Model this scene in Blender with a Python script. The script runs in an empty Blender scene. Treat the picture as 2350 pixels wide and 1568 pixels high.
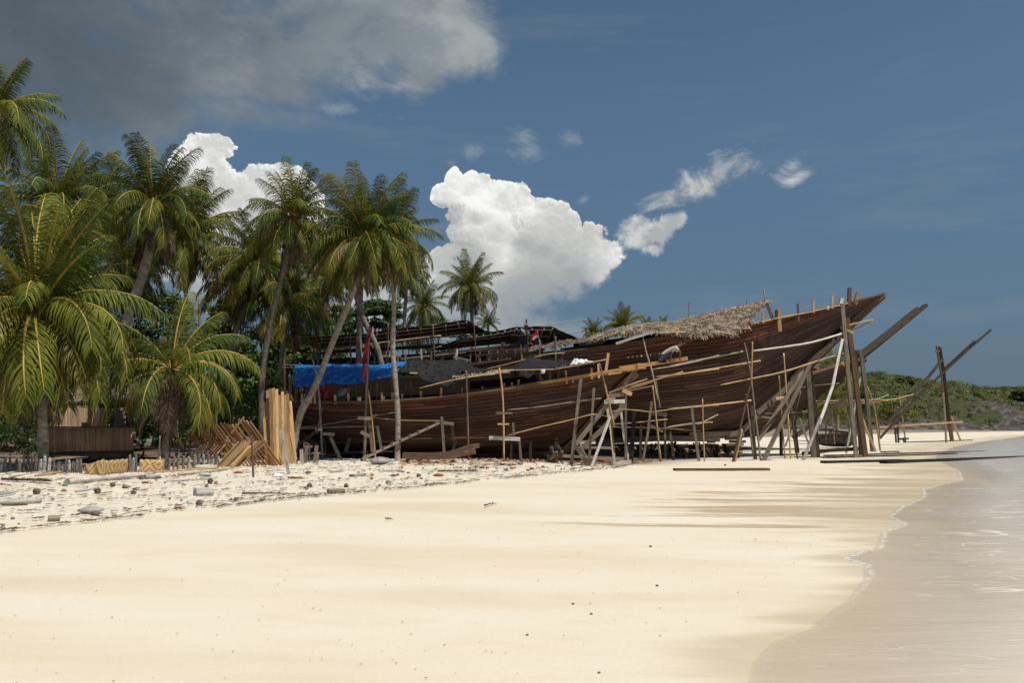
import bpy, math, random
import numpy as np
from mathutils import Vector, Matrix, noise as mn
R = math.radians
rnd = random.Random(7)
sc = bpy.context.scene
col = sc.collection
H = 1.72
F = 1958.0
TH = math.atan(196.0 / F)
CT, ST = math.cos(TH), math.sin(TH)
SUN_EL, SUN_AZ = R(66), R(128)      # azimuth clockwise from +Y (camera forward)

# ---------- picture reading helpers (pixels of the 2350 px wide view -> points at a given depth) ----------
def ray(px, py):
    a = (px - 1175) / F; b = (784 - py) / F
    return Vector((a, CT - b * ST, ST + b * CT))
def P(px, py, Y):
    d = ray(px, py); t = Y / d.y
    return Vector((d.x * t, Y, H + d.z * t))
CR = {'A': (589.4, 648.4, .30072), 'B': (1060.9, 648.4, .30072), 'C': (1532.5, 618.9, .31947),
      'E': (1768.2, 648.4, .30065), 'L': (0, 854.7, .35114), 'T': (0, 58.9, .30072), 'S': (0, 530.5, .30072),
      'M': (530.5, 324.2, .30072), 'F': (1208.3, 795.7, .18795), 'G': (1738.8, 766.2, .18795), 'D': (0, 0, 1),
      'W': (1650.4, 943.1, .39842), 'K': (884.1, 294.7, .45147), 'H': (648.4, 677.8, .20065)}
def cv(c, pts):
    ox, oy, k = CR[c]
    return [(ox + k * x, oy + k * y) for (x, y) in pts]
# ---------- water's edge and ground height ----------
WL = cv('W', [(170, 1560), (200, 1450), (300, 1340), (520, 1260), (620, 1170), (730, 1100), (830, 970), (835, 890), (690, 850),
              (900, 790), (920, 740), (930, 700), (1060, 655), (960, 610), (1030, 560), (1170, 495), (1160, 455), (1260, 428),
              (1390, 400), (1370, 350), (1270, 300), (1230, 265), (1340, 210), (1500, 180), (1700, 155), (1756, 142)])
wy, wx = [], []
for px, py in WL:
    d = ray(px, py); t = -H / d.z
    wy.append(d.y * t); wx.append(d.x * t)
wy = [-400, -60, 0] + wy + [wy[-1] + 60, wy[-1] + 140, 4000]
wx = [-210, -33, -1.6] + wx + [wx[-1] + 55, wx[-1] + 170, 5500]
wy = np.array(wy); wx = np.array(wx)
ysm = np.concatenate([np.linspace(-400, 0, 60), np.geomspace(.5, 4000, 400)])
xsm = np.interp(ysm, wy, wx)
k_ = np.hanning(27); k_ /= k_.sum()
xsm2 = np.convolve(np.pad(xsm, 13, mode='edge'), k_, 'valid')
def smst(x, a, b):
    t = np.clip((x - a) / (b - a), 0, 1); return t * t * (3 - 2 * t)
def dist_a(x, y):
    de = np.interp(y, wy, wx) - x; ds = np.interp(y, ysm, xsm2) - x
    m = smst(np.abs(ds), 2.0, 7.0)
    return de * (1 - m) + ds * m
def zg_a(x, y):
    d = dist_a(x, y)
    z = np.where(d > 0, 0.014 * d, 0.02 * d)
    z = np.where(d > 15, 0.21 + .006 * (d - 15), z)
    z = z + .20 * smst(d, 12.5, 19)
    return np.clip(z, -2.5, 1.15)
def zg(x, y): return float(zg_a(np.array([x]), np.array([y]))[0])
def G(px, py, dz=0.0):
    d = ray(px, py); t = 5.0
    for i in range(60):
        z = zg(d.x * t, d.y * t) + dz
        if d.z >= -1e-4: t = 400; break
        t2 = (z - H) / d.z
        t = t + (min(t2, 600) - t) * .6
    return Vector((d.x * t, d.y * t, H + d.z * t))
def M(Y): return Y / F

# ---------- materials ----------
MATS = {}
def nm(name):
    m = bpy.data.materials.new(name); m.use_nodes = True; nt = m.node_tree; nt.nodes.clear()
    return m, nt
class NB:
    def __init__(s, nt): s.nt = nt
    def n(s, t, **kw):
        nd = s.nt.nodes.new(t)
        for k, v in kw.items():
            if k.startswith('i_'): nd.inputs[int(k[2:])].default_value = v
            else: setattr(nd, k, v)
        return nd
    def l(s, a, b): s.nt.links.new(a, b)
    def inp(s, sock, v):
        if isinstance(v, (int, float)): sock.default_value = v
        elif isinstance(v, (tuple, list)):
            sock.default_value = tuple(v) if len(v) == len(sock.default_value) else (*v, 1)
        else: s.l(v, sock)
    def math(s, op, a, b=None, c=None, clamp=False):
        nd = s.n('ShaderNodeMath', operation=op); nd.use_clamp = clamp
        s.inp(nd.inputs[0], a)
        if b is not None: s.inp(nd.inputs[1], b)
        if c is not None: s.inp(nd.inputs[2], c)
        return nd.outputs[0]
    def vm(s, op, a, b=None, out=0):
        nd = s.n('ShaderNodeVectorMath', operation=op)
        s.inp(nd.inputs[0], a)
        if b is not None:
            if op == 'SCALE': s.inp(nd.inputs[3], b)
            else: s.inp(nd.inputs[1], b)
        return nd.outputs[out]
    def noise(s, vec, scale, detail=4, rough=.5, dim='3D', col=False, dist=0):
        nd = s.n('ShaderNodeTexNoise', noise_dimensions=dim)
        nd.inputs['Scale'].default_value = scale; nd.inputs['Detail'].default_value = detail
        nd.inputs['Roughness'].default_value = rough; nd.inputs['Distortion'].default_value = dist
        if vec is not None: s.l(vec, nd.inputs['Vector'])
        return nd.outputs[1 if col else 0]
    def ramp(s, fac, stops, interp='LINEAR'):
        nd = s.n('ShaderNodeValToRGB'); cr = nd.color_ramp; cr.interpolation = interp
        while len(cr.elements) > 1: cr.elements.remove(cr.elements[-1])
        cr.elements[0].position = stops[0][0]; cr.elements[0].color = (*stops[0][1], 1)
        for p, c in stops[1:]:
            e = cr.elements.new(p); e.color = (*c, 1)
        s.inp(nd.inputs[0], fac); return nd.outputs[0]
    def mix(s, f, a, b, mode='MIX'):
        nd = s.n('ShaderNodeMix', data_type='RGBA', blend_type=mode)
        s.inp(nd.inputs[0], f); s.inp(nd.inputs[6], a); s.inp(nd.inputs[7], b); return nd.outputs[2]
    def sst(s, x, a, b):
        nd = s.n('ShaderNodeMapRange', interpolation_type='SMOOTHSTEP')
        s.inp(nd.inputs[0], x); s.inp(nd.inputs[1], a); s.inp(nd.inputs[2], b); return nd.outputs[0]
    def mapv(s, vec, scale=(1, 1, 1), loc=(0, 0, 0), rot=(0, 0, 0)):
        nd = s.n('ShaderNodeMapping'); s.l(vec, nd.inputs[0])
        nd.inputs[1].default_value = loc; nd.inputs[2].default_value = rot; nd.inputs[3].default_value = scale
        return nd.outputs[0]
    def uv(s): return s.n('ShaderNodeTexCoord').outputs['UV']
    def obj(s): return s.n('ShaderNodeTexCoord').outputs['Object']
    def pos(s): return s.n('ShaderNodeNewGeometry').outputs['Position']
    def attr(s, name): 
        nd = s.n('ShaderNodeAttribute', attribute_name=name); return nd.outputs['Fac']
    def bump(s, h, strength=.3, dist=.02):
        nd = s.n('ShaderNodeBump'); nd.inputs['Strength'].default_value = strength; nd.inputs['Distance'].default_value = dist
        s.l(h, nd.inputs['Height']); return nd.outputs[0]
    def out(s, sh): 
        o = s.n('ShaderNodeOutputMaterial'); s.l(sh, o.inputs[0])
    def pr(s, base, rough=.8, bump=None, spec=.3, metal=0):
        p = s.n('ShaderNodeBsdfPrincipled')
        s.inp(p.inputs['Base Color'], base); s.inp(p.inputs['Roughness'], rough)
        p.inputs['Specular IOR Level'].default_value = spec; p.inputs['Metallic'].default_value = metal
        if bump is not None: s.l(bump, p.inputs['Normal'])
        return p.outputs[0]
def orand(b): return b.n('ShaderNodeObjectInfo').outputs['Random']
def wood(name, dark, light, su=1.6, sv=30, rough=.8, var=.45, knots=.3):
    m, nt = nm(name); b = NB(nt)
    r = orand(b); t = b.attr('tone')
    v = b.vm('ADD', b.mapv(b.uv(), (su, sv, 1)), b.vm('SCALE', (17, 31, 5), r))
    n1 = b.noise(v, 1, 6, .65, dist=.5)
    n2 = b.noise(b.mapv(b.uv(), (3, 5, 1)), 1, 3)
    c = b.ramp(n1, [(.3, dark), (.66, light)])
    c = b.mix(b.math('MULTIPLY', b.sst(n2, .5, .75), knots), c, tuple(x * .35 for x in dark))
    f = b.math('ADD', b.math('MULTIPLY', b.math('ADD', r, t), var), 1 - var * .95)
    c = b.mix(1, c, b.n('ShaderNodeCombineColor').outputs[0], 'MULTIPLY') if 0 else b.vm('SCALE', c, f)
    b.out(b.pr(c, rough, b.bump(n1, .5, .01), .12))
    MATS[name] = m
wood('wood_grey', (.070, .056, .044), (.27, .222, .172))
wood('wood_pale', (.30, .275, .235), (.70, .66, .58))
wood('wood_brown', (.05, .031, .020), (.19, .122, .078))
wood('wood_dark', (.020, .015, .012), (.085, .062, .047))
wood('wood_fresh', (.20, .115, .048), (.50, .32, .145), var=.6)
wood('wood_orange', (.20, .098, .045), (.43, .245, .115), var=.6)
wood('wood_rail', (.34, .165, .06), (.64, .36, .135), var=.3)
wood('wood_tan', (.32, .19, .09), (.62, .42, .22), var=.4)
wood('bamboo', (.30, .19, .08), (.64, .46, .25), su=3, sv=12, rough=.5)
wood('bamboo_grey', (.22, .18, .13), (.52, .45, .34), su=3, sv=12, rough=.6)
wood('painted_shade_wood', (.012, .009, .007), (.04, .028, .02))  # near-black: shade inside the ships is put into the wood colour
wood('wet_wood', (.010, .009, .008), (.035, .03, .026), rough=.45)
wood('driftwood', (.20, .18, .155), (.56, .53, .48), su=2.5, sv=14)
wood('palm_trunk', (.10, .085, .068), (.34, .295, .24), su=9, sv=2.5, knots=.15)
wood('bark', (.05, .038, .028), (.16, .13, .10), su=3, sv=9)
wood('bamboo_wall', (.27, .165, .10), (.60, .42, .28), su=.8, sv=22)
def hullmat(key='hull', k=(1, 1, 1)):
    m, nt = nm('hull_planking'); b = NB(nt)
    t = b.attr('tone'); uv = b.uv()
    n1 = b.noise(b.mapv(uv, (1.1, 7, 1)), 1, 6, .65)
    c = b.ramp(n1, [(.3, (.046, .022, .015)), (.52, (.102, .052, .036)), (.72, (.175, .100, .072))])
    big = b.noise(b.mapv(uv, (.12, .12, 1)), 1, 3)
    c = b.mix(b.sst(big, .4, .7), c, b.vm('MULTIPLY', c, (.95, 1.15, 1.4)))
    c = b.vm('SCALE', c, b.math('ADD', b.math('MULTIPLY', t, .75), .68))
    c = b.vm('MULTIPLY', c, k)
    # treenail heads in staggered rows
    su = b.n('ShaderNodeSeparateXYZ'); b.l(uv, su.inputs[0])
    fu = b.math('FRACT', b.math('ADD', b.math('MULTIPLY', su.outputs[0], 2.2), b.math('MULTIPLY', b.math('FLOOR', su.outputs[1]), .37)))
    fv = b.math('FRACT', su.outputs[1])
    du = b.math('MULTIPLY', b.math('ABSOLUTE', b.math('SUBTRACT', fu, .5)), .45)
    dv = b.math('MULTIPLY', b.math('ABSOLUTE', b.math('SUBTRACT', fv, .55)), .16)
    dd = b.math('SQRT', b.math('ADD', b.math('MULTIPLY', du, du), b.math('MULTIPLY', dv, dv)))
    dot = b.math('SUBTRACT', 1, b.sst(dd, .018, .032))
    c = b.mix(b.math('MULTIPLY', dot, .75), c, (.02, .012, .008))
    b.out(b.pr(c, .75, b.bump(n1, .6, .012), .12))
    MATS[key] = m
hullmat('hull', (.86, .88, .92)); hullmat('hull_top', (1.30, 1.10, .97)); hullmat('hull_grey', (.86, .96, 1.04))
def plain(name, c1, c2, scale=8, rough=.8, bs=.3, detail=4, trans=0, spec=.3, var=.3):
    m, nt = nm(name); b = NB(nt)
    n1 = b.noise(b.obj(), scale, detail, .6)
    c = b.ramp(n1, [(.35, c1), (.65, c2)])
    f = b.math('ADD', b.math('MULTIPLY', b.math('ADD', orand(b), b.attr('tone')), var), 1 - var)
    c = b.vm('SCALE', c, f)
    bp = b.bump(n1, bs, .02) if bs else None
    s = b.pr(c, rough, bp, spec)
    if trans:
        tr = b.n('ShaderNodeBsdfTranslucent'); b.l(c, tr.inputs[0])
        mx = b.n('ShaderNodeMixShader'); mx.inputs[0].default_value = trans
        b.l(s, mx.inputs[1]); b.l(tr.outputs[0], mx.inputs[2]); s = mx.outputs[0]
    b.out(s); MATS[name] = m
plain('frond', (.078, .102, .014), (.185, .195, .030), 3, .65, 0, trans=.32, var=.5, spec=.12)
plain('frond_dark', (.040, .066, .013), (.095, .130, .026), 3, .65, 0, trans=.2, var=.5, spec=.12)
plain('frond_yellow', (.125, .115, .016), (.24, .205, .03), 3, .5, 0, trans=.25, var=.4)
plain('rachis', (.22, .17, .03), (.40, .28, .06), 5, .5, 0)
plain('frond_dead', (.085, .055, .036), (.22, .16, .11), 3, .9, 0, trans=.1, var=.5)
plain('leaf', (.040, .075, .013), (.10, .145, .028), 2, .6, 0, trans=.25, var=.6)
plain('leaf_light', (.075, .10, .015), (.15, .17, .03), 2, .6, 0, trans=.25, var=.6)
plain('scrub', (.034, .040, .012), (.105, .098, .030), .15, .75, 0, trans=.15, var=.8)
plain('thatch', (.065, .047, .032), (.31, .245, .175), 3, .9, 0, var=.85)
plain('stone', (.22, .21, .19), (.42, .40, .37), 5, .9, .6)
plain('coconut', (.07, .05, .035), (.22, .17, .13), 14, .9, .5)
plain('husk', (.16, .055, .02), (.42, .16, .06), 14, .9, .5)
plain('white_cloth', (.55, .57, .56), (.80, .82, .80), 4, .7, .2)
plain('red_cloth', (.33, .02, .03), (.50, .04, .05), 4, .8, .2, trans=.2)
plain('flag_red', (.62, .02, .02), (.72, .03, .03), 4, .8, 0, trans=.2)
plain('flag_white', (.75, .75, .75), (.85, .85, .85), 4, .8, 0, trans=.2)
plain('skin', (.12, .06, .035), (.17, .09, .055), 6, .6, 0, var=.1)
plain('hair', (.008, .007, .006), (.02, .017, .015), 20, .6, 0)
plain('shirt_white', (.5, .48, .44), (.66, .64, .6), 6, .8, .1)
plain('shirt_red', (.32, .02, .03), (.42, .04, .05), 6, .8, .1)
plain('shirt_grey', (.12, .15, .19), (.20, .24, .30), 6, .8, .1)
plain('trousers', (.03, .035, .05), (.06, .065, .09), 6, .85, .1)
plain('trousers_tan', (.20, .15, .10), (.28, .22, .16), 6, .85, .1)
plain('rope', (.02, .05, .12), (.05, .10, .2), 10, .7, 0)
plain('string', (.4, .38, .33), (.55, .5, .45), 10, .7, 0)
plain('concrete', (.30, .29, .27), (.50, .48, .45), 6, .9, .3)
plain('litter', (.07, .045, .028), (.24, .17, .10), 3, .95, 0, var=.8)
plain('boat_paint', (.012, .014, .02), (.03, .035, .045), 4, .4, 0)
plain('green_net', (.02, .30, .16), (.05, .45, .28), 14, .6, 0)
def tarp(name, c1, c2, sheen, scale=(1.5, 1.5, 3)):
    m, nt = nm(name); b = NB(nt)
    o = b.obj(); n1 = b.noise(b.mapv(o, scale), 1.3, 6, .6, dist=1.2); n2 = b.noise(o, 9, 4)
    c = b.ramp(n1, [(.3, c1), (.7, c2)])
    b.out(b.pr(c, sheen, b.bump(b.math('ADD', n1, b.math('MULTIPLY', n2, .3)), .9, .16), .4 if 'blue' in name else .12))
    MATS[name] = m
tarp('blue_tarp', (.008, .095, .36), (.016, .19, .60), .42)
tarp('black_tarp', (.012, .011, .011), (.034, .031, .031), .75)
tarp('netting', (.045, .042, .042), (.115, .11, .11), .8, (.6, .6, .6))
def woven():
    m, nt = nm('woven_bamboo'); b = NB(nt); uv = b.uv()
    s = b.n('ShaderNodeSeparateXYZ'); b.l(uv, s.inputs[0])
    x = b.math('MULTIPLY', s.outputs[0], 2.0); y = b.math('MULTIPLY', s.outputs[1], 2.0)
    a = b.math('ABSOLUTE', b.math('SUBTRACT', b.math('FRACT', x), .5)); c_ = b.math('ABSOLUTE', b.math('SUBTRACT', b.math('FRACT', y), .5))
    k = b.math('FRACT', b.math('MULTIPLY', b.math('ADD', a, c_), 3.2))
    f = b.sst(k, .42, .58)
    n1 = b.noise(b.mapv(uv, (30, 30, 1)), 1, 3)
    c = b.mix(f, (.26, .155, .06), (.50, .345, .15)); c = b.mix(b.math('MULTIPLY', n1, .5), c, (.36, .24, .11))
    b.out(b.pr(c, .7, b.bump(n1, .4, .01))); MATS['woven'] = m
woven()
def sandmat():
    m, nt = nm('beach_sand'); b = NB(nt)
    p = b.pos(); d = b.attr('shore'); 
    sx = b.n('ShaderNodeSeparateXYZ'); b.l(p, sx.inputs[0])
    big = b.noise(b.mapv(p, (.16, .5, .16)), 1, 4, .55)
    med = b.noise(b.mapv(p, (.8, 1.8, .8)), 1, 5, .6)
    fine = b.noise(p, 26, 5, .7)
    grain = b.noise(p, 220, 2, .6)
    c = b.ramp(big, [(.32, (.61, .53, .40)), (.5, (.665, .60, .485)), (.68, (.69, .64, .54))])
    c = b.mix(b.math('MULTIPLY', b.sst(med, .5, .78), .45), c, (.59, .485, .325))
    c = b.vm('MULTIPLY', c, (.99, .975, .938))
    gr = b.math('ADD', .745, b.math('MULTIPLY', b.math('ADD', fine, grain), .2))
    c = b.vm('SCALE', c, gr)
    # dry upper beach: coarse pale shell sand with brown specks
    dr = b.sst(b.math('ADD', d, b.math('MULTIPLY', b.math('SUBTRACT', med, .5), 1.2)), 13.0, 14.2)
    sp = b.noise(b.mapv(p, (3.2, 6, 4)), 1, 7, .72)
    cd = b.ramp(sp, [(.36, (.42, .35, .26)), (.44, (.60, .53, .41)), (.58, (.69, .625, .51))])
    c = b.mix(dr, c, cd)
    # soil and wood chips farther up; shade under the ships painted in too
    so = b.sst(b.math('ADD', d, b.math('MULTIPLY', b.math('SUBTRACT', big, .5), 6)), 24, 31)
    c = b.mix(b.math('MULTIPLY', so, .85), c, b.ramp(sp, [(.35, (.07, .045, .028)), (.6, (.22, .155, .10))]))
    sy_ = b.math('ADD', sx.outputs[1], b.math('MULTIPLY', b.math('SUBTRACT', med, .5), 3))
    chips_and_shade = b.math('MULTIPLY', b.math('MULTIPLY', b.sst(sy_, 34.0, 35.6), b.math('SUBTRACT', 1, b.sst(sy_, 62, 66))), b.sst(b.math('ADD', d, b.math('MULTIPLY', b.math('SUBTRACT', big, .5), 4)), 10.5, 14.5))
    c = b.mix(b.math('MULTIPLY', chips_and_shade, .92), c, b.ramp(sp, [(.35, (.05, .03, .02)), (.62, (.17, .105, .065))]))
    # wet sand beside the water, with puddled streaks
    st = b.noise(b.mapv(p, (.15, 1.25, 1), rot=(0, 0, R(4))), 1, 6, .62, dist=.4)
    dw = b.math('DIVIDE', d, b.math('ADD', 1, b.math('MULTIPLY', b.math('MULTIPLY', b.sst(sx.outputs[1], 11, 20), b.math('SUBTRACT', 1, b.sst(sx.outputs[1], 34, 44))), 3.4)))
    wet0 = b.math('SUBTRACT', 1, b.sst(b.math('ADD', dw, b.math('MULTIPLY', b.math('SUBTRACT', st, .5), 2.6)), -.1, .7))
    zone = b.math('MULTIPLY', b.math('SUBTRACT', 1, b.sst(d, 1.5, 8.0)), b.sst(sx.outputs[1], 11, 18))
    stk = b.math('MULTIPLY', b.sst(b.math('ADD', st, b.math('MULTIPLY', zone, .16)), .60, .68), b.sst(zone, .02, .3))
    wet = b.math('MAXIMUM', b.math('MULTIPLY', wet0, .85), b.math('MULTIPLY', stk, .75))
    c = b.mix(wet, c, b.vm('MULTIPLY', c, (.86, .81, .73)))
    c = b.mix(stk, c, b.vm('MULTIPLY', c, (.80, .75, .67)))
    rough = b.math('SUBTRACT', .95, b.math('MULTIPLY', wet, .58))
    h = b.math('ADD', b.math('MULTIPLY', fine, b.math('ADD', .25, b.math('MULTIPLY', dr, 1.2))), b.math('MULTIPLY', sp, b.math('MULTIPLY', dr, 2.5)))
    h = b.math('ADD', h, b.math('MULTIPLY', med, .4))
    h = b.math('MULTIPLY', h, b.math('SUBTRACT', 1, b.math('MULTIPLY', wet, .9)))
    b.out(b.pr(c, rough, b.bump(h, .5, .035), .35)); MATS['sand'] = m
sandmat()
def watermat():
    m, nt = nm('shallow_water'); b = NB(nt)
    p = b.pos(); d = b.attr('shore')
    sx = b.n('ShaderNodeSeparateXYZ'); b.l(p, sx.inputs[0])
    w1 = b.noise(b.mapv(p, (.7, 3.2, 1), rot=(0, 0, R(8))), 1, 5, .6, dist=.3)
    w2 = b.noise(b.mapv(p, (2.5, 9, 1), rot=(0, 0, R(-6))), 1, 4, .6)
    hgt = b.math('ADD', w1, b.math('MULTIPLY', w2, .45))
    far = b.sst(sx.outputs[1], 12, 60)
    base = b.mix(far, (.68, .575, .44), (.54, .50, .425))
    base = b.mix(b.math('MULTIPLY', b.sst(w1, .45, .62), .35), base, b.vm('MULTIPLY', base, (.84, .83, .82)))
    # foam: beads at the edge and thin crossing wavelets
    fn = b.noise(b.mapv(p, (.23, .95, 1), rot=(0, 0, R(9))), 1, 3, .5, dist=.6)
    l1 = b.math('SUBTRACT', 1, b.sst(b.math('ABSOLUTE', b.math('SUBTRACT', fn, .52)), .001, .0075))
    fn2 = b.noise(b.mapv(p, (.18, .75, 1), loc=(31, 7, 0), rot=(0, 0, R(-14))), 1, 3, .5, dist=.5)
    l2 = b.math('SUBTRACT', 1, b.sst(b.math('ABSOLUTE', b.math('SUBTRACT', fn2, .5)), .001, .006))
    br = b.sst(b.noise(b.mapv(p, (1.2, 3, 1)), 1, 5, .7), .42, .6)
    fn3 = b.noise(b.mapv(p, (.30, 2.3, 1), loc=(3, 17, 0), rot=(0, 0, R(5))), 1, 4, .55, dist=.4)
    l3 = b.math('MULTIPLY', b.math('SUBTRACT', 1, b.sst(b.math('ABSOLUTE', b.math('SUBTRACT', fn3, .5)), .001, .012)), .35)
    lines = b.math('MULTIPLY', b.math('MAXIMUM', b.math('MAXIMUM', l1, l2), l3), b.math('ADD', .16, b.math('MULTIPLY', br, .5)))
    bead = b.sst(b.noise(b.mapv(p, (13, 17, 1)), 1, 4, .75), .47, .56)
    bead = b.math('MULTIPLY', bead, b.math('ADD', .25, b.math('MULTIPLY', b.sst(sx.outputs[1], 6.5, 12), .75)))
    en = b.math('ADD', d, b.math('MULTIPLY', b.math('SUBTRACT', w1, .5), .25))
    edge = b.math('MULTIPLY', b.math('SUBTRACT', 1, b.sst(b.math('ABSOLUTE', b.math('ADD', en, .07)), .02, .09)), bead)
    foam = b.math('MAXIMUM', b.math('MULTIPLY', lines, b.sst(d, .1, -1.2)), edge)
    base = b.mix(foam, base, (.78, .76, .72))
    s = b.pr(base, b.math('ADD', .16, b.math('MULTIPLY', foam, .5)), b.bump(b.math('ADD', hgt, b.math('MULTIPLY', foam, .8)), .35, .03), .5)
    tr = b.n('ShaderNodeBsdfTransparent')
    mx = b.n('ShaderNodeMixShader'); b.l(b.math('MAXIMUM', b.math('ADD', b.math('MULTIPLY', b.sst(d, .10, -.12), .38), b.math('MULTIPLY', b.sst(d, -.1, -2.2), .60)), foam), mx.inputs[0])
    b.l(tr.outputs[0], mx.inputs[1]); b.l(s, mx.inputs[2]); b.out(mx.outputs[0]); MATS['water'] = m
watermat()
def landmat():
    m, nt = nm('headland_rock_and_scrub'); b = NB(nt)
    p = b.pos(); g = b.n('ShaderNodeNewGeometry')
    n1 = b.noise(p, .12, 8, .65); n2 = b.noise(b.mapv(p, (.5, .5, 1.2)), .8, 8, .75)
    veg = b.ramp(n2, [(.3, (.022, .030, .012)), (.6, (.070, .075, .027))])
    rk = b.ramp(n2, [(.36, (.020, .018, .016)), (.5, (.070, .062, .056)), (.68, (.20, .18, .16))])
    f = b.sst(b.math('ADD', b.attr('rock'), b.math('MULTIPLY', b.math('SUBTRACT', n1, .5), .8)), .4, .6)
    b.out(b.pr(b.mix(f, veg, rk), .95, b.bump(n2, 1, .8))); MATS['land'] = m
landmat()

# ---------- mesh builder ----------
class MB:
    def __init__(s): s.v = []; s.f = []; s.uv = []; s.t = []; s.sm = []; s.mi = []
    def face(s, idx, uvs=None, tone=.5, smooth=False, mi=0):
        s.f.append(tuple(idx)); s.uv.append(uvs or [(0, 0)] * len(idx)); s.t.append(tone); s.sm.append(smooth); s.mi.append(mi)
    def quad(s, a, b, c, d, uvs=None, tone=.5, smooth=False, mi=0):
        i = len(s.v); s.v += [a, b, c, d]; s.face((i, i + 1, i + 2, i + 3), uvs, tone, smooth, mi)
    def loft(s, rings, closed=True, caps=True, us=None, per=1.0, tone=None, smooth=True, mi=0):
        n = len(rings[0]); i0 = len(s.v); tone = rnd.random() if tone is None else tone
        for r in rings: s.v += list(r)
        us = us or list(range(len(rings))); m = n if closed else n - 1; u0 = rnd.random() * 20
        for k in range(len(rings) - 1):
            for j in range(m):
                a = i0 + k * n + j; b_ = i0 + k * n + (j + 1) % n
                s.face((a, b_, b_ + n, a + n), [(us[k] + u0, j / n * per), (us[k] + u0, (j + 1) / n * per), (us[k + 1] + u0, (j + 1) / n * per), (us[k + 1] + u0, j / n * per)], tone, smooth, mi)
        if caps and closed:
            e = i0 + (len(rings) - 1) * n
            s.face([i0 + j for j in range(n)][::-1], [(rnd.random() * .1, j / n * .1) for j in range(n)], tone, False, mi)
            s.face([e + j for j in range(n)], [(rnd.random() * .1, j / n * .1) for j in range(n)], tone, False, mi)
    def tube(s, pts, r, n=8, tone=None, jit=0, oval=1, mi=0):
        pts = [Vector(p) for p in pts]
        if not isinstance(r, (list, tuple)): r = [r] * len(pts)
        rings = []; us = []; L = 0; up = None
        for k, p in enumerate(pts):
            t = (pts[min(k + 1, len(pts) - 1)] - pts[max(k - 1, 0)]).normalized()
            if up is None: up = Vector((0, 0, 1)) if abs(t.z) < .9 else Vector((1, 0, 0))
            x = t.cross(up).normalized(); up = x.cross(t).normalized()
            if k: L += (p - pts[k - 1]).length
            us.append(L)
            rings.append([p + (x * math.cos(2 * math.pi * j / n) + up * math.sin(2 * math.pi * j / n) * oval) * r[k] * (1 + (rnd.random() - .5) * jit) for j in range(n)])
        s.loft(rings, us=us, per=2 * math.pi * max(r), tone=tone, mi=mi)
    def beam(s, pts, w, h=None, side=None, tone=None, jit=.04, taper=1, mi=0):
        """square-sectioned timber through pts, hand hewn"""
        h = h or w; pts = [Vector(p) for p in pts]
        if len(pts) == 2:
            L = (pts[1] - pts[0]).length; k = max(2, min(7, int(L / .8) + 1))
            pts = [pts[0].lerp(pts[1], i / (k - 1)) for i in range(k)]
        rings = []; us = []; L = 0
        for k, p in enumerate(pts):
            t = (pts[min(k + 1, len(pts) - 1)] - pts[max(k - 1, 0)]).normalized()
            sd = Vector(side) if side is not None else (Vector((0, 1, 0)) if abs(t.y) < .8 else Vector((1, 0, 0)))
            x = (sd - t * sd.dot(t)).normalized(); y = t.cross(x)
            f = 1 + (taper - 1) * k / (len(pts) - 1)
            if k: L += (p - pts[k - 1]).length
            us.append(L)
            q = p + x * (rnd.random() - .5) * w * jit * 3 * (0 < k < len(pts) - 1)
            rings.append([q + x * (a * h / 2 * f * (1 + (rnd.random() - .5) * jit * 2)) + y * (b * w / 2 * f * (1 + (rnd.random() - .5) * jit * 2)) for a, b in ((-1, -1), (-1, 1), (1, 1), (1, -1))])
        s.loft(rings, us=us, per=2 * (w + h), tone=tone, smooth=False, mi=mi)
    def build(s, name, mat, parent=None, label=None, cat=None, group=None, kind=None, origin=None):
        me = bpy.data.meshes.new(name)
        o0 = Vector((0, 0, 0))
        if parent is not None: o0 = Vector(parent.get('_org', (0, 0, 0)))
        elif origin is not None: o0 = Vector(origin)
        elif s.v:
            zs = min(v[2] for v in s.v); o0 = Vector((sum(v[0] for v in s.v) / len(s.v), sum(v[1] for v in s.v) / len(s.v), zs))
        me.from_pydata([tuple(Vector(v) - o0) for v in s.v], [], s.f)
        uvl = me.uv_layers.new(name='UVMap')
        uvl.data.foreach_set('uv', [c for f in s.uv for q in f for c in q])
        a = me.attributes.new('tone', 'FLOAT', 'FACE'); a.data.foreach_set('value', s.t)
        me.polygons.foreach_set('use_smooth', s.sm)
        for m in (mat if isinstance(mat, (list, tuple)) else [mat]): me.materials.append(MATS[m])
        if any(s.mi): me.polygons.foreach_set('material_index', s.mi)
        me.update()
        o = bpy.data.objects.new(name, me); col.objects.link(o)
        if parent is not None: o.parent = parent
        else: o.location = o0; o['_org'] = tuple(o0)
        if label: o['label'] = label
        if cat: o['category'] = cat
        if group: o['group'] = group
        if kind: o['kind'] = kind
        return o
LABELS = {}
def empty(name, loc, label, cat, group=None):
    o = bpy.data.objects.new(name, None); col.objects.link(o); o.location = loc; o['_org'] = tuple(loc)
    o['label'] = label; o['category'] = cat; o.empty_display_size = .2
    if group: o['group'] = group
    return o
def lerp(a, b, t): return a + (b - a) * t
def curve(pts, n):
    """Catmull-Rom resample of vectors"""
    pts = [Vector(p) for p in pts]; out = []
    for i in range(n):
        u = i / (n - 1) * (len(pts) - 1); k = min(int(u), len(pts) - 2); t = u - k
        p0 = pts[max(k - 1, 0)]; p1 = pts[k]; p2 = pts[k + 1]; p3 = pts[min(k + 2, len(pts) - 1)]
        out.append(.5 * ((2 * p1) + (p2 - p0) * t + (2 * p0 - 5 * p1 + 4 * p2 - p3) * t * t + (3 * p1 - p0 - 3 * p2 + p3) * t ** 3))
    return out
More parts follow.
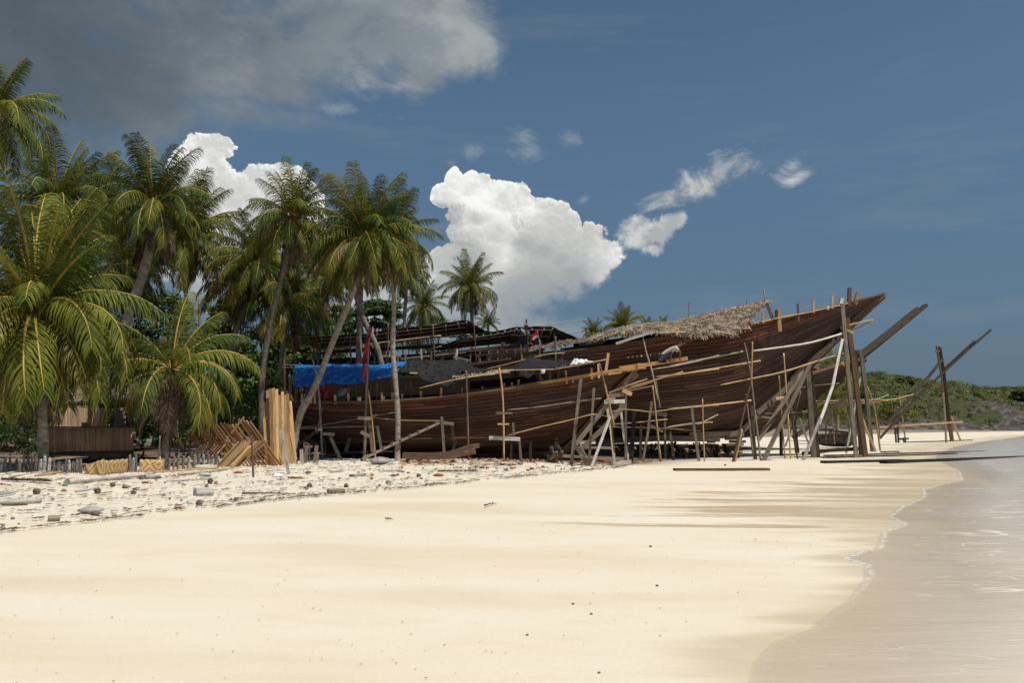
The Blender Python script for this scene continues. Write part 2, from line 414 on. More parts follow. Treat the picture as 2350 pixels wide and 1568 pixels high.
# ---------- camera, sun, sky ----------
cam = bpy.data.cameras.new('camera'); co = bpy.data.objects.new('camera', cam); col.objects.link(co)
cam.lens = 30; cam.sensor_width = 36; cam.clip_end = 9000; cam.clip_start = .1
co.location = (0, 0, H); co.rotation_euler = (math.pi / 2 + TH, 0, 0); sc.camera = co
sd = bpy.data.lights.new('sun', 'SUN'); sd.energy = 4.6; sd.angle = R(.53); sd.color = (1, .95, .87)
so = bpy.data.objects.new('sun', sd); col.objects.link(so)
sdir = Vector((math.sin(SUN_AZ) * math.cos(SUN_EL), math.cos(SUN_AZ) * math.cos(SUN_EL), math.sin(SUN_EL)))
so.rotation_euler = sdir.to_track_quat('Z', 'Y').to_euler()
sc.view_settings.view_transform = 'Standard'; sc.view_settings.look = 'None'; sc.view_settings.gamma = 1
sc.view_settings.exposure = 0.05

def dirc(px, py):
    d = ray(px, py); return (math.atan2(d.x, d.y), d.z / math.hypot(d.x, d.y))
def blobgroup(name, blobs, kind):
    """cloud body: largest of soft ellipses, in azimuth / elevation of the sky"""
    g = bpy.data.node_groups.new(name, 'ShaderNodeTree')
    g.interface.new_socket('v', in_out='INPUT', socket_type='NodeSocketVector')
    g.interface.new_socket('d', in_out='OUTPUT', socket_type='NodeSocketFloat')
    b = NB(g); gi = b.n('NodeGroupInput'); go = b.n('NodeGroupOutput'); v = gi.outputs[0]
    acc = None
    for bl in blobs:
        cx, cy, rx, ry = bl[:4]; rot = bl[4] if len(bl) > 4 else 0
        a, e = dirc(cx, cy); 
        sv = b.vm('SUBTRACT', v, (a, e, 0))
        if rot: sv = b.mapv(sv, rot=(0, 0, R(-rot)))
        sv = b.vm('MULTIPLY', sv, (F / rx, F / ry, 0))
        ln = b.vm('LENGTH', sv, out=1)
        f = b.math('SUBTRACT', 1, ln)
        if acc is None: acc = f
        else: acc = b.math('SMOOTH_MAX', acc, f, .12 if kind == 'c' else .5)
    b.l(acc, go.inputs[0]); return g
def billowgroup():
    g = bpy.data.node_groups.new('cloud_billows', 'ShaderNodeTree')
    g.interface.new_socket('v', in_out='INPUT', socket_type='NodeSocketVector')
    g.interface.new_socket('d', in_out='OUTPUT', socket_type='NodeSocketFloat')
    b = NB(g); gi = b.n('NodeGroupInput'); go = b.n('NodeGroupOutput'); v = gi.outputs[0]; acc = None
    wv0 = b.vm('ADD', v, b.vm('SCALE', b.noise(v, 24, 4, .6, '2D', True), .022))
    for sc_, am in ((24, .52), (55, .27), (125, .15), (270, .075)):
        vo = b.n('ShaderNodeTexVoronoi', feature='F1', voronoi_dimensions='2D')
        b.l(wv0, vo.inputs['Vector']); vo.inputs['Scale'].default_value = sc_
        d2 = b.math('MULTIPLY', vo.outputs['Distance'], vo.outputs['Distance'])
        t = b.math('MULTIPLY', b.math('SUBTRACT', b.math('SQRT', b.math('MAXIMUM', b.math('SUBTRACT', .42, d2), 0)), .45), am)
        acc = t if acc is None else b.math('ADD', acc, t)
    acc = b.math('ADD', acc, b.math('MULTIPLY', b.math('SUBTRACT', b.noise(v, 9, 5, .6, '2D'), .5), .5))
    b.l(acc, go.inputs[0]); return g
cum = [(470, 352, 58, 44), (500, 345, 42, 36), (425, 375, 42, 46), (470, 400, 78, 52), (478, 455, 90, 75), (545, 455, 70, 58), (645, 412, 66, 42), (600, 425, 50, 36),
       (690, 445, 52, 42), (650, 470, 88, 60), (560, 540, 190, 90), (700, 520, 55, 55), (600, 640, 230, 80),
       (1050, 438, 40, 36), (1037, 402, 26, 26), (1022, 442, 36, 38), (1075, 425, 44, 38), (1120, 428, 52, 36), (1160, 462, 85, 48), (1222, 480, 64, 42), (1268, 500, 58, 44),
       (1303, 515, 42, 38), (1330, 555, 66, 50), (1358, 595, 70, 58), (1240, 580, 170, 100), (1120, 520, 95, 90), (1180, 650, 190, 95),
       (1010, 592, 34, 22), (1035, 580, 25, 18), (990, 610, 40, 30), (1000, 690, 170, 85), (850, 700, 190, 70), (1130, 745, 170, 70), (1360, 620, 56, 52), (1290, 655, 70, 60)]
cumF = [(1475, 540, 55, 36), (1455, 505, 38, 22), (1545, 508, 30, 24), (1510, 535, 50, 36), (1492, 572, 34, 22), (1560, 500, 18, 22)]
soft = [(1535, 456, 80, 32, 14), (1585, 432, 85, 46, 24), (1650, 402, 85, 50, 24), (1625, 430, 70, 48), (1712, 385, 56, 28, 24), (1822, 375, 54, 28, 40), (1830, 405, 46, 18, 30),
        (1205, 350, 50, 34), (1195, 310, 46, 30), (1310, 320, 46, 26), (1075, 345, 36, 28), (765, 248, 58, 20), (1340, 458, 16, 12, 30), (1040, 372, 22, 22), (1000, 525, 46, 30),
        (1190, 760, 240, 40), (470, 650, 90, 90)]
grey = [(60, 40, 420, 240), (250, 160, 300, 150), (330, 260, 130, 60), (480, 60, 380, 190), (640, 110, 200, 125), (760, 40, 240, 125), (900, 90, 200, 105), (1010, 110, 110, 75), (960, 165, 70, 60),
        (880, 10, 220, 70), (55, 290, 95, 90), (40, 360, 90, 60), (620, 195, 90, 50), (20, 470, 60, 60)]
def sky():
    w = bpy.data.worlds.new('World'); sc.world = w; w.use_nodes = True; nt = w.node_tree; nt.nodes.clear(); b = NB(nt)
    w.cycles.sampling_method = 'MANUAL'; w.cycles.sample_map_resolution = 256
    st = b.n('ShaderNodeTexSky', sky_type='NISHITA'); st.sun_disc = False; st.sun_elevation = SUN_EL; st.sun_rotation = SUN_AZ
    st.air_density = 1.0; st.dust_density = .4; st.ozone_density = 2.2
    tc = b.n('ShaderNodeTexCoord').outputs['Generated']
    s = b.n('ShaderNodeSeparateXYZ'); b.l(tc, s.inputs[0]); x, y, z = s.outputs
    az = b.math('ARCTAN2', x, y)
    r = b.math('SQRT', b.math('ADD', b.math('MULTIPLY', x, x), b.math('MULTIPLY', y, y)))
    te = b.math('DIVIDE', z, b.math('MAXIMUM', r, .02))
    cv_ = b.n('ShaderNodeCombineXYZ'); b.l(az, cv_.inputs[0]); b.l(te, cv_.inputs[1]); v = cv_.outputs[0]
    skyc = b.vm('SCALE', st.outputs[0], .085)
    elev = b.sst(te, .0, .42)
    skyc = b.vm('MULTIPLY', skyc, b.mix(elev, SKYLO, SKYHI))
    skyc = b.mix(b.sst(te, -.03, .20), (.104, .164, .230), skyc)
    streak = b.noise(b.mapv(v, (1, 5, 1), rot=(0, 0, R(-14))), 3.2, 5, .6, '2D')
    skyc0 = skyc
    skyc = b.mix(b.math('MULTIPLY', b.sst(streak, .5, .8), .16), skyc, (.30, .34, .36))
    def use(g, vec):
        nd = b.n('ShaderNodeGroup'); nd.node_tree = g; b.l(vec, nd.inputs[0]); return nd.outputs[0]
    # grey deck of cloud, upper left
    gg = blobgroup('grey_cloud_shape', grey, 's')
    n_lo = b.noise(b.mapv(v, (1, 1.3, 1)), 4.2, 6, .56, '2D', dist=.2)
    n_md = b.noise(b.mapv(v, (1, 1.35, 1), rot=(0, 0, R(-12))), 9, 8, .62, '2D', dist=.25)
    dg = b.math('ADD', use(gg, v), b.math('ADD', b.math('MULTIPLY', b.math('SUBTRACT', n_lo, .5), 1.3), b.math('MULTIPLY', b.math('SUBTRACT', n_md, .5), 2.0)))
    ag = b.math('MULTIPLY', b.sst(dg, -.22, .62), .93)
    gx = b.sst(az, dirc(80, 60)[0], dirc(1000, 60)[0])
    rim = b.sst(b.noise(b.mapv(v, (1.2, 1.7, 1)), 5.5, 7, .6, '2D'), .44, .68)
    gcol = b.mix(gx, (.092, .117, .138), (.215, .25, .27))
    gcol = b.mix(b.math('MULTIPLY', rim, b.math('MULTIPLY', gx, .5)), gcol, (.44, .45, .44))
    gcol = b.vm('SCALE', gcol, b.math('ADD', .72, b.math('MULTIPLY', n_md, .62)))
    c = b.mix(ag, skyc, gcol)
    # thin soft clouds
    gs = blobgroup('thin_cloud_shape', soft, 's')
    ns = b.noise(b.mapv(v, (1, 1.5, 1), rot=(0, 0, R(-24))), 13, 11, .68, '2D', dist=.35)
    ds = b.math('ADD', use(gs, v), b.math('MULTIPLY', b.math('SUBTRACT', ns, .5), 3.6))
    asf = b.math('MULTIPLY', b.sst(ds, -.10, 1.25), b.mix(b.sst(az, dirc(1400, 400)[0], dirc(1500, 400)[0]), (.26, .26, .26), (.98, .98, .98)))
    c = b.mix(asf, c, b.mix(b.sst(ns, .35, .62), (.36, .385, .385), (.55, .565, .55)))
    gf = blobgroup('ragged_cloud_shape', cumF, 's')
    df = b.math('ADD', use(gf, v), b.math('MULTIPLY', b.math('SUBTRACT', b.noise(v, 20, 9, .68, '2D', dist=.3), .5), 3.4))
    c = b.mix(b.math('MULTIPLY', b.sst(df, -.0, .85), .92), c, b.mix(b.sst(b.noise(v, 30, 5, .6, '2D'), .4, .65), (.42, .44, .44), (.64, .645, .63)))
    def bgn(cc):
        bg = b.n('ShaderNodeBackground'); b.l(cc, bg.inputs[0]); return bg.outputs[0]
    def mixs(f, s1, s2):
        mx = b.n('ShaderNodeMixShader'); b.inp(mx.inputs[0], f); b.l(s1, mx.inputs[1]); b.l(s2, mx.inputs[2]); return mx.outputs[0]
    # towering cumulus
    gc = blobgroup('cumulus_shape', cum, 'c'); bi = billowgroup()
    wob = b.vm('ADD', v, b.vm('SCALE', b.vm('SUBTRACT', b.noise(v, 14, 4, .6, '2D', True), (.5, .5, .5)), .022))
    B0 = b.math('MINIMUM', b.math('MULTIPLY', use(gc, wob), 1.7), .9); b0 = use(bi, v)
    d0 = b.math('ADD', B0, b0)
    b1 = use(bi, b.vm('ADD', v, (.0016, .0042, 0)))
    d2 = use(gc, b.vm('ADD', wob, (.012, .040, 0)))
    ac = 0
    hz_ = b.sst(b.math('ADD', te, b.math('MULTIPLY', b.math('SUBTRACT', n_lo, .5), .14)), dirc(1200, 770)[1], dirc(1200, 560)[1])
    ac = b.sst(d0, .02, b.math('ADD', .11, b.math('MULTIPLY', b.math('SUBTRACT', 1, hz_), 1.1)))
    ac = b.math('MULTIPLY', ac, b.math('ADD', .55, b.math('MULTIPLY', hz_, .55)))
    # far edges and folds melt into the body lower down
    em = b.sst(b.math('SUBTRACT', b0, b1), -.07, .10)
    deep = b.sst(d0, .85, .1)
    em2 = b.sst(b.math('SUBTRACT', b.math('MULTIPLY', B0, .6), d2), -.45, .42)
    lit = b.math('ADD', b.math('MULTIPLY', em, b.math('ADD', .10, b.math('MULTIPLY', deep, .22))), b.math('MULTIPLY', em2, .42))
    pch = b.sst(b.noise(v, 11, 5, .55, '2D'), .40, .66)
    lit = b.math('ADD', lit, b.math('MULTIPLY', pch, .28))
    lit = b.math('MULTIPLY', lit, b.math('ADD', .34, b.math('MULTIPLY', b.sst(b.math('ADD', te, b.math('MULTIPLY', pch, .05)), dirc(1200, 690)[1], dirc(1200, 400)[1]), .88)))
    ccol = b.ramp(lit, [(.05, (.40, .415, .41)), (.32, (.52, .53, .52)), (.6, (.68, .68, .665)), (.95, (.92, .915, .89))])
    full = mixs(ac, bgn(c), bgn(ccol))
    def box(a0, a1, e0, e1):
        f = b.math('MULTIPLY', b.math('GREATER_THAN', az, a0), b.math('LESS_THAN', az, a1))
        return b.math('MULTIPLY', f, b.math('MULTIPLY', b.math('GREATER_THAN', te, e0), b.math('LESS_THAN', te, e1)))
    part = mixs(box(dirc(330, 500)[0], dirc(1500, 500)[0], .0, dirc(900, 270)[1]), bgn(c), full)
    front = mixs(box(-.80, .75, -.02, .66), bgn(skyc0), part)
    o = b.n('ShaderNodeOutputWorld'); b.l(front, o.inputs[0])
SKYLO, SKYHI = (.34, .41, .49), (.72, .80, .76)
sky()

# ---------- beach, water, headland ----------
def sheet(name, xs, ys, zf, mat, attrs, kind='structure'):
    X, Y = np.meshgrid(xs, ys); x = X.ravel(); y = Y.ravel(); z = zf(x, y)
    n, m_ = len(xs), len(ys); i = np.arange((m_ - 1) * (n - 1)); r_ = i // (n - 1); c_ = i % (n - 1); a = r_ * n + c_
    fc = np.stack([a, a + 1, a + n + 1, a + n], 1)
    me = bpy.data.meshes.new(name); me.vertices.add(len(x)); me.vertices.foreach_set('co', np.stack([x, y, z], 1).astype('f').ravel())
    me.loops.add(len(fc) * 4); me.loops.foreach_set('vertex_index', fc.ravel().astype('i'))
    me.polygons.add(len(fc)); me.polygons.foreach_set('loop_start', (np.arange(len(fc)) * 4).astype('i'))
    me.polygons.foreach_set('use_smooth', np.ones(len(fc), bool)); me.update(calc_edges=True)
    for k, f in attrs.items():
        at = me.attributes.new(k, 'FLOAT', 'POINT'); at.data.foreach_set('value', f(x, y).astype('f'))
    me.materials.append(MATS[mat]); o = bpy.data.objects.new(name, me); col.objects.link(o); o['kind'] = kind
    return o
def vn(x, y, s):
    """cheap smooth value noise"""
    return (np.sin(x * s + 1.7 * np.sin(y * s * .7 + 2)) + np.sin(y * s * 1.3 + 1.3 * np.sin(x * s * .9 + 5)) + np.sin((x + y) * s * .61 + 1.9)) / 3
xs = np.concatenate([-np.geomspace(2500, 42, 26), np.linspace(-40, 40, 420), np.geomspace(42, 2500, 26)])
ys = np.concatenate([-np.geomspace(2500, 4, 18), np.linspace(-3, 5, 14), np.geomspace(5.2, 62, 420), np.geomspace(63, 3500, 60)])
def zs(x, y):
    z = zg_a(x, y); d = dist_a(x, y); dr = smst(d, 13, 17)
    z = z + dr * (.025 * vn(x, y, 1.9) + .018 * vn(x, y, 5.3)) + .004 * vn(x, y, .9) * smst(d, 1, 4)
    return z
beach = sheet('beach_sand', xs, ys, zs, 'sand', {'shore': dist_a})
xw = np.concatenate([[-1200, -300, -80, -30], np.linspace(-14, 60, 300), np.geomspace(62, 4000, 30)])
yw = np.concatenate([[-2500, -300, -60, -20, 0], np.geomspace(2, 260, 300), [400, 800, 2000, 4500]])
water = sheet('sea_water', xw, yw, lambda x, y: x * 0 + 0.0, 'water', {'shore': dist_a})

def hz(x, y):
    """headland: steep seaward foot, rolling top"""
    foot = 262 + 6 * np.sin(x * .045) + 3 * np.sin(x * .13 + 1) - .02 * (x - 120)
    t = y - foot
    top = np.interp(x, [60, 95, 118, 140, 160, 172, 200, 300], [9, 17.5, 20.0, 19.5, 17.0, 14.2, 15.5, 12])
    h = top * smst(t, 0, 26) ** .8 * .72 + top * .34 * smst(t, 18, 60)
    h = h + smst(t, 2, 14) * (1.8 * vn(x, y, .11) + 1.0 * vn(x, y, .33) + .4 * vn(x, y, .9))
    return np.where(t < 0, -.5 + t * .01, h * smst(x, 45, 75)) 
hx = np.linspace(40, 330, 290); hy = np.linspace(250, 400, 150)
def rockf(x, y):
    foot = 262 + 6 * np.sin(x * .045) + 3 * np.sin(x * .13 + 1) - .02 * (x - 120)
    t = y - foot
    pat = smst(vn(x, y + 9, .13) + .5 * vn(x, y, .4), -.25, .25)
    return np.clip(1.0 - smst(t, 3, 8) + (.25 + .75 * smst(x, 115, 140)) * pat * (1 - smst(t, 20, 34)), 0, 1)
headland = sheet('headland', hx, hy, hz, 'land', {'rock': rockf})

# ---------- palms ----------
def frond_mesh(name, e0, droop, seed, mats=('frond', 'rachis'), nleaf=60, ragged=0.0, lw=.0100):
    r_ = random.Random(seed); b = MB(); n = 16
    pts = [Vector((0, 0, 0))]; e = e0
    for k in range(n):
        s = (k + 1) / n
        e = e0 - droop * s ** 1.2
        pts.append(pts[-1] + Vector((math.cos(e), .0, math.sin(e))) * (1 / n))
    tw = r_.uniform(-.25, .25); ybow = r_.uniform(-.12, .12)
    pts = [p + Vector((0, ybow * (i / n) ** 2, 0)) for i, p in enumerate(pts)]
    b.tube(pts, [.013 * (1 - i / n) ** .8 + .0022 for i in range(n + 1)], 5, tone=.5, mi=1)
    def at(s):
        u = s * n; k = min(int(u), n - 1); return pts[k].lerp(pts[k + 1], u - k), (pts[k + 1] - pts[k]).normalized()
    for i in range(nleaf):
        for sd in (-1, 1):
            s = .13 + .87 * (i + r_.random() * .6) / nleaf
            if r_.random() < ragged: continue
            p, t = at(min(s, .999)); side = Vector((0, 1, 0)) * sd; side = (side - t * side.dot(t)).normalized()
            upv = side.cross(t) * sd
            if upv.z < 0 and abs(e0) < 1.2: pass
            ll = .27 * (math.sin(math.pi * (.12 + .80 * s) ** .8) ** .55) * r_.uniform(.85, 1.1) * (1 - .25 * ragged)
            fw = lerp(.45, 1.1, s) + r_.uniform(-.1, .1)
            d = (side + t * fw + upv * (.12 + tw * sd + r_.gauss(0, .16)) + t * r_.gauss(0, .10)).normalized()
            tone = r_.random(); q = p; w = lw * r_.uniform(.8, 1.2); prev = (q - t * w * .35, q + t * w * .35)
            ax = t
            for k, (sl, wf) in enumerate(((.34, 1.0), (.33, .75), (.33, .06))):
                d = (d + Vector((0, 0, -1)) * (.20 + .34 * k) * (1.0 + ragged * 1.6)).normalized()
                q = q + d * ll * sl
                ax2 = (ax - d * ax.dot(d)).normalized() if abs(ax.dot(d)) < .98 else side
                cur = (q - ax2 * w * wf * .5, q + ax2 * w * wf * .5)
                b.quad(prev[0], prev[1], cur[1], cur[0], tone=tone)
                prev = cur
    me_o = b.build(name, [mats[0], mats[1]], origin=(0, 0, 0))
    me = me_o.data; bpy.data.objects.remove(me_o); return me
ELEV = [84, 72, 58, 44, 30, 14, -4, -24]
FR = {}
def frond_set(kind):
    if kind in FR: return FR[kind]
    mats = {'green': ('frond', 'rachis'), 'dark': ('frond_dark', 'rachis'), 'yellow': ('frond_yellow', 'rachis'), 'dead': ('frond_dead', 'frond_dead')}[kind]
    L = []
    if kind == 'dead':
        for k in range(4): L.append([frond_mesh('dead_frond', R(-30 - 12 * k), R(52 - 8 * k), 900 + k, mats, 46, .25, .013)])
    else:
        for k, e in enumerate(ELEV):
            L.append([frond_mesh('frond', R(e + v * 3), R([26, 38, 62, 88, 104, 100, 82, 62][k] + v * 8), 37 * k + v * 11 + len(kind), mats, 62, .02 + .02 * (k > 4)) for v in (0, 1)])
    FR[kind] = L; return L
def coco(b, p, r, n=8, squash=1.0, pt=.25, jit=.1):
    rings = []
    for k in range(1, 6):
        a = math.pi * k / 6; rr = r * math.sin(a); z = -r * math.cos(a) * (1 + pt * (k > 3)) * squash
        rings.append([p + Vector((math.cos(2 * math.pi * j / n) * rr * (1 + (rnd.random() - .5) * jit), math.sin(2 * math.pi * j / n) * rr, z)) for j in range(n)])
    b.loft(rings, per=1)
def palm(label, crop, trunk, Y, L, nf=24, ndead=5, r=None, kinds=('green', 'dark'), nuts=0, lo=0, hi=8, az0=None, trunkY=None, custom=None, nm_='coconut_palm', group='coconut palms along the beach', yel=.07, trunkmat='palm_trunk', dz=0, skip=0):
    """trunk: picture points crown-first; L: frond length in picture px"""
    pts = cv(crop, trunk); r_ = random.Random(label)
    Ys = trunkY or [Y] * len(pts)
    p3 = [P(a, b_, yy) for (a, b_), yy in zip(pts, Ys)]
    g = p3[-1]; gz = zg(g.x, g.y)
    if g.z > gz: p3.append(Vector((g.x + (g.x - p3[-2].x) * .3 if len(p3) > 1 else g.x, g.y, gz - .1)))
    else: p3[-1] = Vector((g.x, g.y, gz - .1))
    base = p3[-1]; root = empty(nm_, base, label, 'palm tree', group)
    c = p3[0]; Lm = L * M(Y) * 1.1; r = (r or Lm * .032) * .85
    cl = curve(p3[::-1], 22); b = MB()
    rad = [r * (1.0 + .55 * math.exp(-i * .9) + .1 * math.sin(i * 2.1)) * lerp(1.08, .85, i / 21) for i in range(22)]
    b.tube(cl, rad, 9, jit=.05); b.build('trunk', trunkmat, root)
    # crown shaft of old leaf bases
    b = MB()
    for k in range(16):
        a = k * 2.4; h = rnd.uniform(-.14, .08) * Lm
        q = c + Vector((math.cos(a) * r * .8, math.sin(a) * r * .8, h))
        b.beam([q, q + Vector((math.cos(a) * .10, math.sin(a) * .10, .09)) * Lm], Lm * .022, Lm * .012)
    b.build('leaf_base', 'frond_dead', root)
    big = L > 75
    def put(me, a, s, i, tilt=0):
        o = bpy.data.objects.new('frond' if 'dead' not in me.name else 'dead_frond', me); col.objects.link(o); o.parent = root
        o.location = c - base + Vector((math.cos(a), math.sin(a), 0)) * r * .5; o.rotation_euler = (tilt, 0, a); o.scale = (s, s, s)
        return o
    nf = int(nf * 1.6); ndead = int(ndead * 1.9)
    a0 = az0 if az0 is not None else r_.random() * 6.28
    jobs = []
    if custom:
        for (ad, ei, sc_, kd) in custom: jobs.append((frond_set(kd)[ei][r_.randrange(2)], R(ad), sc_ * Lm))
    for i in range(nf):
        t = i / max(1, nf - 1); ei = int(lerp(lo, hi - .01, t ** .95)); kd = kinds[0] if r_.random() > .45 else kinds[1]
        if ei >= 6 and r_.random() < yel * 2.2 or r_.random() < yel * .5: kd = 'yellow'
        jobs.append((frond_set(kd)[ei][r_.randrange(2)], a0 + i * 2.39996 + r_.uniform(-.25, .25), Lm * r_.uniform(.86, 1.08) * (1.02 if ei == 0 else 1)))
    for i in range(ndead):
        jobs.append((frond_set('dead')[r_.randrange(4)][0], r_.random() * 6.28, Lm * r_.uniform(.55, .85)))
    if big:
        for i, (me, a, s) in enumerate(jobs): put(me, a, s, i, r_.uniform(-.15, .15))
    else:
        b = MB()
        for me, a, s in jobs:
            mt = Matrix.Translation(c) @ Matrix.Rotation(a, 4, 'Z') @ Matrix.Scale(s, 4); i0 = len(b.v)
            b.v += [mt @ v.co for v in me.vertices]; 
            for p_ in me.polygons:
                b.face([i0 + q for q in p_.vertices], tone=r_.random(), mi=min(1, p_.material_index) if 'dead' not in me.name else 2)
        b.build('crown', ['frond_dark' if 'dark' == kinds[0] else 'frond', 'rachis', 'frond_dead'], root)
    for i in range(nuts):
        a = i * 2.1 + 4; b = MB(); coco(b, c + Vector((math.cos(a) * r * 1.7, math.sin(a) * r * 1.7, -.07 * Lm - .03 * (i % 3) * Lm)), .024 * Lm + .05, 8)
        b.build('coconut', 'frond_yellow', root)
    return root
palm('tall coconut palm cut off by the left edge of the picture high up', 'D', [(-14, 262), (-60, 420), (-110, 700), (-150, 1060)], 24, 160, 22, 6, r=.15)
palm('coconut palm with steep dark upright fronds right of the palm at the left edge', 'D', [(131, 475), (140, 560), (150, 800), (160, 1010)], 38, 165, 20, 3, kinds=('dark', 'green'), lo=0, hi=6, az0=.3, nuts=3)
palm('coconut palm with a thick skirt of dead fronds and one broken upright frond', 'D', [(352, 470), (345, 560), (322, 650), (296, 722), (280, 860), (275, 1005)], 34, 150, 24, 12, r=.24, nuts=4)
palm('thin dark coconut palm far back in the gap left of the skirted palm', 'D', [(236, 470), (230, 600), (224, 690), (222, 800), (222, 990)], 50, 105, 20, 6, kinds=('dark', 'green'))
palm('coconut palm in front of the left white cloud with hanging fronds', 'D', [(432, 545), (430, 610), (427, 680), (425, 800), (420, 1005)], 42, 150, 26, 7, kinds=('dark', 'green'), nuts=3)
palm('tall coconut palm with a curved pale trunk standing left of the upright plank stack', 'D', [(672, 505), (664, 560), (650, 625), (626, 720), (610, 800), (600, 900), (602, 1050)], 32.5, 128, 25, 9, r=.135, nuts=6)
palm('coconut palm with a hidden leaning trunk just left of the tall curved palm', 'D', [(592, 602), (578, 680), (548, 745), (520, 830), (498, 900), (470, 1010)], 40, 125, 26, 7, kinds=('dark', 'green'), nuts=5)
palm('big coconut palm whose trunk leans across the end of the blue tarp', 'D', [(836, 545), (828, 620), (812, 665), (768, 775), (722, 890), (690, 950), (668, 1050)], 31.6, 150, 34, 10, r=.15, trunkY=[31.6] * 7, nuts=3, yel=.14)
palm('coconut palm with a straight slim trunk in front of the blue tarp', 'D', [(900, 548), (903, 640), (904, 720), (901, 800), (908, 880), (913, 960), (912, 1048)], 32.6, 115, 24, 8, r=.12, yel=.14)
palm('coconut palm with a bluish trunk leaning right down behind the blue tarp', 'D', [(790, 600), (815, 675), (838, 740), (862, 790), (874, 832), (880, 900)], 39.3, 100, 20, 6, kinds=('dark', 'green'), r=.16)
palm('coconut palm with a bluish upright trunk just behind the leaning one', 'D', [(832, 590), (828, 640), (825, 740), (823, 830), (823, 960)], 39.8, 95, 18, 8, kinds=('dark', 'green'), r=.17)
palm('small dark coconut palm right of the slim trunked palm', 'D', [(935, 632), (931, 690), (928, 745), (926, 900)], 52, 66, 20, 7, kinds=('dark', 'green'), r=.14)
palm('distant coconut palm alone against the big white cloud', 'D', [(1079, 662), (1082, 700), (1083, 745), (1084, 900)], 62, 78, 24, 4, kinds=('dark', 'green'), r=.17)
palm('half hidden distant coconut palm left of the lone palm', 'D', [(972, 706), (972, 780), (972, 900)], 58, 62, 20, 4, r=.15)
palm('tiny young palm poking over the netting roof right of the lone palm', 'D', [(1120, 745), (1121, 800), (1121, 900)], 60, 34, 14, 0, kinds=('dark', 'dark'), hi=6, r=.08)
palm('dark coconut palm low behind the tall curved trunk', 'D', [(655, 690), (650, 780), (640, 900), (640, 1000)], 41, 130, 26, 8, kinds=('dark', 'green'), r=.16)
palm('coconut palm deep in the grove behind the utility pole', 'D', [(545, 655), (540, 740), (536, 860), (536, 1000)], 46, 105, 20, 6, kinds=('dark', 'green'), r=.16)
palm('coconut palm deep in the grove left of the skirted palm, its crown low', 'D', [(292, 615), (290, 720), (286, 860), (286, 1000)], 44, 125, 22, 6, r=.16)
palm('coconut palm deep in the grove above the hut roof', 'D', [(176, 650), (178, 760), (180, 880), (180, 1000)], 42, 130, 22, 7, kinds=('dark', 'green'), r=.16)
palm('coconut palm deep in the grove just left of the leaning trunk top', 'D', [(738, 650), (735, 740), (730, 860), (730, 980)], 45, 95, 20, 7, kinds=('dark', 'green'), r=.16)
palm('distant palm top left of the three behind the thatched ship', 'D', [(1362, 765), (1362, 900)], 75, 34, 16, 0, r=.12, hi=6)
palm('distant palm top in the middle behind the thatched ship, largest of them', 'D', [(1428, 752), (1428, 900)], 70, 52, 20, 0, r=.14, hi=6)
palm('distant palm top right of the middle one behind the thatched ship', 'D', [(1487, 757), (1487, 900)], 78, 30, 14, 0, r=.12, hi=5)
palm('distant palm top almost hidden by the thatch ridge', 'D', [(1522, 752), (1522, 900)], 80, 26, 12, 0, r=.12, hi=5)
palm('young coconut palm with long drooping fronds at the left edge in front of the hut', 'D', [(81, 722), (88, 800), (96, 900), (100, 1052)], 25.0, 275, 22, 20, r=.17, hi=6, az0=1.1, nuts=3,
     custom=[(78, 0, 1.08, 'green'), (95, 0, 1.15, 'green'), (110, 1, 1.05, 'green'), (130, 0, 1.0, 'green'), (60, 1, .95, 'green'), (12, 3, .95, 'green'), (-5, 4, .95, 'green'), (-22, 5, 1.0, 'green'), (-40, 6, 1.0, 'yellow'), (-62, 6, 1.0, 'green'), (-82, 7, 1.0, 'yellow'), (-95, 6, 1.0, 'yellow'), (-115, 6, 1.05, 'yellow'), (-140, 6, .9, 'green'), (170, 4, .9, 'green'), (-75, 7, 1.0, 'green'), (-50, 7, .95, 'green'), (-100, 7, 1.05, 'green'), (-125, 7, 1.0, 'green'), (-88, 6, .8, 'green'), (-70, 6, 1.05, 'green'), (-30, 6, 1.05, 'green'), (150, 3, .9, 'green')])
palm('short young palm beside the herringbone timber pile with a tall upright middle frond', 'D', [(394, 850), (390, 900), (384, 960), (378, 1052)], 27.8, 200, 10, 9, r=.14, lo=2, hi=7, az0=2.0,
     custom=[(80, 0, .95, 'green'), (40, 1, .85, 'green'), (8, 3, 1.0, 'green'), (-8, 4, .95, 'green'), (-20, 5, .9, 'green'), (-35, 6, .9, 'yellow'), (-130, 6, .7, 'yellow'), (175, 4, .9, 'green'), (160, 2, .8, 'dark'), (110, 1, .9, 'dark')])
palm('yellowish palm on the far beach behind the bow of the farthest ship', 'D', [(1918, 855), (1920, 920), (1922, 985)], 82, 64, 22, 3, r=.2, yel=.3)
palm('low bushy palm beside the woodpile platform right of the ships', 'D', [(1905, 925), (1906, 990)], 74, 54, 20, 3, r=.16, yel=.4)

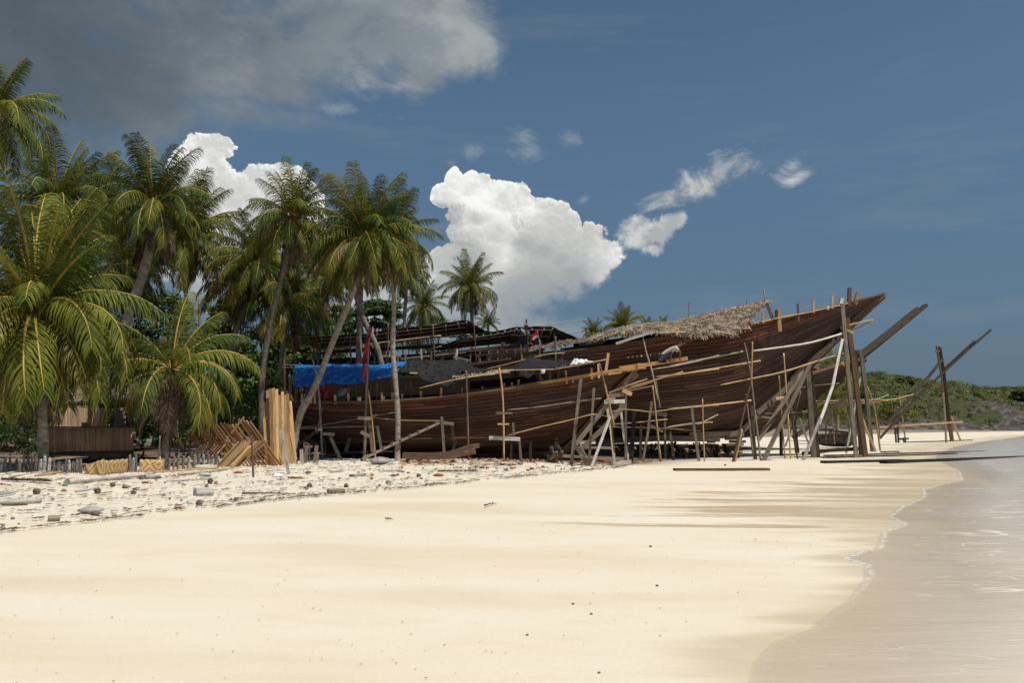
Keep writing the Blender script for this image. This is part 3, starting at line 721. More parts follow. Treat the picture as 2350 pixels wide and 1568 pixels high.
# ---------- broadleaf trees and bushes ----------
def leaves(b, c, r, n, size, rr, flat=.8, mi=0):
    for k in range(n):
        d = Vector((rr.gauss(0, 1), rr.gauss(0, 1), rr.gauss(0, 1) * flat)).normalized(); q = c + Vector((d.x * r[0], d.y * r[1], d.z * r[2])) * rr.uniform(.55, 1.0)
        nrm = (d + Vector((rr.uniform(-.8, .8), rr.uniform(-.8, .8), rr.uniform(-.2, 1)))).normalized()
        x = nrm.orthogonal().normalized(); x.rotate(Matrix.Rotation(rr.random() * 6.28, 3, nrm)); y = nrm.cross(x); s = size * rr.uniform(.6, 1.3)
        b.quad(q - x * s * .5, q + y * s * .28, q + x * s * .5, q - y * s * .28, tone=rr.random(), mi=mi)
def tree(label, px, py, rx, ry, Y, kind='leaf', trunk=True, name='broadleaf_tree', cat='tree', n=60, ls=.22, group=None, layered=False):
    rr = random.Random(label); c = P(px, py, Y); m_ = M(Y); a, e = rx * m_, ry * m_
    g = zg(c.x, c.y)
    if Y > 280: g = float(hz(np.array([c.x]), np.array([c.y]))[0]) - .5; c.z = g + e * .75
    base = Vector((c.x, Y, g)); root = empty(name, base, label, cat, group)
    tb = MB()
    th = max(.3, c.z - g)
    top = base + Vector((0, 0, th * .8)); fork = base + Vector((rr.uniform(-.2, .2), 0, th * .42))
    tb.tube(curve([base - Vector((0, 0, .1)), fork, top], 8), [.06 * th * lerp(1, .4, i / 7) for i in range(8)], 7)
    b = MB(); cl = []
    for k in range(n):
        u = rr.random() * 6.28; v = rr.uniform(-.55, 1) if not layered else rr.choice([.2, .55, .85]) + rr.uniform(-.1, .1); ro = math.sqrt(max(0, 1 - v * v)) * rr.uniform(.45, 1.0)
        q = c + Vector((math.cos(u) * ro * a, math.sin(u) * ro * a * .8, v * e)); cl.append(q)
        cr = rr.uniform(.16, .30) * min(a, e * 1.6)
        leaves(b, q, (cr * 1.25, cr * 1.25, cr * (.4 if layered else .75)), int(70), ls, rr)
    for q in rr.sample(cl, min(12, len(cl))):
        tb.tube(curve([fork.lerp(top, rr.random()), (fork + q) / 2 + Vector((0, 0, .1 * e)), q], 5), [.022 * th, .018 * th, .013 * th, .009 * th, .004 * th], 5)
    tb.build('trunk', 'bark', root); b.build('crown', kind, root)
tree('umbrella shaped green tree between the leaning palm and the slim palm', 865, 752, 70, 62, 56, 'leaf', n=80, layered=True, group='green trees behind the shipyard')
tree('green tree with sky showing through left of the umbrella shaped tree', 778, 760, 50, 55, 58, 'leaf', n=46, group='green trees behind the shipyard')
tree('yellow green tree beside the utility pole', 512, 745, 48, 58, 52, 'leaf_light', n=50, group='green trees behind the shipyard')
tree('dense bushy tree below the utility pole', 500, 850, 100, 80, 50, 'leaf', n=90, group='green trees behind the shipyard')
tree('dark bushy tree behind the upright plank stack', 600, 850, 75, 95, 47, 'leaf', n=80, group='green trees behind the shipyard')
tree('dark bushy tree behind the big leaning palm', 730, 800, 80, 75, 54, 'leaf', n=70, group='green trees behind the shipyard')
tree('low green tree at the left end of the netting roof', 690, 850, 60, 70, 50, 'leaf', n=60, group='green trees behind the shipyard')
tree('dark tree behind the hut roof', 240, 850, 110, 120, 46, 'leaf', n=100, group='green trees behind the shipyard')
tree('dark tree behind the short young palm', 370, 790, 95, 120, 48, 'leaf', n=90, group='green trees behind the shipyard')
tree('dark tree at the left edge behind the drooping young palm', 60, 800, 130, 170, 44, 'leaf', n=110, group='green trees behind the shipyard')
tree('green tree low behind the netting roof below the lone palm', 1000, 775, 100, 45, 66, 'leaf', n=60, group='green trees behind the shipyard')
tree('green shrub growing behind the herringbone timbers', 540, 960, 80, 60, 34.5, 'leaf', name='shrub', cat='shrub', n=60, ls=.12)
tree('green shrub growing behind the foot of the plank stack', 620, 930, 40, 85, 35.5, 'leaf', name='shrub', cat='shrub', n=50, ls=.12)
tree('low green shrub right of the hut on the ground', 320, 1005, 26, 14, 31, 'leaf_light', name='shrub', cat='shrub', n=16, ls=.1)
tree('dark shrub under the short young palm', 430, 985, 70, 60, 34, 'leaf', name='shrub', cat='shrub', n=50, ls=.12)
tree('dark shrub under the hut at its left', 60, 1000, 90, 60, 33, 'leaf', name='shrub', cat='shrub', n=60, ls=.12)
tree('dark shrub filling the gap behind the hut rail', 300, 950, 60, 70, 35, 'leaf', name='shrub', cat='shrub', n=60, ls=.14)
tree('bright yellow green bush behind the leaning keel timber', 2052, 945, 44, 32, 150, 'leaf_light', name='bush', cat='bush', n=40, ls=.5)
tree('green bushes at the foot of the headland behind the scaffolds', 1960, 930, 55, 50, 120, 'leaf', name='bush', cat='bush', n=60, ls=.4)
tree('olive bush on the far beach under the farthest bow', 1870, 930, 60, 50, 110, 'leaf_light', name='bush', cat='bush', n=60, ls=.4)
for lb, x, y, rx, ry in (('rounded bush on the headland top right of the scaffold posts', 2075, 858, 24, 10), ('low bush on the headland skyline left of the rounded one', 2028, 864, 18, 8), ('flat bush on the headland skyline right of the rounded one', 2120, 860, 16, 7),
                         ('dark round tree on the headland by the right edge of the picture', 2338, 888, 22, 14), ('small dark bush on the right slope of the headland skyline', 2238, 877, 14, 5)):
    tree(lb, x, y + 3, rx * 1.15, ry, 292, 'leaf' if 'dark' in lb else 'leaf_light', name='bush', cat='bush', n=40, ls=.9, group='bushes on the headland skyline')
def scrub():
    b = MB(); rr = random.Random(5); n = 0
    while n < 2600:
        x = rr.uniform(62, 235); y = 262 + 83 * rr.random() ** 1.3; xa, ya = np.array([x]), np.array([y]); z = float(hz(xa, ya)[0]); rk = float(rockf(xa, ya)[0]); n += 1
        if z < 1.0 or rr.random() < rk * 1.05: continue
        R_ = rr.uniform(.8, 2.6) * (.6 if rk > .3 else 1); hh = R_ * rr.uniform(.45, .8); tn = rr.random(); gr = float(vn(xa, ya, .085)[0]); mi = 1 if rr.random() < .07 + .35 * (gr > .25) else (2 if rr.random() < .3 else 0)
        for k in range(int(16 + 9 * R_)):
            d = Vector((rr.gauss(0, 1), rr.gauss(0, 1), abs(rr.gauss(0, 1)))).normalized(); q = Vector((x, y, z - .2)) + Vector((d.x * R_, d.y * R_, d.z * hh)) * rr.uniform(.75, 1.05)
            s_ = rr.uniform(.3, .75); nr = (d + Vector((rr.gauss(0, .4), rr.gauss(0, .4), .2))).normalized(); u = nr.orthogonal().normalized(); u.rotate(Matrix.Rotation(rr.random() * 6.28, 3, nr)); w = nr.cross(u)
            b.quad(q - u * s_ * .6, q - w * s_ * .4, q + u * s_ * .6, q + w * s_ * .4, tone=min(1, max(0, tn * .7 + rr.uniform(0, .3))), mi=mi)
    b.build('headland_scrub', ['scrub', 'leaf_light', 'leaf'], label='green and olive scrub covering the headland', cat='scrub', kind='stuff')
scrub()
def woods():
    rr = random.Random(15); b = MB()
    for k in range(420):
        px = rr.uniform(-500, 1050); Y = rr.uniform(70, 100); top = 905 + 26 * math.sin(px * .011) + 14 * math.sin(px * .05); py = rr.uniform(top, 985)
        q = P(px, py, Y); leaves(b, q, (3.0, 2.5, 1.7), 45, .9, rr)
    b.build('distant_woods', 'leaf', label='dark mass of distant woods behind the palms and the hut', cat='woods', kind='stuff')
woods()
# ---------- wooden ships ----------
class Hull:
    def __init__(s, st):
        """st: rows of (sheer px, sheer py, keel px, keel py, half breadth, centre depth, fullness)"""
        s.st = st; n = len(st)
        s.S = [P(r[0], r[1], r[5] - r[4]) for r in st]; s.K = [P(r[2], r[3], r[5]) for r in st]
        m = 61
        s.Sc = curve(s.S, m); s.Kc = curve(s.K, m); s.m = m
        s.full = [float(np.interp(i / (m - 1) * (n - 1), range(n), [r[6] for r in st])) for i in range(m)]
        s.Yc = [float(np.interp(i / (m - 1) * (n - 1), range(n), [r[5] for r in st])) for i in range(m)]
        s.U = [0]
        for i in range(1, m): s.U.append(s.U[-1] + (s.Sc[i] - s.Sc[i - 1]).length)
    def pt(s, i, t, side=1, off=0):
        S, K, f = s.Sc[i], s.Kc[i], s.full[i]
        w = lerp(t, math.sin(min(t, 1) * math.pi / 2) ** .72, f); v = lerp(t, t ** 1.5, f)
        x = lerp(K.x, S.x, v); z = lerp(K.z, S.z, v); y = s.Yc[i] + (S.y - s.Yc[i]) * w - off
        if side < 0: y = 2 * s.Yc[i] - y
        return Vector((x, y, z))
    def near(s, px, t=.6):
        xs = [( (784 and 1175 + p.x / p.y * F / 1.0), p) for p in s.Sc]
        k = min(range(s.m), key=lambda i: abs(xs[i][0] - px)); return s.pt(k, t).y
def make_hull(h, name, root, ns, mat='hull', deck_t=.9, seed=1, sheer_w=.12):
    rr = random.Random(seed)
    b = MB(); bb = MB()
    for side in (1, -1):
        for k in range(ns):
            t0, t1 = (k / ns) ** .96, ((k + 1) / ns) ** .96; g = .10 * (t1 - t0)
            offk = rr.uniform(0, .012); i = 0
            while i < h.m - 1:
                j = min(h.m - 1, i + rr.randint(5, 13)); tone = rr.random() ** 1.3; off = offk + rr.uniform(0, .008)
                for q in range(i, j):
                    o2 = off + .004
                    A = h.pt(q, t0 + g, side, o2); B_ = h.pt(q + 1, t0 + g, side, o2); C_ = h.pt(q + 1, t1 - g, side, o2); D_ = h.pt(q, t1 - g, side, o2)
                    uv = [(h.U[q], k), (h.U[q + 1], k), (h.U[q + 1], k + 1), (h.U[q], k + 1)]
                    mi = 1 if k >= ns - max(2, ns // 7) else 0
                    if side > 0: b.quad(A, B_, C_, D_, uv, tone, mi=mi)
                    else: b.quad(D_, C_, B_, A, uv, tone, mi=mi)
                    # lower edge of each plank
                    A2 = h.pt(q, t0 + g, side, -.03); B2 = h.pt(q + 1, t0 + g, side, -.03)
                    b.quad(A2, B2, B_, A, uv, tone * .6)
                i = j
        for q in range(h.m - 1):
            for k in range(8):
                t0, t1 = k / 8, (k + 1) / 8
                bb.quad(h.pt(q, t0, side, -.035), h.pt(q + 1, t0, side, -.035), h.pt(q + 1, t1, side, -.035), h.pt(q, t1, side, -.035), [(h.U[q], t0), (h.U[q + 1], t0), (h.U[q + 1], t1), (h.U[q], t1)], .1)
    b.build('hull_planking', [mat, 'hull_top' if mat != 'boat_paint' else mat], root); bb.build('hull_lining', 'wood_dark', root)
    # stern transom and deck
    d = MB()
    for k in range(10):
        t0, t1 = k / 10, (k + 1) / 10
        d.quad(h.pt(0, t0, 1), h.pt(0, t1, 1), h.pt(0, t1, -1), h.pt(0, t0, -1), [(0, t0 * 3), (0, t1 * 3), (3, t1 * 3), (3, t0 * 3)], rr.random())
    d.build('transom', mat, root)
    d = MB()
    for q in range(h.m - 2):
        a, a2, c, c2 = h.pt(q, deck_t, 1, -.08), h.pt(q + 1, deck_t, 1, -.08), h.pt(q + 1, deck_t, -1, -.08), h.pt(q, deck_t, -1, -.08)
        d.quad(a, a2, c, c2, [(0, q), (0, q + 1), (6, q + 1), (6, q)], rr.random())
    d.build('deck', 'wood_dark', root)
    # stem, keel, top rail
    e = MB(); e.beam([p + Vector((0.02, 0, -.06)) for p in h.Kc], sheer_w * 2.6, sheer_w * 2.0, tone=.4, jit=.01, side=(0, 1, 0)); e.build('keel_and_stem', 'wood_brown', root)
    for side in (1, -1):
        e = MB(); e.beam([h.pt(i, 1, side, .03) + Vector((0, 0, sheer_w * .15)) for i in range(0, h.m, 2)], sheer_w * .6, sheer_w * 1.3, tone=.6, jit=.01, side=(0, 1, 0)); e.build('gunwale', 'wood_brown', root)

# near, smaller ship
sm = Hull([(650, 921, 690, 990, 1.3, 36, .5), (770, 925, 770, 1034, 2.0, 36, .8), (890, 921, 890, 1041, 2.3, 36, .95), (1010, 913, 1000, 1042, 2.3, 36, 1), (1130, 898, 1100, 1041, 2.3, 36, .95),
           (1250, 882, 1200, 1038, 2.0, 36, .8), (1332, 871, 1285, 1031, 1.5, 36, .5), (1390, 861, 1338, 985, 1.0, 36, .25), (1430, 855, 1395, 915, .5, 36, .1), (1462, 850, 1458, 853, .06, 36, 0)])
r_small = empty('wooden_ship', (0, 36, zg(0, 36)), 'smaller brown plank hull in front, with the blue tarpaulin over its stern', 'ship')
make_hull(sm, 'small', r_small, 22, seed=3, sheer_w=.13)
big = Hull([(690, 882, 760, 985, 2.6, 44, .6), (800, 876, 850, 994, 3.5, 44, .85), (950, 855, 980, 999, 4.0, 44, 1), (1061, 841, 1100, 1000, 4.2, 44, 1), (1241, 815, 1250, 1000, 4.2, 44, 1), (1389, 797, 1400, 1000, 4.2, 44, 1),
            (1532, 774, 1520, 999, 4.0, 44, .95), (1640, 760, 1610, 997, 3.6, 44.4, .85), (1715, 747, 1690, 985, 3.1, 44.8, .65), (1780, 734, 1750, 938, 2.6, 45.4, .45), (1850, 718, 1815, 878, 2.0, 46.2, .28), (1928, 700, 1890, 803, 1.2, 47.2, .12),
            (1985, 686, 1960, 735, .6, 48, .05), (2027, 675, 2025, 678, .06, 48.6, 0)])
r_big = empty('wooden_ship', (0, 44, zg(0, 44)), 'huge brown plank ship with the high sharp bow under a palm thatch shelter', 'ship')
make_hull(big, 'big', r_big, 34, mat='hull_grey', seed=9, sheer_w=.15)
far = Hull([(1240, 900, 1270, 985, 2.5, 58, .6), (1400, 885, 1420, 995, 3.2, 58, .9), (1600, 868, 1600, 998, 3.3, 58, .9), (1760, 856, 1730, 993, 2.8, 58, .7), (1830, 850, 1790, 965, 2.1, 58.5, .45), (1880, 843, 1845, 925, 1.5, 59, .25), (1935, 831, 1905, 880, .8, 59.5, .1), (1985, 818, 1983, 822, .06, 60, 0)])
r_far = empty('wooden_ship', (10, 58, zg(10, 58)), 'third plank hull half hidden behind the high bow, long beam rising from it', 'ship')
make_hull(far, 'far', r_far, 18, seed=12, sheer_w=.15)
def bm(name, mat, root, crop, pts, w, Y, h=None, kind='beam', label=None, **kw):
    """one timber from picture points; w in picture px of that crop's view"""
    Ys = Y if isinstance(Y, (list, tuple)) else [Y] * len(pts)
    k = CR[crop][2]; q = [P(a, c, y) for (a, c), y in zip(cv(crop, pts), Ys)]
    W = w * k * M(Ys[0]); b = MB()
    if kind == 'beam': b.beam(q, W, h or W * .8, **kw)
    else: 
        q = curve(q, max(6, len(q) * 3)); n = len(q); b.tube(q, [W / 2 * (1 + .12 * math.sin(i * 2.2 + W * 90)) * lerp(1.06, .88, i / n) for i in range(n)], 7, jit=.08)
    o = b.build(name, mat, root)
    if label: o['label'] = label
    return o
# bow knees and orange head timber of the smaller ship
bm('bowsprit_timber', 'wood_rail', r_small, 'B', [(365, 805), (800, 737), (1230, 660)], 22, 33.9)
bm('bowsprit_timber', 'wood_rail', r_small, 'B', [(1195, 655), (1500, 615), (1720, 580)], 27, [35.4, 35.2, 34.9], label='thicker front length of the orange head timber')
bm('scarf_block', 'wood_rail', r_small, 'B', [(1200, 662), (1395, 640)], 36, 35.2); bm('scarf_block', 'wood_rail', r_small, 'B', [(1335, 637), (1400, 640)], 40, 35.0)
bm('bow_cheek', 'wood_tan', r_small, 'B', [(1115, 702), (1215, 687)], 12, 34.4)
bm('stem_face', 'wood_brown', r_small, 'B', [(1325, 685), (1215, 780), (1120, 890), (1000, 1035), (880, 1180), (770, 1290)], 42, 35.7, side=(0, 1, 0))
# frame timbers and stanchions standing above the smaller ship's side
for (x, y0, y1, w) in ((255, 848, 903, 12), (300, 790, 908, 14), (345, 850, 908, 14), (415, 852, 912, 12), (445, 850, 915, 14), (600, 860, 918, 17), (700, 845, 918, 17), (700, 780, 850, 12), (760, 775, 915, 11), (870, 770, 912, 10), (920, 770, 912, 12), (958, 840, 910, 16), (955, 775, 840, 10),
                       (1030, 735, 840, 12), (1038, 840, 907, 20), (1110, 850, 905, 16), (1140, 760, 905, 12), (1180, 750, 900, 14), (1255, 830, 888, 17), (1405, 805, 882, 18), (1500, 790, 870, 12), (1565, 805, 865, 14), (1725, 795, 848, 14)):
    tall = y0 < 800 and w < 15
    bm('frame_timber', 'wood_brown' if tall else 'wood_tan', r_small, 'A', [(x + rnd.uniform(-4, 4), y0), (x, y1 + 12)], w, 33.95 if not tall else 34.3)
for (x, y0, y1, w, dx) in ((155, 795, 850, 14, 0), (380, 765, 820, 15, 2), (430, 742, 812, 16, -4), (320, 768, 828, 16, 0), (608, 732, 792, 14, 0), (790, 672, 764, 15, 8), (985, 652, 730, 16, 6), (1038, 620, 722, 16, 4), (1110, 540, 670, 20, -14), (670, 745, 780, 10, 0), (845, 735, 756, 14, 0)):
    bm('frame_timber', 'wood_tan', r_small, 'B', [(x - dx * .3, y0), (x + dx, y1 + 10)], w, 34.1 + max(0, (x - 900)) * .004)
# decks, beams and uprights inside the smaller ship, seen as shapes in the dark
for k in range(26):
    x = 664 + k * 25 + rnd.uniform(-6, 6); q = P(x, 880, 38); z0 = P(x, 925, 38).z
    b = MB(); b.beam([Vector((q.x, 37.9, z0)), Vector((q.x + rnd.uniform(-.1, .1), 37.9, z0 + rnd.uniform(.9, 1.6)))], .12, .10); b.build('stanchion', 'wood_dark', r_small)
for yy in (36.6, 37.6):
    bm('deck_beam', 'wood_dark', r_small, 'D', [(672, 868), (1000, 862), (1250, 835)], 7, yy)
bm('deckhouse_wall', 'painted_shade_wood', r_small, 'D', [(700, 893), (1180, 876)], 46, 37.2, h=.05)  # dark wall colour stands in for the shaded interior
bm('deckhouse_wall', 'painted_shade_wood', r_small, 'B', [(60, 790), (560, 735)], 60, 36.8, h=.05)
# upper works of the big ship
for (x, y0, y1, w, mt, dx, lb) in ((795, 285, 430, 26, 'wood_tan', 8, ''), (780, 292, 345, 20, 'wood_dark', 0, ''), (933, 243, 360, 14, 'wood_brown', 6, ''), (1046, 218, 298, 17, 'wood_tan', 0, ''), (1181, 185, 268, 16, 'wood_tan', 0, ''), (1252, 205, 250, 26, 'wood_pale', -14, 'white topped timber head'), (1148, 262, 275, 18, 'wood_pale', 0, ''),
                                   (1306, 130, 245, 24, 'wood_brown', -4, 'tall reddish timber head'), (1368, 165, 235, 24, 'wood_orange', -24, 'bright orange timber leaning at the bow'), (580, 330, 392, 17, 'wood_tan', 0, ''), (684, 305, 372, 17, 'wood_tan', 3, '')):
    Yh = float(np.interp(x, [500, 800, 1100, 1306, 1500], [41.2, 42.5, 44.6, 46.3, 48]))
    bm('frame_timber', mt, r_big, 'C', [(x, y0), (x + dx, y1 + 14)], w, Yh, label=lb or None)
bm('top_rail', 'wood_tan', r_big, 'C', [(565, 398), (800, 345), (1000, 308), (1290, 242)], 9, [41.3, 42.4, 43.8, 46.1])
bm('stem_face', 'wood_brown', r_big, 'C', [(1553, 177), (1440, 262), (1330, 370)], 30, [48.5, 48.1, 47.6], side=(0, 1, 0))
bm('stem_face', 'wood_dark', r_big, 'C', [(1330, 370), (1200, 500), (1040, 655), (880, 800)], 40, [47.5, 46.9, 45.9, 45.4], side=(0, 1, 0))
bm('stem_face', 'wood_grey', r_big, 'C', [(975, 735), (800, 900), (640, 1035)], 34, [44.6, 44.2, 43.8], side=(0, 1, 0), label='grey lower stem timber')
bm('forefoot_knee', 'wood_grey', r_big, 'C', [(640, 1050), (540, 1150), (470, 1185)], 40, 44.5)
bm('keel_timber', 'wood_grey', r_big, 'B', [(1020, 1215), (1500, 1190), (1960, 1195)], 44, 43.7, h=.4)
bm('keel_timber', 'wood_grey', r_big, 'C', [(150, 1190), (540, 1180)], 40, 43.7, h=.4)
bm('bulwark_plank', 'wood_brown', r_big, 'B', [(750, 520), (860, 505), (1085, 482)], 30, 40.6, h=.06)
bm('bulwark_plank', 'hull', r_big, 'B', [(600, 545), (1090, 500), (1500, 440), (1960, 398)], 26, 40.0, h=.07)
bm('deckhouse_wall', 'painted_shade_wood', r_big, 'B', [(850, 500), (1300, 450), (1700, 400)], 70, 42.0, h=.1)
for k in range(22):
    x = 660 + k * 27.5 + rnd.uniform(-8, 8); h0 = float(np.interp(x, [690, 1061, 1241], [880, 841, 815]))
    bm('stanchion', rnd.choice(['wood_grey', 'wood_brown', 'wood_dark']), r_big, 'D', [(x + rnd.uniform(-3, 3), h0 - rnd.uniform(18, 44)), (x, h0 + 6)], rnd.uniform(3.5, 6), 40.3 + rnd.random() * .6)
for (p, w, mt, y) in (([(700, 812), (900, 800), (1060, 792), (1230, 775)], 8, 'wood_dark', 43), ([(690, 832), (900, 822), (1100, 806)], 10, 'wood_dark', 45), ([(760, 842), (1010, 836)], 5, 'wood_brown', 42.5), ([(920, 824), (1070, 808)], 5, 'wood_grey', 41), ([(870, 818), (920, 818)], 4, 'wood_tan', 41),
                  ([(700, 852), (1080, 824), (1250, 798)], 12, 'wood_dark', 46), ([(1000, 815), (1240, 782)], 5, 'wood_brown', 41), ([(980, 800), (1150, 785)], 10, 'wood_dark', 46), ([(1090, 818), (1160, 808)], 4, 'wood_tan', 41.5), ([(1040, 822), (1075, 829)], 6, 'wood_grey', 40.4)):
    bm('deck_beam', mt, r_big, 'D', p, w, y)
bm('cabin_wall', 'painted_shade_wood', r_big, 'D', [(700, 862), (950, 845), (1240, 805)], 46, 47.2, h=.1)
bm('cabin_wall', 'wood_brown', r_big, 'A', [(1200, 585), (1330, 582)], 28, 43.5, h=.1)
for k in range(8): bm('stanchion', 'wood_grey', r_big, 'B', [(135 + k * 68, 520 - k * 4), (137 + k * 68, 625 - k * 8)], 11, 40.4)
bm('hand_rail', 'wood_brown', r_big, 'B', [(0, 528), (340, 512), (560, 500)], 9, 40.3)
# gap between planks low at the sheer of the big ship shows fresh blocks
for k in range(9): bm('filler_block', rnd.choice(['wood_tan', 'wood_pale', 'wood_brown']), r_big, 'B', [(1225 + k * 34, 577 - k * 3.5), (1237 + k * 34, 575 - k * 3.5)], 12, 39.62, h=.1)
# bow beam of the third hull
bm('bow_beam', 'wood_dark', r_far, 'C', [(1370, 625), (1590, 455), (1795, 288)], 42, [58.8, 60.2, 61.5], h=.35)
bm('bow_beam', 'wood_dark', r_far, 'C', [(1375, 650), (1600, 465), (1850, 258)], 26, [58.9, 60.4, 62.1], h=.4, label='lower longer bow beam')
bm('deck_rail', 'wood_brown', r_far, 'C', [(1035, 745), (1280, 665), (1395, 640)], 22, [56.5, 57.7, 58.6])
bm('plank_end', 'wood_orange', r_far, 'C', [(1035, 680), (1085, 712)], 20, 56)
# ---------- netting roofs over the shipyard ----------
def patch(name, mat, rows, nx=40, ny=8, wob=.05, label=None, cat=None, parent=None, seed=0, fold=0, origin=None, kind=None):
    """cloth or sheet through rows of 3-D curves"""
    rw = [curve(r, nx) for r in rows]; b = MB(); grid = []
    for j in range(ny):
        u = j / (ny - 1) * (len(rw) - 1); k = min(int(u), len(rw) - 2); t = u - k; line = []
        for i in range(nx):
            q = rw[k][i].lerp(rw[k + 1][i], t)
            nz = mn.noise(Vector((i * .33 + seed, j * .4, seed))) + .5 * mn.noise(Vector((i * .9 + seed, j * .8, 7)))
            fl = math.sin(i * 1.9 + 2 * mn.noise(Vector((i * .2, j * .3, seed)))) * fold * (j / ny)
            line.append(q + Vector((0, -1, .6)) * (nz * wob + fl)); 
        grid.append(line)
    b.v = [q for l in grid for q in l]
    for j in range(ny - 1):
        for i in range(nx - 1):
            a = j * nx + i; b.face((a, a + 1, a + nx + 1, a + nx), [(i / nx * 8, j / ny), ((i + 1) / nx * 8, j / ny), ((i + 1) / nx * 8, (j + 1) / ny), (i / nx * 8, (j + 1) / ny)], .5, True)
    o = b.build(name, mat, parent, label, cat)
    sd_ = o.modifiers.new('thick', 'SOLIDIFY'); sd_.thickness = .012
    return o
def pl(crop, pts, Y):
    Ys = Y if isinstance(Y, (list, tuple)) else [Y] * len(pts)
    return [P(a, c, y) for (a, c), y in zip(cv(crop, pts), Ys)]
def roof(label, near, ridge, back, root_at, rafters, posts, mat='netting', cat='shelter', name='netting_shelter'):
    root = empty(name, root_at, label, cat)
    patch('roof', mat, [near, ridge, back] if back else [near, ridge], 44, 9, .05, parent=root)
    n_ = curve(near, rafters); r2 = curve(ridge, rafters)
    for k in range(rafters):
        b = MB(); b.tube([n_[k] - Vector((0, 0, .08)), r2[k] - Vector((0, 0, .08))], .035, 6); b.build('rafter', 'bamboo_grey', root)
    for t in (0.02, .35, .68, .98):
        b = MB(); b.tube([a.lerp(c, t) - Vector((0, 0, .13)) for a, c in zip(n_, r2)], .035, 6); b.build('purlin', 'bamboo_grey', root)
    for (cr_, p, w, Y, mt) in posts: bm('post', mt, root, cr_, p, w, Y, kind='tube')
    return root
# long roof: lower far-left edge rises to the gable peak at right; underside visible
roof('long black netting roof on thin poles at left, rising to a bamboo edged peak',
     pl('A', [(345, 470), (560, 503), (800, 485), (1100, 440), (1340, 405), (1640, 388)], [47, 47, 47, 46.5, 46, 46]), pl('A', [(318, 428), (600, 405), (850, 388), (1060, 356), (1345, 325), (1600, 285)], [42.5, 42, 41.5, 41.2, 41, 41]), None,
     (-9, 44, .7), 16, [('A', [(435, 425), (432, 640)], 10, 42, 'wood_brown'), ('A', [(713, 385), (718, 630)], 12, 41, 'wood_grey'), ('A', [(1003, 310), (998, 630)], 13, 41.2, 'wood_brown'), ('A', [(1343, 318), (1355, 600)], 15, 40.9, 'wood_grey'), ('A', [(1598, 285), (1605, 388)], 9, 42.5, 'wood_grey'),
      ('A', [(560, 480), (562, 640)], 9, 47, 'wood_dark'), ('A', [(860, 450), (860, 640)], 9, 47, 'wood_dark'), ('A', [(1160, 430), (1160, 640)], 9, 47, 'wood_dark')])
patch('roof_sheet', 'netting', [pl('A', [(1600, 284), (1680, 330), (1760, 372), (1860, 372)], [41, 41.5, 42, 42.5]), pl('A', [(1345, 405), (1480, 402), (1640, 390), (1800, 400)], 46)], 16, 5, .04, 'black netting wing drooping right from the bamboo edged peak', 'netting')
roof('wider black netting roof at right, ending behind the small red and white flag',
     pl('A', [(1380, 500), (1640, 470), (1960, 445)], 45.5) + pl('B', [(330, 470), (620, 500)], 45.5), pl('A', [(1640, 398), (1800, 378), (1960, 345)], [40.9, 40.9, 40.8]) + pl('B', [(440, 340), (690, 338)], [40.7, 40.7]), None,
     (-1, 43, .7), 14, [('A', [(1655, 290), (1678, 660)], 9, 40.5, 'wood_brown'), ('B', [(488, 280), (503, 580)], 13, 39.5, 'wood_dark'), ('B', [(685, 325), (708, 440)], 7, 41.5, 'wood_tan'), ('B', [(710, 412), (712, 620)], 15, 39.7, 'wood_grey'), ('B', [(765, 510), (765, 600)], 8, 39.8, 'bamboo'), ('B', [(655, 345), (700, 560)], 6, 42, 'wood_dark')])
patch('roof_sheet', 'netting', [pl('B', [(690, 338), (780, 380), (905, 436)], [40.8, 41, 41.5]), pl('B', [(440, 480), (620, 490), (880, 445)], 45)], 16, 5, .04, 'black netting end sloping down to the right over the thatch', 'netting')
def pole(label, crop, pts, w, mat='wood_grey', Y=None, kind='beam', name='scaffold_pole', cat='pole', lean=0, group=None, h=None, ground=True, bend=0):
    p = cv(crop, pts); k = CR[crop][2]
    if Y is None:
        base = G(*p[-1]); bx = p[-1][0]; cap = 33.0 if bx < 1290 else 33.2 if bx < 1400 else 36 if bx < 1450 else 39.2 if bx < 1700 else 41.2 if bx < 1760 else 43.5 if bx < 1850 else 500
        Yb = min(base.y, cap); L = len(p) - 1
        Ys = [Yb + lean * (1 - i / L) for i in range(len(p))]
    else: Ys = Y if isinstance(Y, (list, tuple)) else [Y] * len(p)
    q = [P(a, c, y) for (a, c), y in zip(p, Ys)]
    if Y is None and q[-1].z > zg(q[-1].x, q[-1].y) + .02:
        d_ = (q[-1] - q[-2]).normalized(); q[-1] = q[-1] + d_ * ((q[-1].z - zg(q[-1].x, q[-1].y)) / max(.3, -d_.z))
    if Y is None: q[-1] = q[-1] + (q[-1] - q[-2]).normalized() * .15
    W = max(.02, w * k * M(sum(Ys) / len(Ys))); b = MB()
    if len(q) == 2 and kind == 'tube':
        m = (q[0] + q[1]) / 2 + Vector((rnd.uniform(-1, 1), 0, 0)) * (q[0] - q[1]).length * .012; q = [q[0], m, q[1]]
    if kind == 'beam': b.beam(q, W, h or W * .75, jit=.06)
    else:
        q = curve(q, max(8, len(q) * 3)); n = len(q)
        b.tube(q, [W / 2 * (1 + .10 * math.sin(i * 2.7 + W * 77)) * lerp(.82, 1.08, i / n) for i in range(n)], 7, jit=.1)
    return b.build(name, mat, label=label, cat=cat, group=group)
T = 'tube'; pole_group = 'poles and props of the scaffolding'
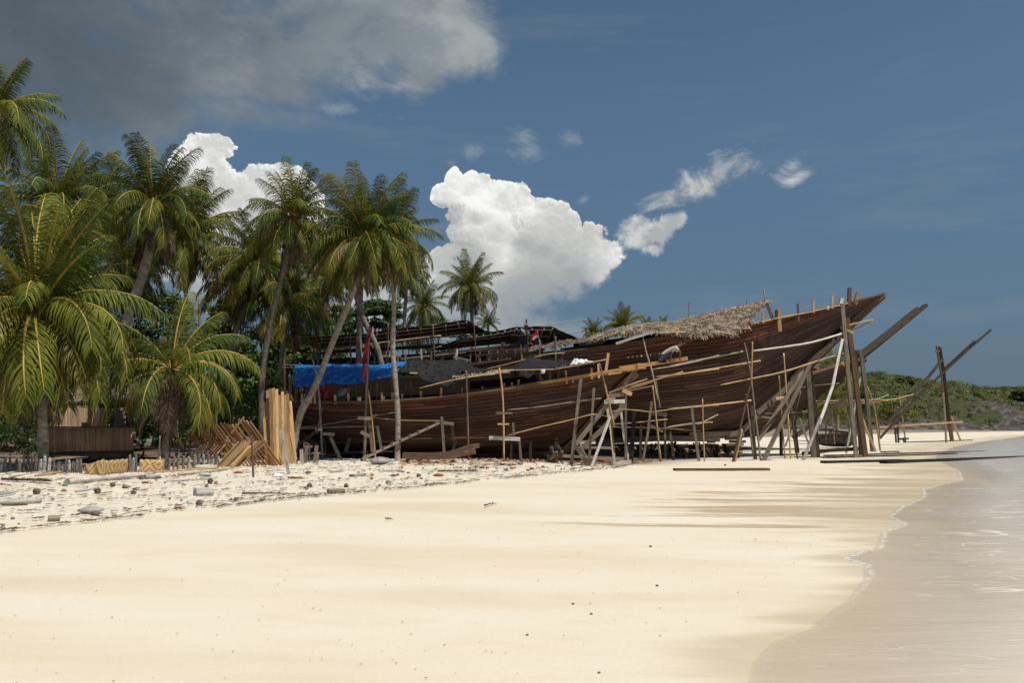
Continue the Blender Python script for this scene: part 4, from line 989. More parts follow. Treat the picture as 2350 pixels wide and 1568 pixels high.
# ---------- scaffolding, one entry per timber ----------
def many(rows, crop, **kw):
    for r in rows:
        d = dict(kw); d.update(r[4] if len(r) > 4 else {})
        pole(r[0], crop, r[1], r[2], r[3], **d)
many([
 ('slender white topped pole in front of the blue tarp, near the leaning palm', [(425, 585), (470, 800), (500, 1350)], 17, 'driftwood', {'kind': T}),
 ('short rough stick crossing the white topped pole', [(500, 955), (455, 1150)], 14, 'wood_brown', {'Y': 32.2, 'kind': T}),
 ('stout grey pole that carries the tall red banner', [(862, 330), (845, 640), (820, 1340)], 22, 'wood_grey', {'kind': T}),
 ('light wooden pole just right of the banner pole', [(850, 820), (878, 1040), (900, 1300)], 15, 'wood_tan', {'kind': T}),
 ('grey pole standing alone against the middle of the smaller hull', [(1598, 675), (1606, 950), (1615, 1275)], 17, 'wood_grey', {'kind': T}),
 ('bent pole with crossboards on it right of the lone grey pole', [(1850, 650), (1878, 900), (1885, 1350)], 15, 'wood_tan', {'kind': T}),
 ('short grey post at the top of the slanting gangplank', [(1412, 1025), (1430, 1300)], 19, 'wood_grey'),
 ('orange brown post at the very left end of the blue tarp', [(212, 562), (215, 880)], 12, 'wood_orange', {'Y': 34.6}),
 ('short shore under the hull right of the gangplank post', [(1490, 1065), (1502, 1225)], 22, 'wood_dark', {'Y': 33.6}),
 ('leaning shore under the hull between the gangplank top and the carved log', [(1525, 1185), (1490, 1310)], 22, 'wood_dark', {'Y': 33.8}),
 ('grey prop slanting under the hull at far left', [(562, 1180), (645, 1365)], 22, 'wood_grey', {'Y': 32.8}),
 ('dark prop slanting up beneath the foot of the leaning palm', [(480, 1120), (300, 1250)], 20, 'wood_brown', {'Y': 33.5}),
 ('grey timber below the hull beside the banner pole', [(855, 1050), (885, 1290)], 26, 'wood_grey', {'Y': 33.2}),
 ('bent grey timber right of the banner pole under the hull', [(918, 1095), (950, 1270)], 18, 'wood_grey', {'Y': 33.5}),
 ('thin rail running down left from the banner pole', [(300, 1108), (520, 1085), (775, 1040)], 10, 'wood_grey', {'Y': 33, 'kind': T}),
 ('thin rail sloping up right to the slim palm', [(870, 1022), (1080, 990)], 9, 'wood_grey', {'Y': 33, 'kind': T}),
 ('thin sagging rail from the banner pole to the gangplank post', [(870, 1028), (1080, 1052), (1400, 1057)], 9, 'wood_tan', {'Y': 33.1, 'kind': T}),
 ('dark rail low along the left part of the smaller hull', [(330, 1115), (600, 1105), (930, 1098)], 12, 'wood_grey', {'Y': 33.9}),
 ('lowest dark rail under the left part of the smaller hull', [(340, 1215), (700, 1222), (1050, 1215)], 10, 'wood_dark', {'Y': 33.9}),
 ('long thin batten low along the smaller hull', [(1180, 1195), (1500, 1188), (1900, 1186)], 8, 'wood_brown', {'Y': 33.5, 'kind': T}),
 ('heavy grey stub board at the head of the short posts by the gangplank', [(1400, 1068), (1505, 1082)], 26, 'wood_grey', {'Y': 33.3}),
 ('small board nailed across the banner pole higher up', [(772, 1035), (872, 1040)], 26, 'wood_grey', {'Y': 32.3}),
 ('small board nailed low beside the banner pole', [(792, 1142), (862, 1178)], 24, 'wood_grey', {'Y': 32.6}),
 ('pale board across the foot of the white topped pole', [(448, 1122), (498, 1125)], 22, 'wood_pale', {'Y': 32.3}),
 ('grey board sticking right from the white topped pole', [(495, 1155), (592, 1162)], 24, 'wood_grey', {'Y': 32.5}),
 ('dark bar near the ground under the hull left of the slim palm', [(650, 1300), (1040, 1290)], 12, 'wood_dark', {'Y': 33.8}),
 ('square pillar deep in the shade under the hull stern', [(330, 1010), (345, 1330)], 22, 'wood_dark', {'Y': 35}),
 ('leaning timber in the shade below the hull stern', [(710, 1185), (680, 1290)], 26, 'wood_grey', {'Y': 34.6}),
 ('light bamboo under the near black tarp, longest slanting one', [(1240, 808), (1500, 745), (1780, 700), (1960, 670)], 9, 'bamboo', {'Y': 33.2, 'kind': T}),
 ('second bamboo close above the longest slanting one', [(1330, 785), (1600, 722), (1790, 690)], 9, 'bamboo', {'Y': 33.4, 'kind': T}),
 ('bamboo stub poking out below the black tarp edge', [(1165, 692), (1225, 694)], 10, 'bamboo', {'Y': 33.4, 'kind': T}),
 ('short bamboo stub at the left end of the blue tarp', [(190, 648), (290, 650)], 8, 'bamboo_grey', {'Y': 34.4, 'kind': T}),
 ('bamboo stub above the other at the left end of the blue tarp', [(205, 625), (298, 632)], 8, 'bamboo', {'Y': 34.4, 'kind': T}),
 ('bamboo purlin under the long netting roof', [(370, 550), (800, 478), (1405, 405)], 8, 'bamboo', {'Y': 41, 'kind': T}),
 ('pale bamboo along the peak edge of the long netting roof', [(1345, 326), (1480, 312), (1600, 286)], 10, 'bamboo', {'Y': 42.6, 'kind': T}),
 ('pale splintered batten along the edge of the long netting roof', [(690, 412), (770, 398), (850, 392)], 9, 'bamboo', {'Y': 44, 'kind': T}),
 ('bamboo brace below the peak, left piece', [(1225, 533), (1408, 488)], 9, 'bamboo_grey', {'Y': 41.2, 'kind': T}),
 ('small crooked post under the middle of the long netting roof', [(1255, 508), (1258, 590)], 12, 'wood_pale', {'Y': 40.8}),
 ('pale post leaning behind the near black tarp', [(1530, 510), (1520, 590)], 16, 'wood_pale', {'Y': 40.2}),
 ('grey board lying beyond the near black tarp', [(1502, 565), (1630, 597)], 13, 'wood_grey', {'Y': 40.1}),
], 'A', group=pole_group)
many([
 ('stout square prop nearest the smaller bow, left of the stair timbers', [(905, 735), (868, 1050), (832, 1393)], 25, 'wood_grey'),
 ('shorter square post right of the stout prop', [(1005, 805), (985, 1090), (965, 1400)], 19, 'wood_grey'),
 ('thin pole leaning from the thatch edge down to the trestle top', [(1047, 615), (1110, 890)], 13, 'wood_grey', {'Y': 32.4, 'kind': T}),
 ('thin pole carrying on down the trestle', [(1088, 780), (1130, 960), (1160, 1100)], 14, 'wood_tan', {'Y': 32.2, 'kind': T}),
 ('bright pale brace slanting down left from the trestle', [(1128, 1022), (1060, 1210), (985, 1413)], 20, 'wood_pale'),
 ('pale leg of the trestle leaning right', [(1105, 950), (1135, 1130), (1162, 1385)], 20, 'wood_pale'),
 ('thin reddish leg behind the pale trestle leg', [(1128, 950), (1160, 1300)], 12, 'wood_brown', {'Y': 33}),
 ('upright grey post at the right end of the trestle', [(1248, 762), (1247, 1100), (1246, 1390)], 17, 'wood_grey'),
 ('long pale leg leaning right beyond the trestle post', [(1205, 935), (1230, 1160), (1275, 1372)], 17, 'wood_pale'),
 ('thick trestle crossboard, upper', [(1112, 862), (1232, 860)], 28, 'wood_grey', {'Y': 32.6}),
 ('thick trestle crossboard, lower and paler', [(1083, 912), (1240, 908)], 30, 'wood_pale', {'Y': 32.3}),
 ('small board between the two trestle crossboards', [(1100, 890), (1168, 884)], 12, 'wood_tan', {'Y': 32.2}),
 ('upper stair timber rising from the stout prop', [(862, 1238), (1000, 1070), (1132, 903)], 32, 'wood_grey', {'Y': 32.8}),
 ('lower stair timber behind and below the upper one', [(890, 1290), (1070, 1120), (1240, 935)], 36, 'wood_grey', {'Y': 34.2}),
 ('dark prop slanting right under the stair timbers', [(868, 1250), (950, 1385)], 28, 'wood_grey', {'Y': 33}),
 ('thin pale prop behind the dark prop below the stair timbers', [(882, 1190), (930, 1300), (965, 1350)], 13, 'wood_pale', {'Y': 33.6}),
 ('bright tan board pointing up right from the trestle top', [(1120, 842), (1270, 785), (1410, 736)], 13, 'wood_tan', {'Y': 32.8}),
 ('orange tinted board under the bright tan one', [(1230, 822), (1370, 785), (1480, 748)], 13, 'wood_orange', {'Y': 33.2}),
 ('long light pole running up right past the thin leaning pole', [(1280, 800), (1480, 742), (1685, 681)], 10, 'bamboo', {'Y': 34, 'kind': T}),
 ('grey bottom pole of the boards on the trestle top', [(1220, 838), (1450, 792)], 9, 'wood_grey', {'Y': 34.2, 'kind': T}),
 ('block of boards nailed at the trestle top', [(1222, 822), (1292, 855)], 30, 'wood_tan', {'Y': 32.5}),
 ('checkered old timber lying at the foot of the trestle', [(1155, 1386), (1290, 1368)], 27, 'driftwood', {'Y': 32.3}),
 ('thin crooked pole leaning from the thatch of the big ship', [(1365, 345), (1400, 520), (1450, 690), (1490, 895)], 15, 'bamboo_grey', {'Y': [38.9, 38.8, 38.5, 38.2], 'kind': T}),
 ('stout pole standing below the crooked one', [(1452, 785), (1480, 1050), (1513, 1370)], 18, 'wood_tan', {'kind': T}),
 ('crooked grey pole beside the stout one', [(1478, 760), (1490, 850), (1508, 960)], 16, 'wood_grey', {'Y': 38.6, 'kind': T}),
 ('square prop leaning left under the crooked pole', [(1445, 910), (1415, 1150), (1378, 1370)], 19, 'wood_grey'),
 ('thin upright under the big hull right of the stout pole', [(1545, 1010), (1550, 1340)], 16, 'wood_grey', {'Y': 40.2}),
 ('wide board joining the poles under the big hull', [(1450, 1000), (1560, 1008)], 26, 'wood_grey', {'Y': 39.5}),
 ('slanting board under the wide one', [(1437, 1092), (1530, 1140)], 16, 'wood_grey', {'Y': 39.4}),
 ('tapering grey post under the middle of the big hull', [(1750, 962), (1775, 1150), (1805, 1355)], 20, 'wood_grey'),
 ('yellow bamboo pole under the middle of the big hull', [(1833, 888), (1838, 1100), (1847, 1350)], 11, 'bamboo', {'kind': T}),
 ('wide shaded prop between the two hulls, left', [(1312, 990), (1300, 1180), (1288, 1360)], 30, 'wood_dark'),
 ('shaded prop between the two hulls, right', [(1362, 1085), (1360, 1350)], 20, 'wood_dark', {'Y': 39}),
 ('dark twisted post under the big hull', [(1585, 1140), (1603, 1250), (1612, 1360)], 20, 'wood_grey', {'Y': 40}),
 ('lone post low under the smaller hull', [(1380 - 858, 1218), (520, 1365)], 18, 'wood_dark', {'Y': 33.5}),
 ('thin batten high on the smaller bow', [(340, 975), (600, 950), (800, 920), (1060, 886)], 11, 'wood_grey', {'Y': 33.3, 'kind': T}),
 ('curving batten sweeping up along the smaller bow', [(340, 1172), (560, 1112), (830, 1050), (975, 1012), (1070, 1015), (1160, 1035)], 11, 'wood_tan', {'Y': 33.0, 'kind': T}),
 ('thin batten across both bows behind the trestle', [(1115, 1002), (1222, 970), (1440, 990)], 9, 'bamboo', {'Y': 33.8, 'kind': T}),
 ('light batten low along the big hull', [(1440, 988), (1700, 960), (1960, 936)], 9, 'bamboo', {'Y': 39.4, 'kind': T}),
 ('thin batten low behind the trestle', [(1150, 1085), (1350, 1068), (1565, 1045)], 8, 'bamboo', {'Y': 39.0, 'kind': T}),
 ('lower grey batten under the big hull', [(1030, 1102), (1530, 1115), (1815, 1135)], 9, 'wood_grey', {'Y': 39.6, 'kind': T}),
 ('bamboo batten crossing the lower grey one', [(1540, 1112), (1730, 1085), (1910, 1066)], 8, 'bamboo', {'Y': 39.5, 'kind': T}),
 ('weathered rail high along the side of the big ship', [(1450, 665), (1700, 622), (1960, 558)], 14, 'bamboo_grey', {'Y': 39.3, 'kind': T}),
 ('yellow bamboo rail below the weathered one', [(1478, 722), (1700, 695), (1960, 660)], 10, 'bamboo', {'Y': 39.2, 'kind': T}),
 ('thick board jutting left below the bent pole', [(205, 1188), (440, 1196)], 30, 'wood_pale', {'Y': 32.6}),
 ('short board in the middle of the bent pole', [(270, 1082), (358, 1082)], 14, 'wood_tan', {'Y': 32.4}),
 ('short board high on the bent pole', [(258, 996), (382, 998)], 14, 'wood_grey', {'Y': 32.4}),
 ('tall thin shore right of the bent pole', [(388, 1070), (394, 1170)], 16, 'wood_grey', {'Y': 33}),
 ('square shore at the right of the thick jutting board', [(436, 1192), (448, 1365)], 19, 'wood_grey'),
 ('dark shore left of the thick jutting board end', [(375, 1240), (372, 1345)], 16, 'wood_dark', {'Y': 33.6}),
 ('white tipped bamboo on the near thatch, lower', [(232, 672), (480, 668), (700, 664)], 9, 'bamboo', {'Y': 33.0, 'kind': T}),
 ('bamboo edge pole of the near thatch', [(700, 664), (880, 632), (1100, 588)], 11, 'bamboo', {'Y': 33.4, 'kind': T}),
 ('bamboo ridge pole left of the peaked black tarp', [(180, 662), (340, 625), (478, 590)], 9, 'bamboo', {'Y': 34.4, 'kind': T}),
 ('bamboo pole right of the peaked black tarp', [(540, 575), (660, 548), (780, 540)], 9, 'bamboo', {'Y': 36, 'kind': T}),
 ('short dark bundle of bamboo left under the near thatch', [(130, 712), (250, 700)], 10, 'bamboo', {'Y': 33.2, 'kind': T}),
 ('long thin bamboo rising right above the wider netting roof', [(500, 340), (720, 318), (955, 281)], 6, 'bamboo_grey', {'Y': 41.5, 'kind': T}),
 ('thin bamboo under the wider netting roof end', [(800, 395), (960, 370)], 5, 'bamboo_grey', {'Y': 43, 'kind': T}),
 ('bamboo along the peak of the wider netting roof', [(470, 345), (690, 340)], 9, 'bamboo_grey', {'Y': 42, 'kind': T}),
 ('platform post that the hooded person sits on', [(447, 450), (455, 590)], 11, 'bamboo', {'Y': 39.6}),
 ('small platform board under the hooded person', [(438, 456), (490, 460)], 9, 'wood_tan', {'Y': 39.6}),
 ('bamboo lying low left of the hooded person', [(392, 518), (500, 508)], 7, 'bamboo', {'Y': 39.6, 'kind': T}),
 ('small dark post right of the wider netting roof', [(943, 348), (950, 425)], 13, 'wood_brown', {'Y': 42}),
 ('second small dark post right of the wider netting roof', [(1058, 355), (1068, 440)], 13, 'wood_brown', {'Y': 42}),
 ('pale square timber resting slantwise below the long thatch', [(1172, 468), (1290, 428), (1420, 388)], 20, 'wood_pale', {'Y': 38.8}),
 ('thin mast pole on the thatch ridge, left', [(1725, 140), (1729, 275)], 5, 'wood_grey', {'Y': 43, 'kind': T}),
 ('bamboo lying along the thatch edge of the big ship', [(1390, 388), (1560, 382), (1700, 378)], 9, 'bamboo', {'Y': 39.2, 'kind': T}),
 ('second bamboo lying on the thatch edge of the big ship', [(1230, 408), (1400, 392), (1640, 360)], 8, 'bamboo', {'Y': 39.6, 'kind': T}),
 ('slanting bamboo stub on the thatch edge of the big ship', [(1558, 398), (1650, 352)], 8, 'bamboo', {'Y': 39.2, 'kind': T}),
], 'B', group=pole_group)
many([
 ('tall pale scaffold pole crossing low on the big bow, left of the pair', [(545, 508), (575, 640), (600, 790)], 15, 'wood_grey', {'Y': [40.0, 39.8, 39.6], 'kind': T}),
 ('tall thin pole crossing the pale one', [(608, 520), (605, 650), (600, 800)], 12, 'wood_tan', {'Y': 39.5, 'kind': T}),
 ('long pole leaning down left from the crossing', [(602, 795), (560, 960), (468, 1380)], 17, 'wood_brown', {'kind': T}),
 ('long pole leaning down right from the crossing', [(600, 790), (630, 1060), (668, 1375)], 15, 'wood_grey', {'kind': T}),
 ('thin pole inside the crossed pair', [(560, 895), (585, 1100), (612, 1330)], 14, 'wood_grey', {'Y': 40.3, 'kind': T}),
 ('short stick leaning on the left leg of the crossed pair', [(532, 1148), (482, 1382)], 15, 'wood_tan', {'kind': T}),
 ('thick square post inside the crossed pair', [(602, 978), (612, 1150), (628, 1362)], 22, 'wood_grey', {'Y': 40.8}),
 ('tall thin bamboo upright right of the crossed pair', [(832, 600), (850, 850), (882, 1360)], 12, 'bamboo', {'kind': T}),
 ('shorter bamboo upright left of the tall one', [(798, 762), (815, 1000), (842, 1360)], 11, 'bamboo', {'kind': T}),
 ('dark thin pole right of the tall bamboo', [(890, 1000), (905, 1180), (932, 1358)], 11, 'wood_brown', {'kind': T}),
 ('long heavy prop slanting under the high bow', [(1018, 690), (860, 1010), (688, 1372)], 28, 'wood_grey'),
 ('wide timber propping the high bow from the left', [(962, 725), (930, 800), (650, 1225)], 26, 'wood_grey', {'Y': [43, 42.5, 41.5]}),
 ('heavy pillar just behind the long prop', [(1003, 690), (1025, 1020), (1048, 1350)], 34, 'wood_grey', {'Y': 43.5}),
 ('dark twin of the heavy pillar', [(1035, 760), (1052, 1050), (1078, 1348)], 26, 'wood_dark', {'Y': 44.5}),
 ('bright bleached brace slanting left under the bowsprit end', [(1252, 500), (1180, 850), (1085, 1110)], 19, 'wood_pale', {'Y': [44.5, 43.5, 42.5]}),
 ('lower length of the bleached brace', [(1095, 1068), (1050, 1180), (972, 1372)], 20, 'driftwood'),
 ('tall front pillar before the high bow', [(1252, 245), (1290, 700), (1320, 1000), (1354, 1352)], 27, 'wood_grey', {'Y': 44.8}),
 ('second tall pillar just right of the front one', [(1285, 345), (1330, 640), (1375, 1000), (1420, 1342)], 32, 'wood_brown', {'Y': 46.2}),
 ('thin dark post between the tall pillars', [(1352, 580), (1358, 850), (1385, 1330)], 20, 'wood_dark', {'Y': 48}),
 ('square post at the foot of the third hull beam', [(1383, 575), (1425, 900), (1470, 1308)], 24, 'wood_grey', {'Y': 49}),
 ('curved thin pole right of the tall pillars', [(1408, 790), (1480, 980), (1525, 1300)], 13, 'wood_tan', {'kind': T}),
 ('thin brace leaning left to right between the pillars', [(1390, 1050), (1440, 1180), (1492, 1308)], 15, 'wood_tan', {'Y': 48.5}),
 ('white brace behind the tall pillars', [(1380, 782), (1330, 1060), (1280, 1320)], 13, 'wood_pale', {'Y': 50}),
 ('low dark beam tying the feet of the pillars', [(965, 1325), (1160, 1300), (1370, 1288)], 26, 'wood_dark', {'Y': 45}),
 ('bright bamboo pointing right past the high bow', [(1295, 400), (1390, 378), (1478, 360)], 10, 'bamboo', {'Y': 46, 'kind': T}),
 ('darker board under the bright bamboo', [(1305, 440), (1380, 410), (1458, 370)], 13, 'wood_grey', {'Y': 46.3}),
 ('splintered board on the tall pillar', [(1240, 415), (1330, 455)], 16, 'wood_tan', {'Y': 44.9}),
 ('pale batten sweeping up under the high bow, thickest', [(610, 585), (800, 560), (1000, 530), (1130, 497), (1245, 462)], 15, 'wood_pale', {'Y': [40.7, 41.3, 42.2, 43.5, 44.8], 'kind': T}),
 ('weathered rail carrying on from the left to the crossed pair', [(0, 700), (250, 645), (540, 588)], 14, 'bamboo_grey', {'Y': [39.3, 39.6, 40.2], 'kind': T}),
 ('yellow bamboo below it on the big bow', [(0, 768), (330, 712), (665, 655)], 11, 'bamboo', {'Y': [39.2, 39.4, 39.8], 'kind': T}),
 ('long double bamboo rising to the bow end', [(378, 830), (610, 782), (830, 735), (1060, 662)], 12, 'bamboo', {'Y': [39.6, 39.9, 40.6, 42.5], 'kind': T}),
 ('bamboo going on right behind the bleached brace', [(1040, 668), (1160, 630), (1285, 598)], 9, 'bamboo_grey', {'Y': [42.4, 44, 45.4], 'kind': T}),
 ('dark thin pole below it behind the bleached brace', [(1070, 700), (1180, 650), (1290, 600)], 7, 'wood_dark', {'Y': 46, 'kind': T}),
 ('light batten ending at the crossed pair', [(0, 1003), (300, 975), (600, 940)], 11, 'bamboo', {'Y': 39.4, 'kind': T}),
 ('short low bamboo under the big bow', [(215, 1115), (360, 1042)], 10, 'bamboo_grey', {'Y': 39.8, 'kind': T}),
 ('flat bamboo low under the big bow', [(0, 1132), (160, 1108), (322, 1097)], 10, 'bamboo_grey', {'Y': 39.7, 'kind': T}),
 ('grey board low across the crossed pair', [(605, 1062), (680, 1058), (752, 1068)], 14, 'wood_grey', {'Y': 41}),
 ('short board stub at bamboo height', [(775, 928), (870, 915)], 20, 'wood_tan', {'Y': 43}),
 ('dark timber sloping down behind the tall pillars', [(1300, 905), (1120, 1050), (900, 1210)], 30, 'wood_dark', {'Y': [56, 55.5, 55]}),
 ('grey shore left of the heavy pillar', [(902, 1080), (930, 1320)], 26, 'wood_dark', {'Y': 46}),
 ('pale thin shore seen left of the heavy pillar', [(950, 1070), (985, 1180), (1015, 1260)], 11, 'wood_pale', {'Y': 50}),
 ('dark shore behind the tall bamboo', [(812, 1060), (815, 1340)], 20, 'wood_dark', {'Y': 44.5}),
 ('thin pole leaning beside the dark shore', [(955, 870), (900, 1100), (845, 1270)], 10, 'wood_grey', {'Y': 45, 'kind': T}),
 ('grey bar tying posts under the bow', [(690, 1035), (820, 1035), (1000, 1020)], 9, 'wood_grey', {'Y': 45, 'kind': T}),
 ('thin bar across the third hull', [(840, 870), (1050, 835), (1230, 818)], 6, 'wood_grey', {'Y': 54, 'kind': T}),
 ('thin mast pole near the thatch gable', [(566, 210), (567, 262)], 4, 'wood_dark', {'Y': 43.5, 'kind': T}),
 ('bundle of sticks upright at the thatch gable', [(690, 138), (697, 225)], 11, 'bamboo_grey', {'Y': 43, 'kind': T}),
 ('thin mast pole left of the thatch gable', [(149, 225), (152, 350)], 4, 'wood_grey', {'Y': 43.2, 'kind': T}),
 ('brown board leaning at the open gable end of the thatch', [(708, 240), (755, 355)], 20, 'wood_brown', {'Y': 41.5}),
 ('bamboo stub at the thatch edge near the gable, left', [(425, 400), (465, 372)], 8, 'bamboo', {'Y': 39.9, 'kind': T}),
 ('bamboo stub at the thatch edge near the gable, right', [(540, 385), (568, 352)], 8, 'bamboo', {'Y': 40.2, 'kind': T}),
 ('bamboo sticking out at the lower thatch corner', [(500, 420), (592, 424)], 9, 'bamboo', {'Y': 39.8, 'kind': T}),
 ('thin bamboo hanging from the thatch', [(345, 440), (470, 468)], 7, 'bamboo', {'Y': 39.4, 'kind': T}),
 ('bamboo slanting out of the thatch at left', [(145, 484), (185, 455)], 9, 'bamboo', {'Y': 39.3, 'kind': T}),
], 'C', group=pole_group)
# right hand tower and keel timbers of the next ship
many([
 ('tall dark pole of the tower at right, left one', [(1275, 485), (1310, 700), (1355, 1000), (1385, 1215)], 24, 'wood_brown', {'lean': 0}),
 ('tall dark pole of the tower at right, right one', [(1292, 498), (1325, 700), (1365, 1090)], 18, 'wood_dark', {'Y': 79.5}),
 ('pale thin pole beside the tower at right', [(1318, 840), (1330, 1000), (1341, 1222)], 12, 'wood_grey'),
 ('thin leg leaning right at the tower foot', [(1382, 1020), (1415, 1120), (1450, 1207)], 10, 'wood_tan'),
 ('long keel beam slanting up right past the tower', [(1682, 362), (1500, 520), (1325, 680), (1080, 920), (835, 1190)], 16, 'wood_dark', {'Y': [82, 80.5, 79.5, 78, 76]}),
 ('thicker length bolted on top of the long slanting keel beam', [(1560, 452), (1440, 560), (1325, 668)], 20, 'wood_dark', {'Y': [81, 80.2, 79.6]}),
 ('dark beam propping the tower from the left', [(1315, 585), (1150, 790), (950, 1010), (880, 1090)], 20, 'wood_dark', {'Y': [79.4, 78.4, 77.4, 77]}),
 ('cross rail low on the tower', [(812, 1108), (1130, 1085), (1465, 1065)], 15, 'wood_tan', {'Y': 78}),
 ('dark post low left of the tower, first', [(940, 920), (958, 1225)], 11, 'wood_dark'),
 ('dark post low left of the tower, second', [(965, 985), (977, 1225)], 12, 'wood_dark'),
 ('taller thin post left of the tower', [(984, 858), (1005, 1020), (1032, 1222)], 9, 'wood_grey'),
 ('stumpy post left of the tower', [(1018, 1185), (1022, 1225)], 16, 'wood_dark'),
 ('peg board across the dark posts left of the tower', [(940, 972), (978, 976)], 14, 'wood_grey', {'Y': 78}),
 ('thin leaning stake seen right of the square post', [(785, 790), (810, 960), (835, 1180)], 7, 'wood_brown', {'Y': 62}),
 ('bamboo running right above the low posts', [(800, 908), (950, 890), (1090, 855)], 7, 'bamboo', {'Y': 62, 'kind': T}),
 ('second bamboo just above the woodpile platform', [(700, 915), (800, 892), (900, 862)], 8, 'bamboo_grey', {'Y': 56, 'kind': T}),
 ('board tied across behind the tall pillars', [(680, 915), (740, 928), (790, 935)], 16, 'wood_grey', {'Y': 49}),
 ('small block on the pillar at beam height', [(545, 610), (580, 640)], 20, 'wood_tan', {'Y': 45.2}),
 ('block under the third hull beam', [(670, 580), (720, 592)], 14, 'wood_grey', {'Y': 50}),
 ('square block nailed on the tower head', [(1258, 525), (1290, 522)], 13, 'wood_grey', {'Y': 79}),
 ('crooked post under the woodpile platform', [(463, 900), (475, 1060), (490, 1235)], 9, 'wood_grey', {'Y': 58}),
], 'E', group=pole_group)
# small blocks and shores under the hulls: cribbing
def crib(label, crop, x0, x1, y0, y1, Y, n, mats, seed):
    rr = random.Random(seed); c = pl(crop, [((x0 + x1) / 2, y1)], Y)[0]; root = empty('keel_block_stack', (c.x, c.y, zg(c.x, c.y)), label, 'timber stack', 'timber stacks that hold the keels off the sand')
    for k in range(n):
        t = k / n; y = lerp(y1, y0, t); xa = rr.uniform(x0, lerp(x0, x1, .3)); xb = rr.uniform(lerp(x0, x1, .7), x1)
        if rr.random() < .5: bm('timber', rr.choice(mats), root, crop, [(xa, y + rr.uniform(-4, 4)), (xb, y + rr.uniform(-4, 4))], (y1 - y0) / n * .9, Y + rr.uniform(-.4, .4))
        else:
            for xx in (xa + 8, xb - 8): bm('timber', rr.choice(mats), root, crop, [(xx - 9, y), (xx + 9, y)], (y1 - y0) / n * .95, Y + rr.uniform(-.2, .2), h=.9)
gm = ['wood_grey', 'wood_dark', 'wood_brown']
for k, (lb, a0, a1) in enumerate((('block stack under the big ship keel just right of the crooked post', 1640, 1720), ('block stack under the big ship keel below the yellow bamboo', 1780, 1890), ('block stack under the big ship keel near the twin hull gap', 1500, 1570), ('block stack just behind the trestle under the big ship', 1180, 1280), ('block stack right of the shaded prop under the big ship', 1330, 1430))):
    crib(lb, 'B', a0, a1, 1225, 1345, 43.8, 6, gm, 20 + k)
crib('block stack under the forefoot of the big ship', 'C', 400, 560, 1195, 1340, 43.8, 7, gm, 31)
crib('block stack between the forefoot and the bamboo under the big ship', 'C', 240, 380, 1200, 1340, 43.9, 7, gm, 33)
crib('block stack under the smaller ship left of the gangplank', 'A', 1200, 1290, 1290, 1345, 35.6, 3, gm, 41)
crib('block stack under the smaller ship stern', 'A', 500, 620, 1200, 1340, 35.6, 6, gm, 42)
crib('block stack under the middle of the smaller ship', 'B', 600, 680, 1290, 1350, 35.8, 3, gm, 43)
crib('block stack in the stern shade left of the banner pole', 'A', 740, 820, 1215, 1330, 35.4, 5, gm, 44)
for k, (a0, a1, yy, nn) in enumerate(((1150, 1260, 47.5, 8), (1270, 1370, 48.2, 7), (1390, 1490, 47.6, 8), (1500, 1600, 48.4, 9), (1610, 1700, 47.4, 7), (1715, 1830, 48, 9), (1840, 1960, 47.6, 8), (1970, 2060, 48.2, 7))):
    crib('stack of old planks behind the big ship keel, %s from the left' % ('first', 'second', 'third', 'fourth', 'fifth', 'sixth', 'seventh', 'eighth')[k], 'B', a0, a1, 1205 + (k * 37) % 40, 1330, yy, nn, gm, 120 + k)
for k in range(24):
    x = 1260 + k * 30 + rnd.uniform(-10, 10)
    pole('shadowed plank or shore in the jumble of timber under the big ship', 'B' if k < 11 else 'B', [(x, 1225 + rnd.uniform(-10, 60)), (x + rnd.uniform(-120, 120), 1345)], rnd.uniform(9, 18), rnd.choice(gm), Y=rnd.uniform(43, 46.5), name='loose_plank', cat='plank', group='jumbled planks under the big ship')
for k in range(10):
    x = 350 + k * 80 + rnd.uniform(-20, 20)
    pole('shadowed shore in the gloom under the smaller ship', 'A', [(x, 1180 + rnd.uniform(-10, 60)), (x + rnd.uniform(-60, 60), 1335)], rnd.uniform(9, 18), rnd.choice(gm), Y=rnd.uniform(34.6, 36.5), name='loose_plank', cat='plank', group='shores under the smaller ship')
# gangplank with cleats
gp = P(*cv('A', [(800, 1355)])[0], 31.9); r_g = empty('gangplank', (gp.x, gp.y, zg(gp.x, gp.y)), 'long slanting gangplank with small cleats resting against the smaller hull', 'gangplank')
bm('plank', 'wood_grey', r_g, 'A', [(1400, 1070), (1100, 1210), (800, 1352)], 17, [33.2, 32.6, 31.9], h=.35)
for k in range(9):
    t = (k + .5) / 9; bm('cleat', 'wood_grey', r_g, 'A', [(lerp(1400, 800, t) - 9, lerp(1070, 1352, t) - 11), (lerp(1400, 800, t) + 9, lerp(1070, 1352, t) - 19)], 9, lerp(33.2, 31.9, t) - .02, h=.34)
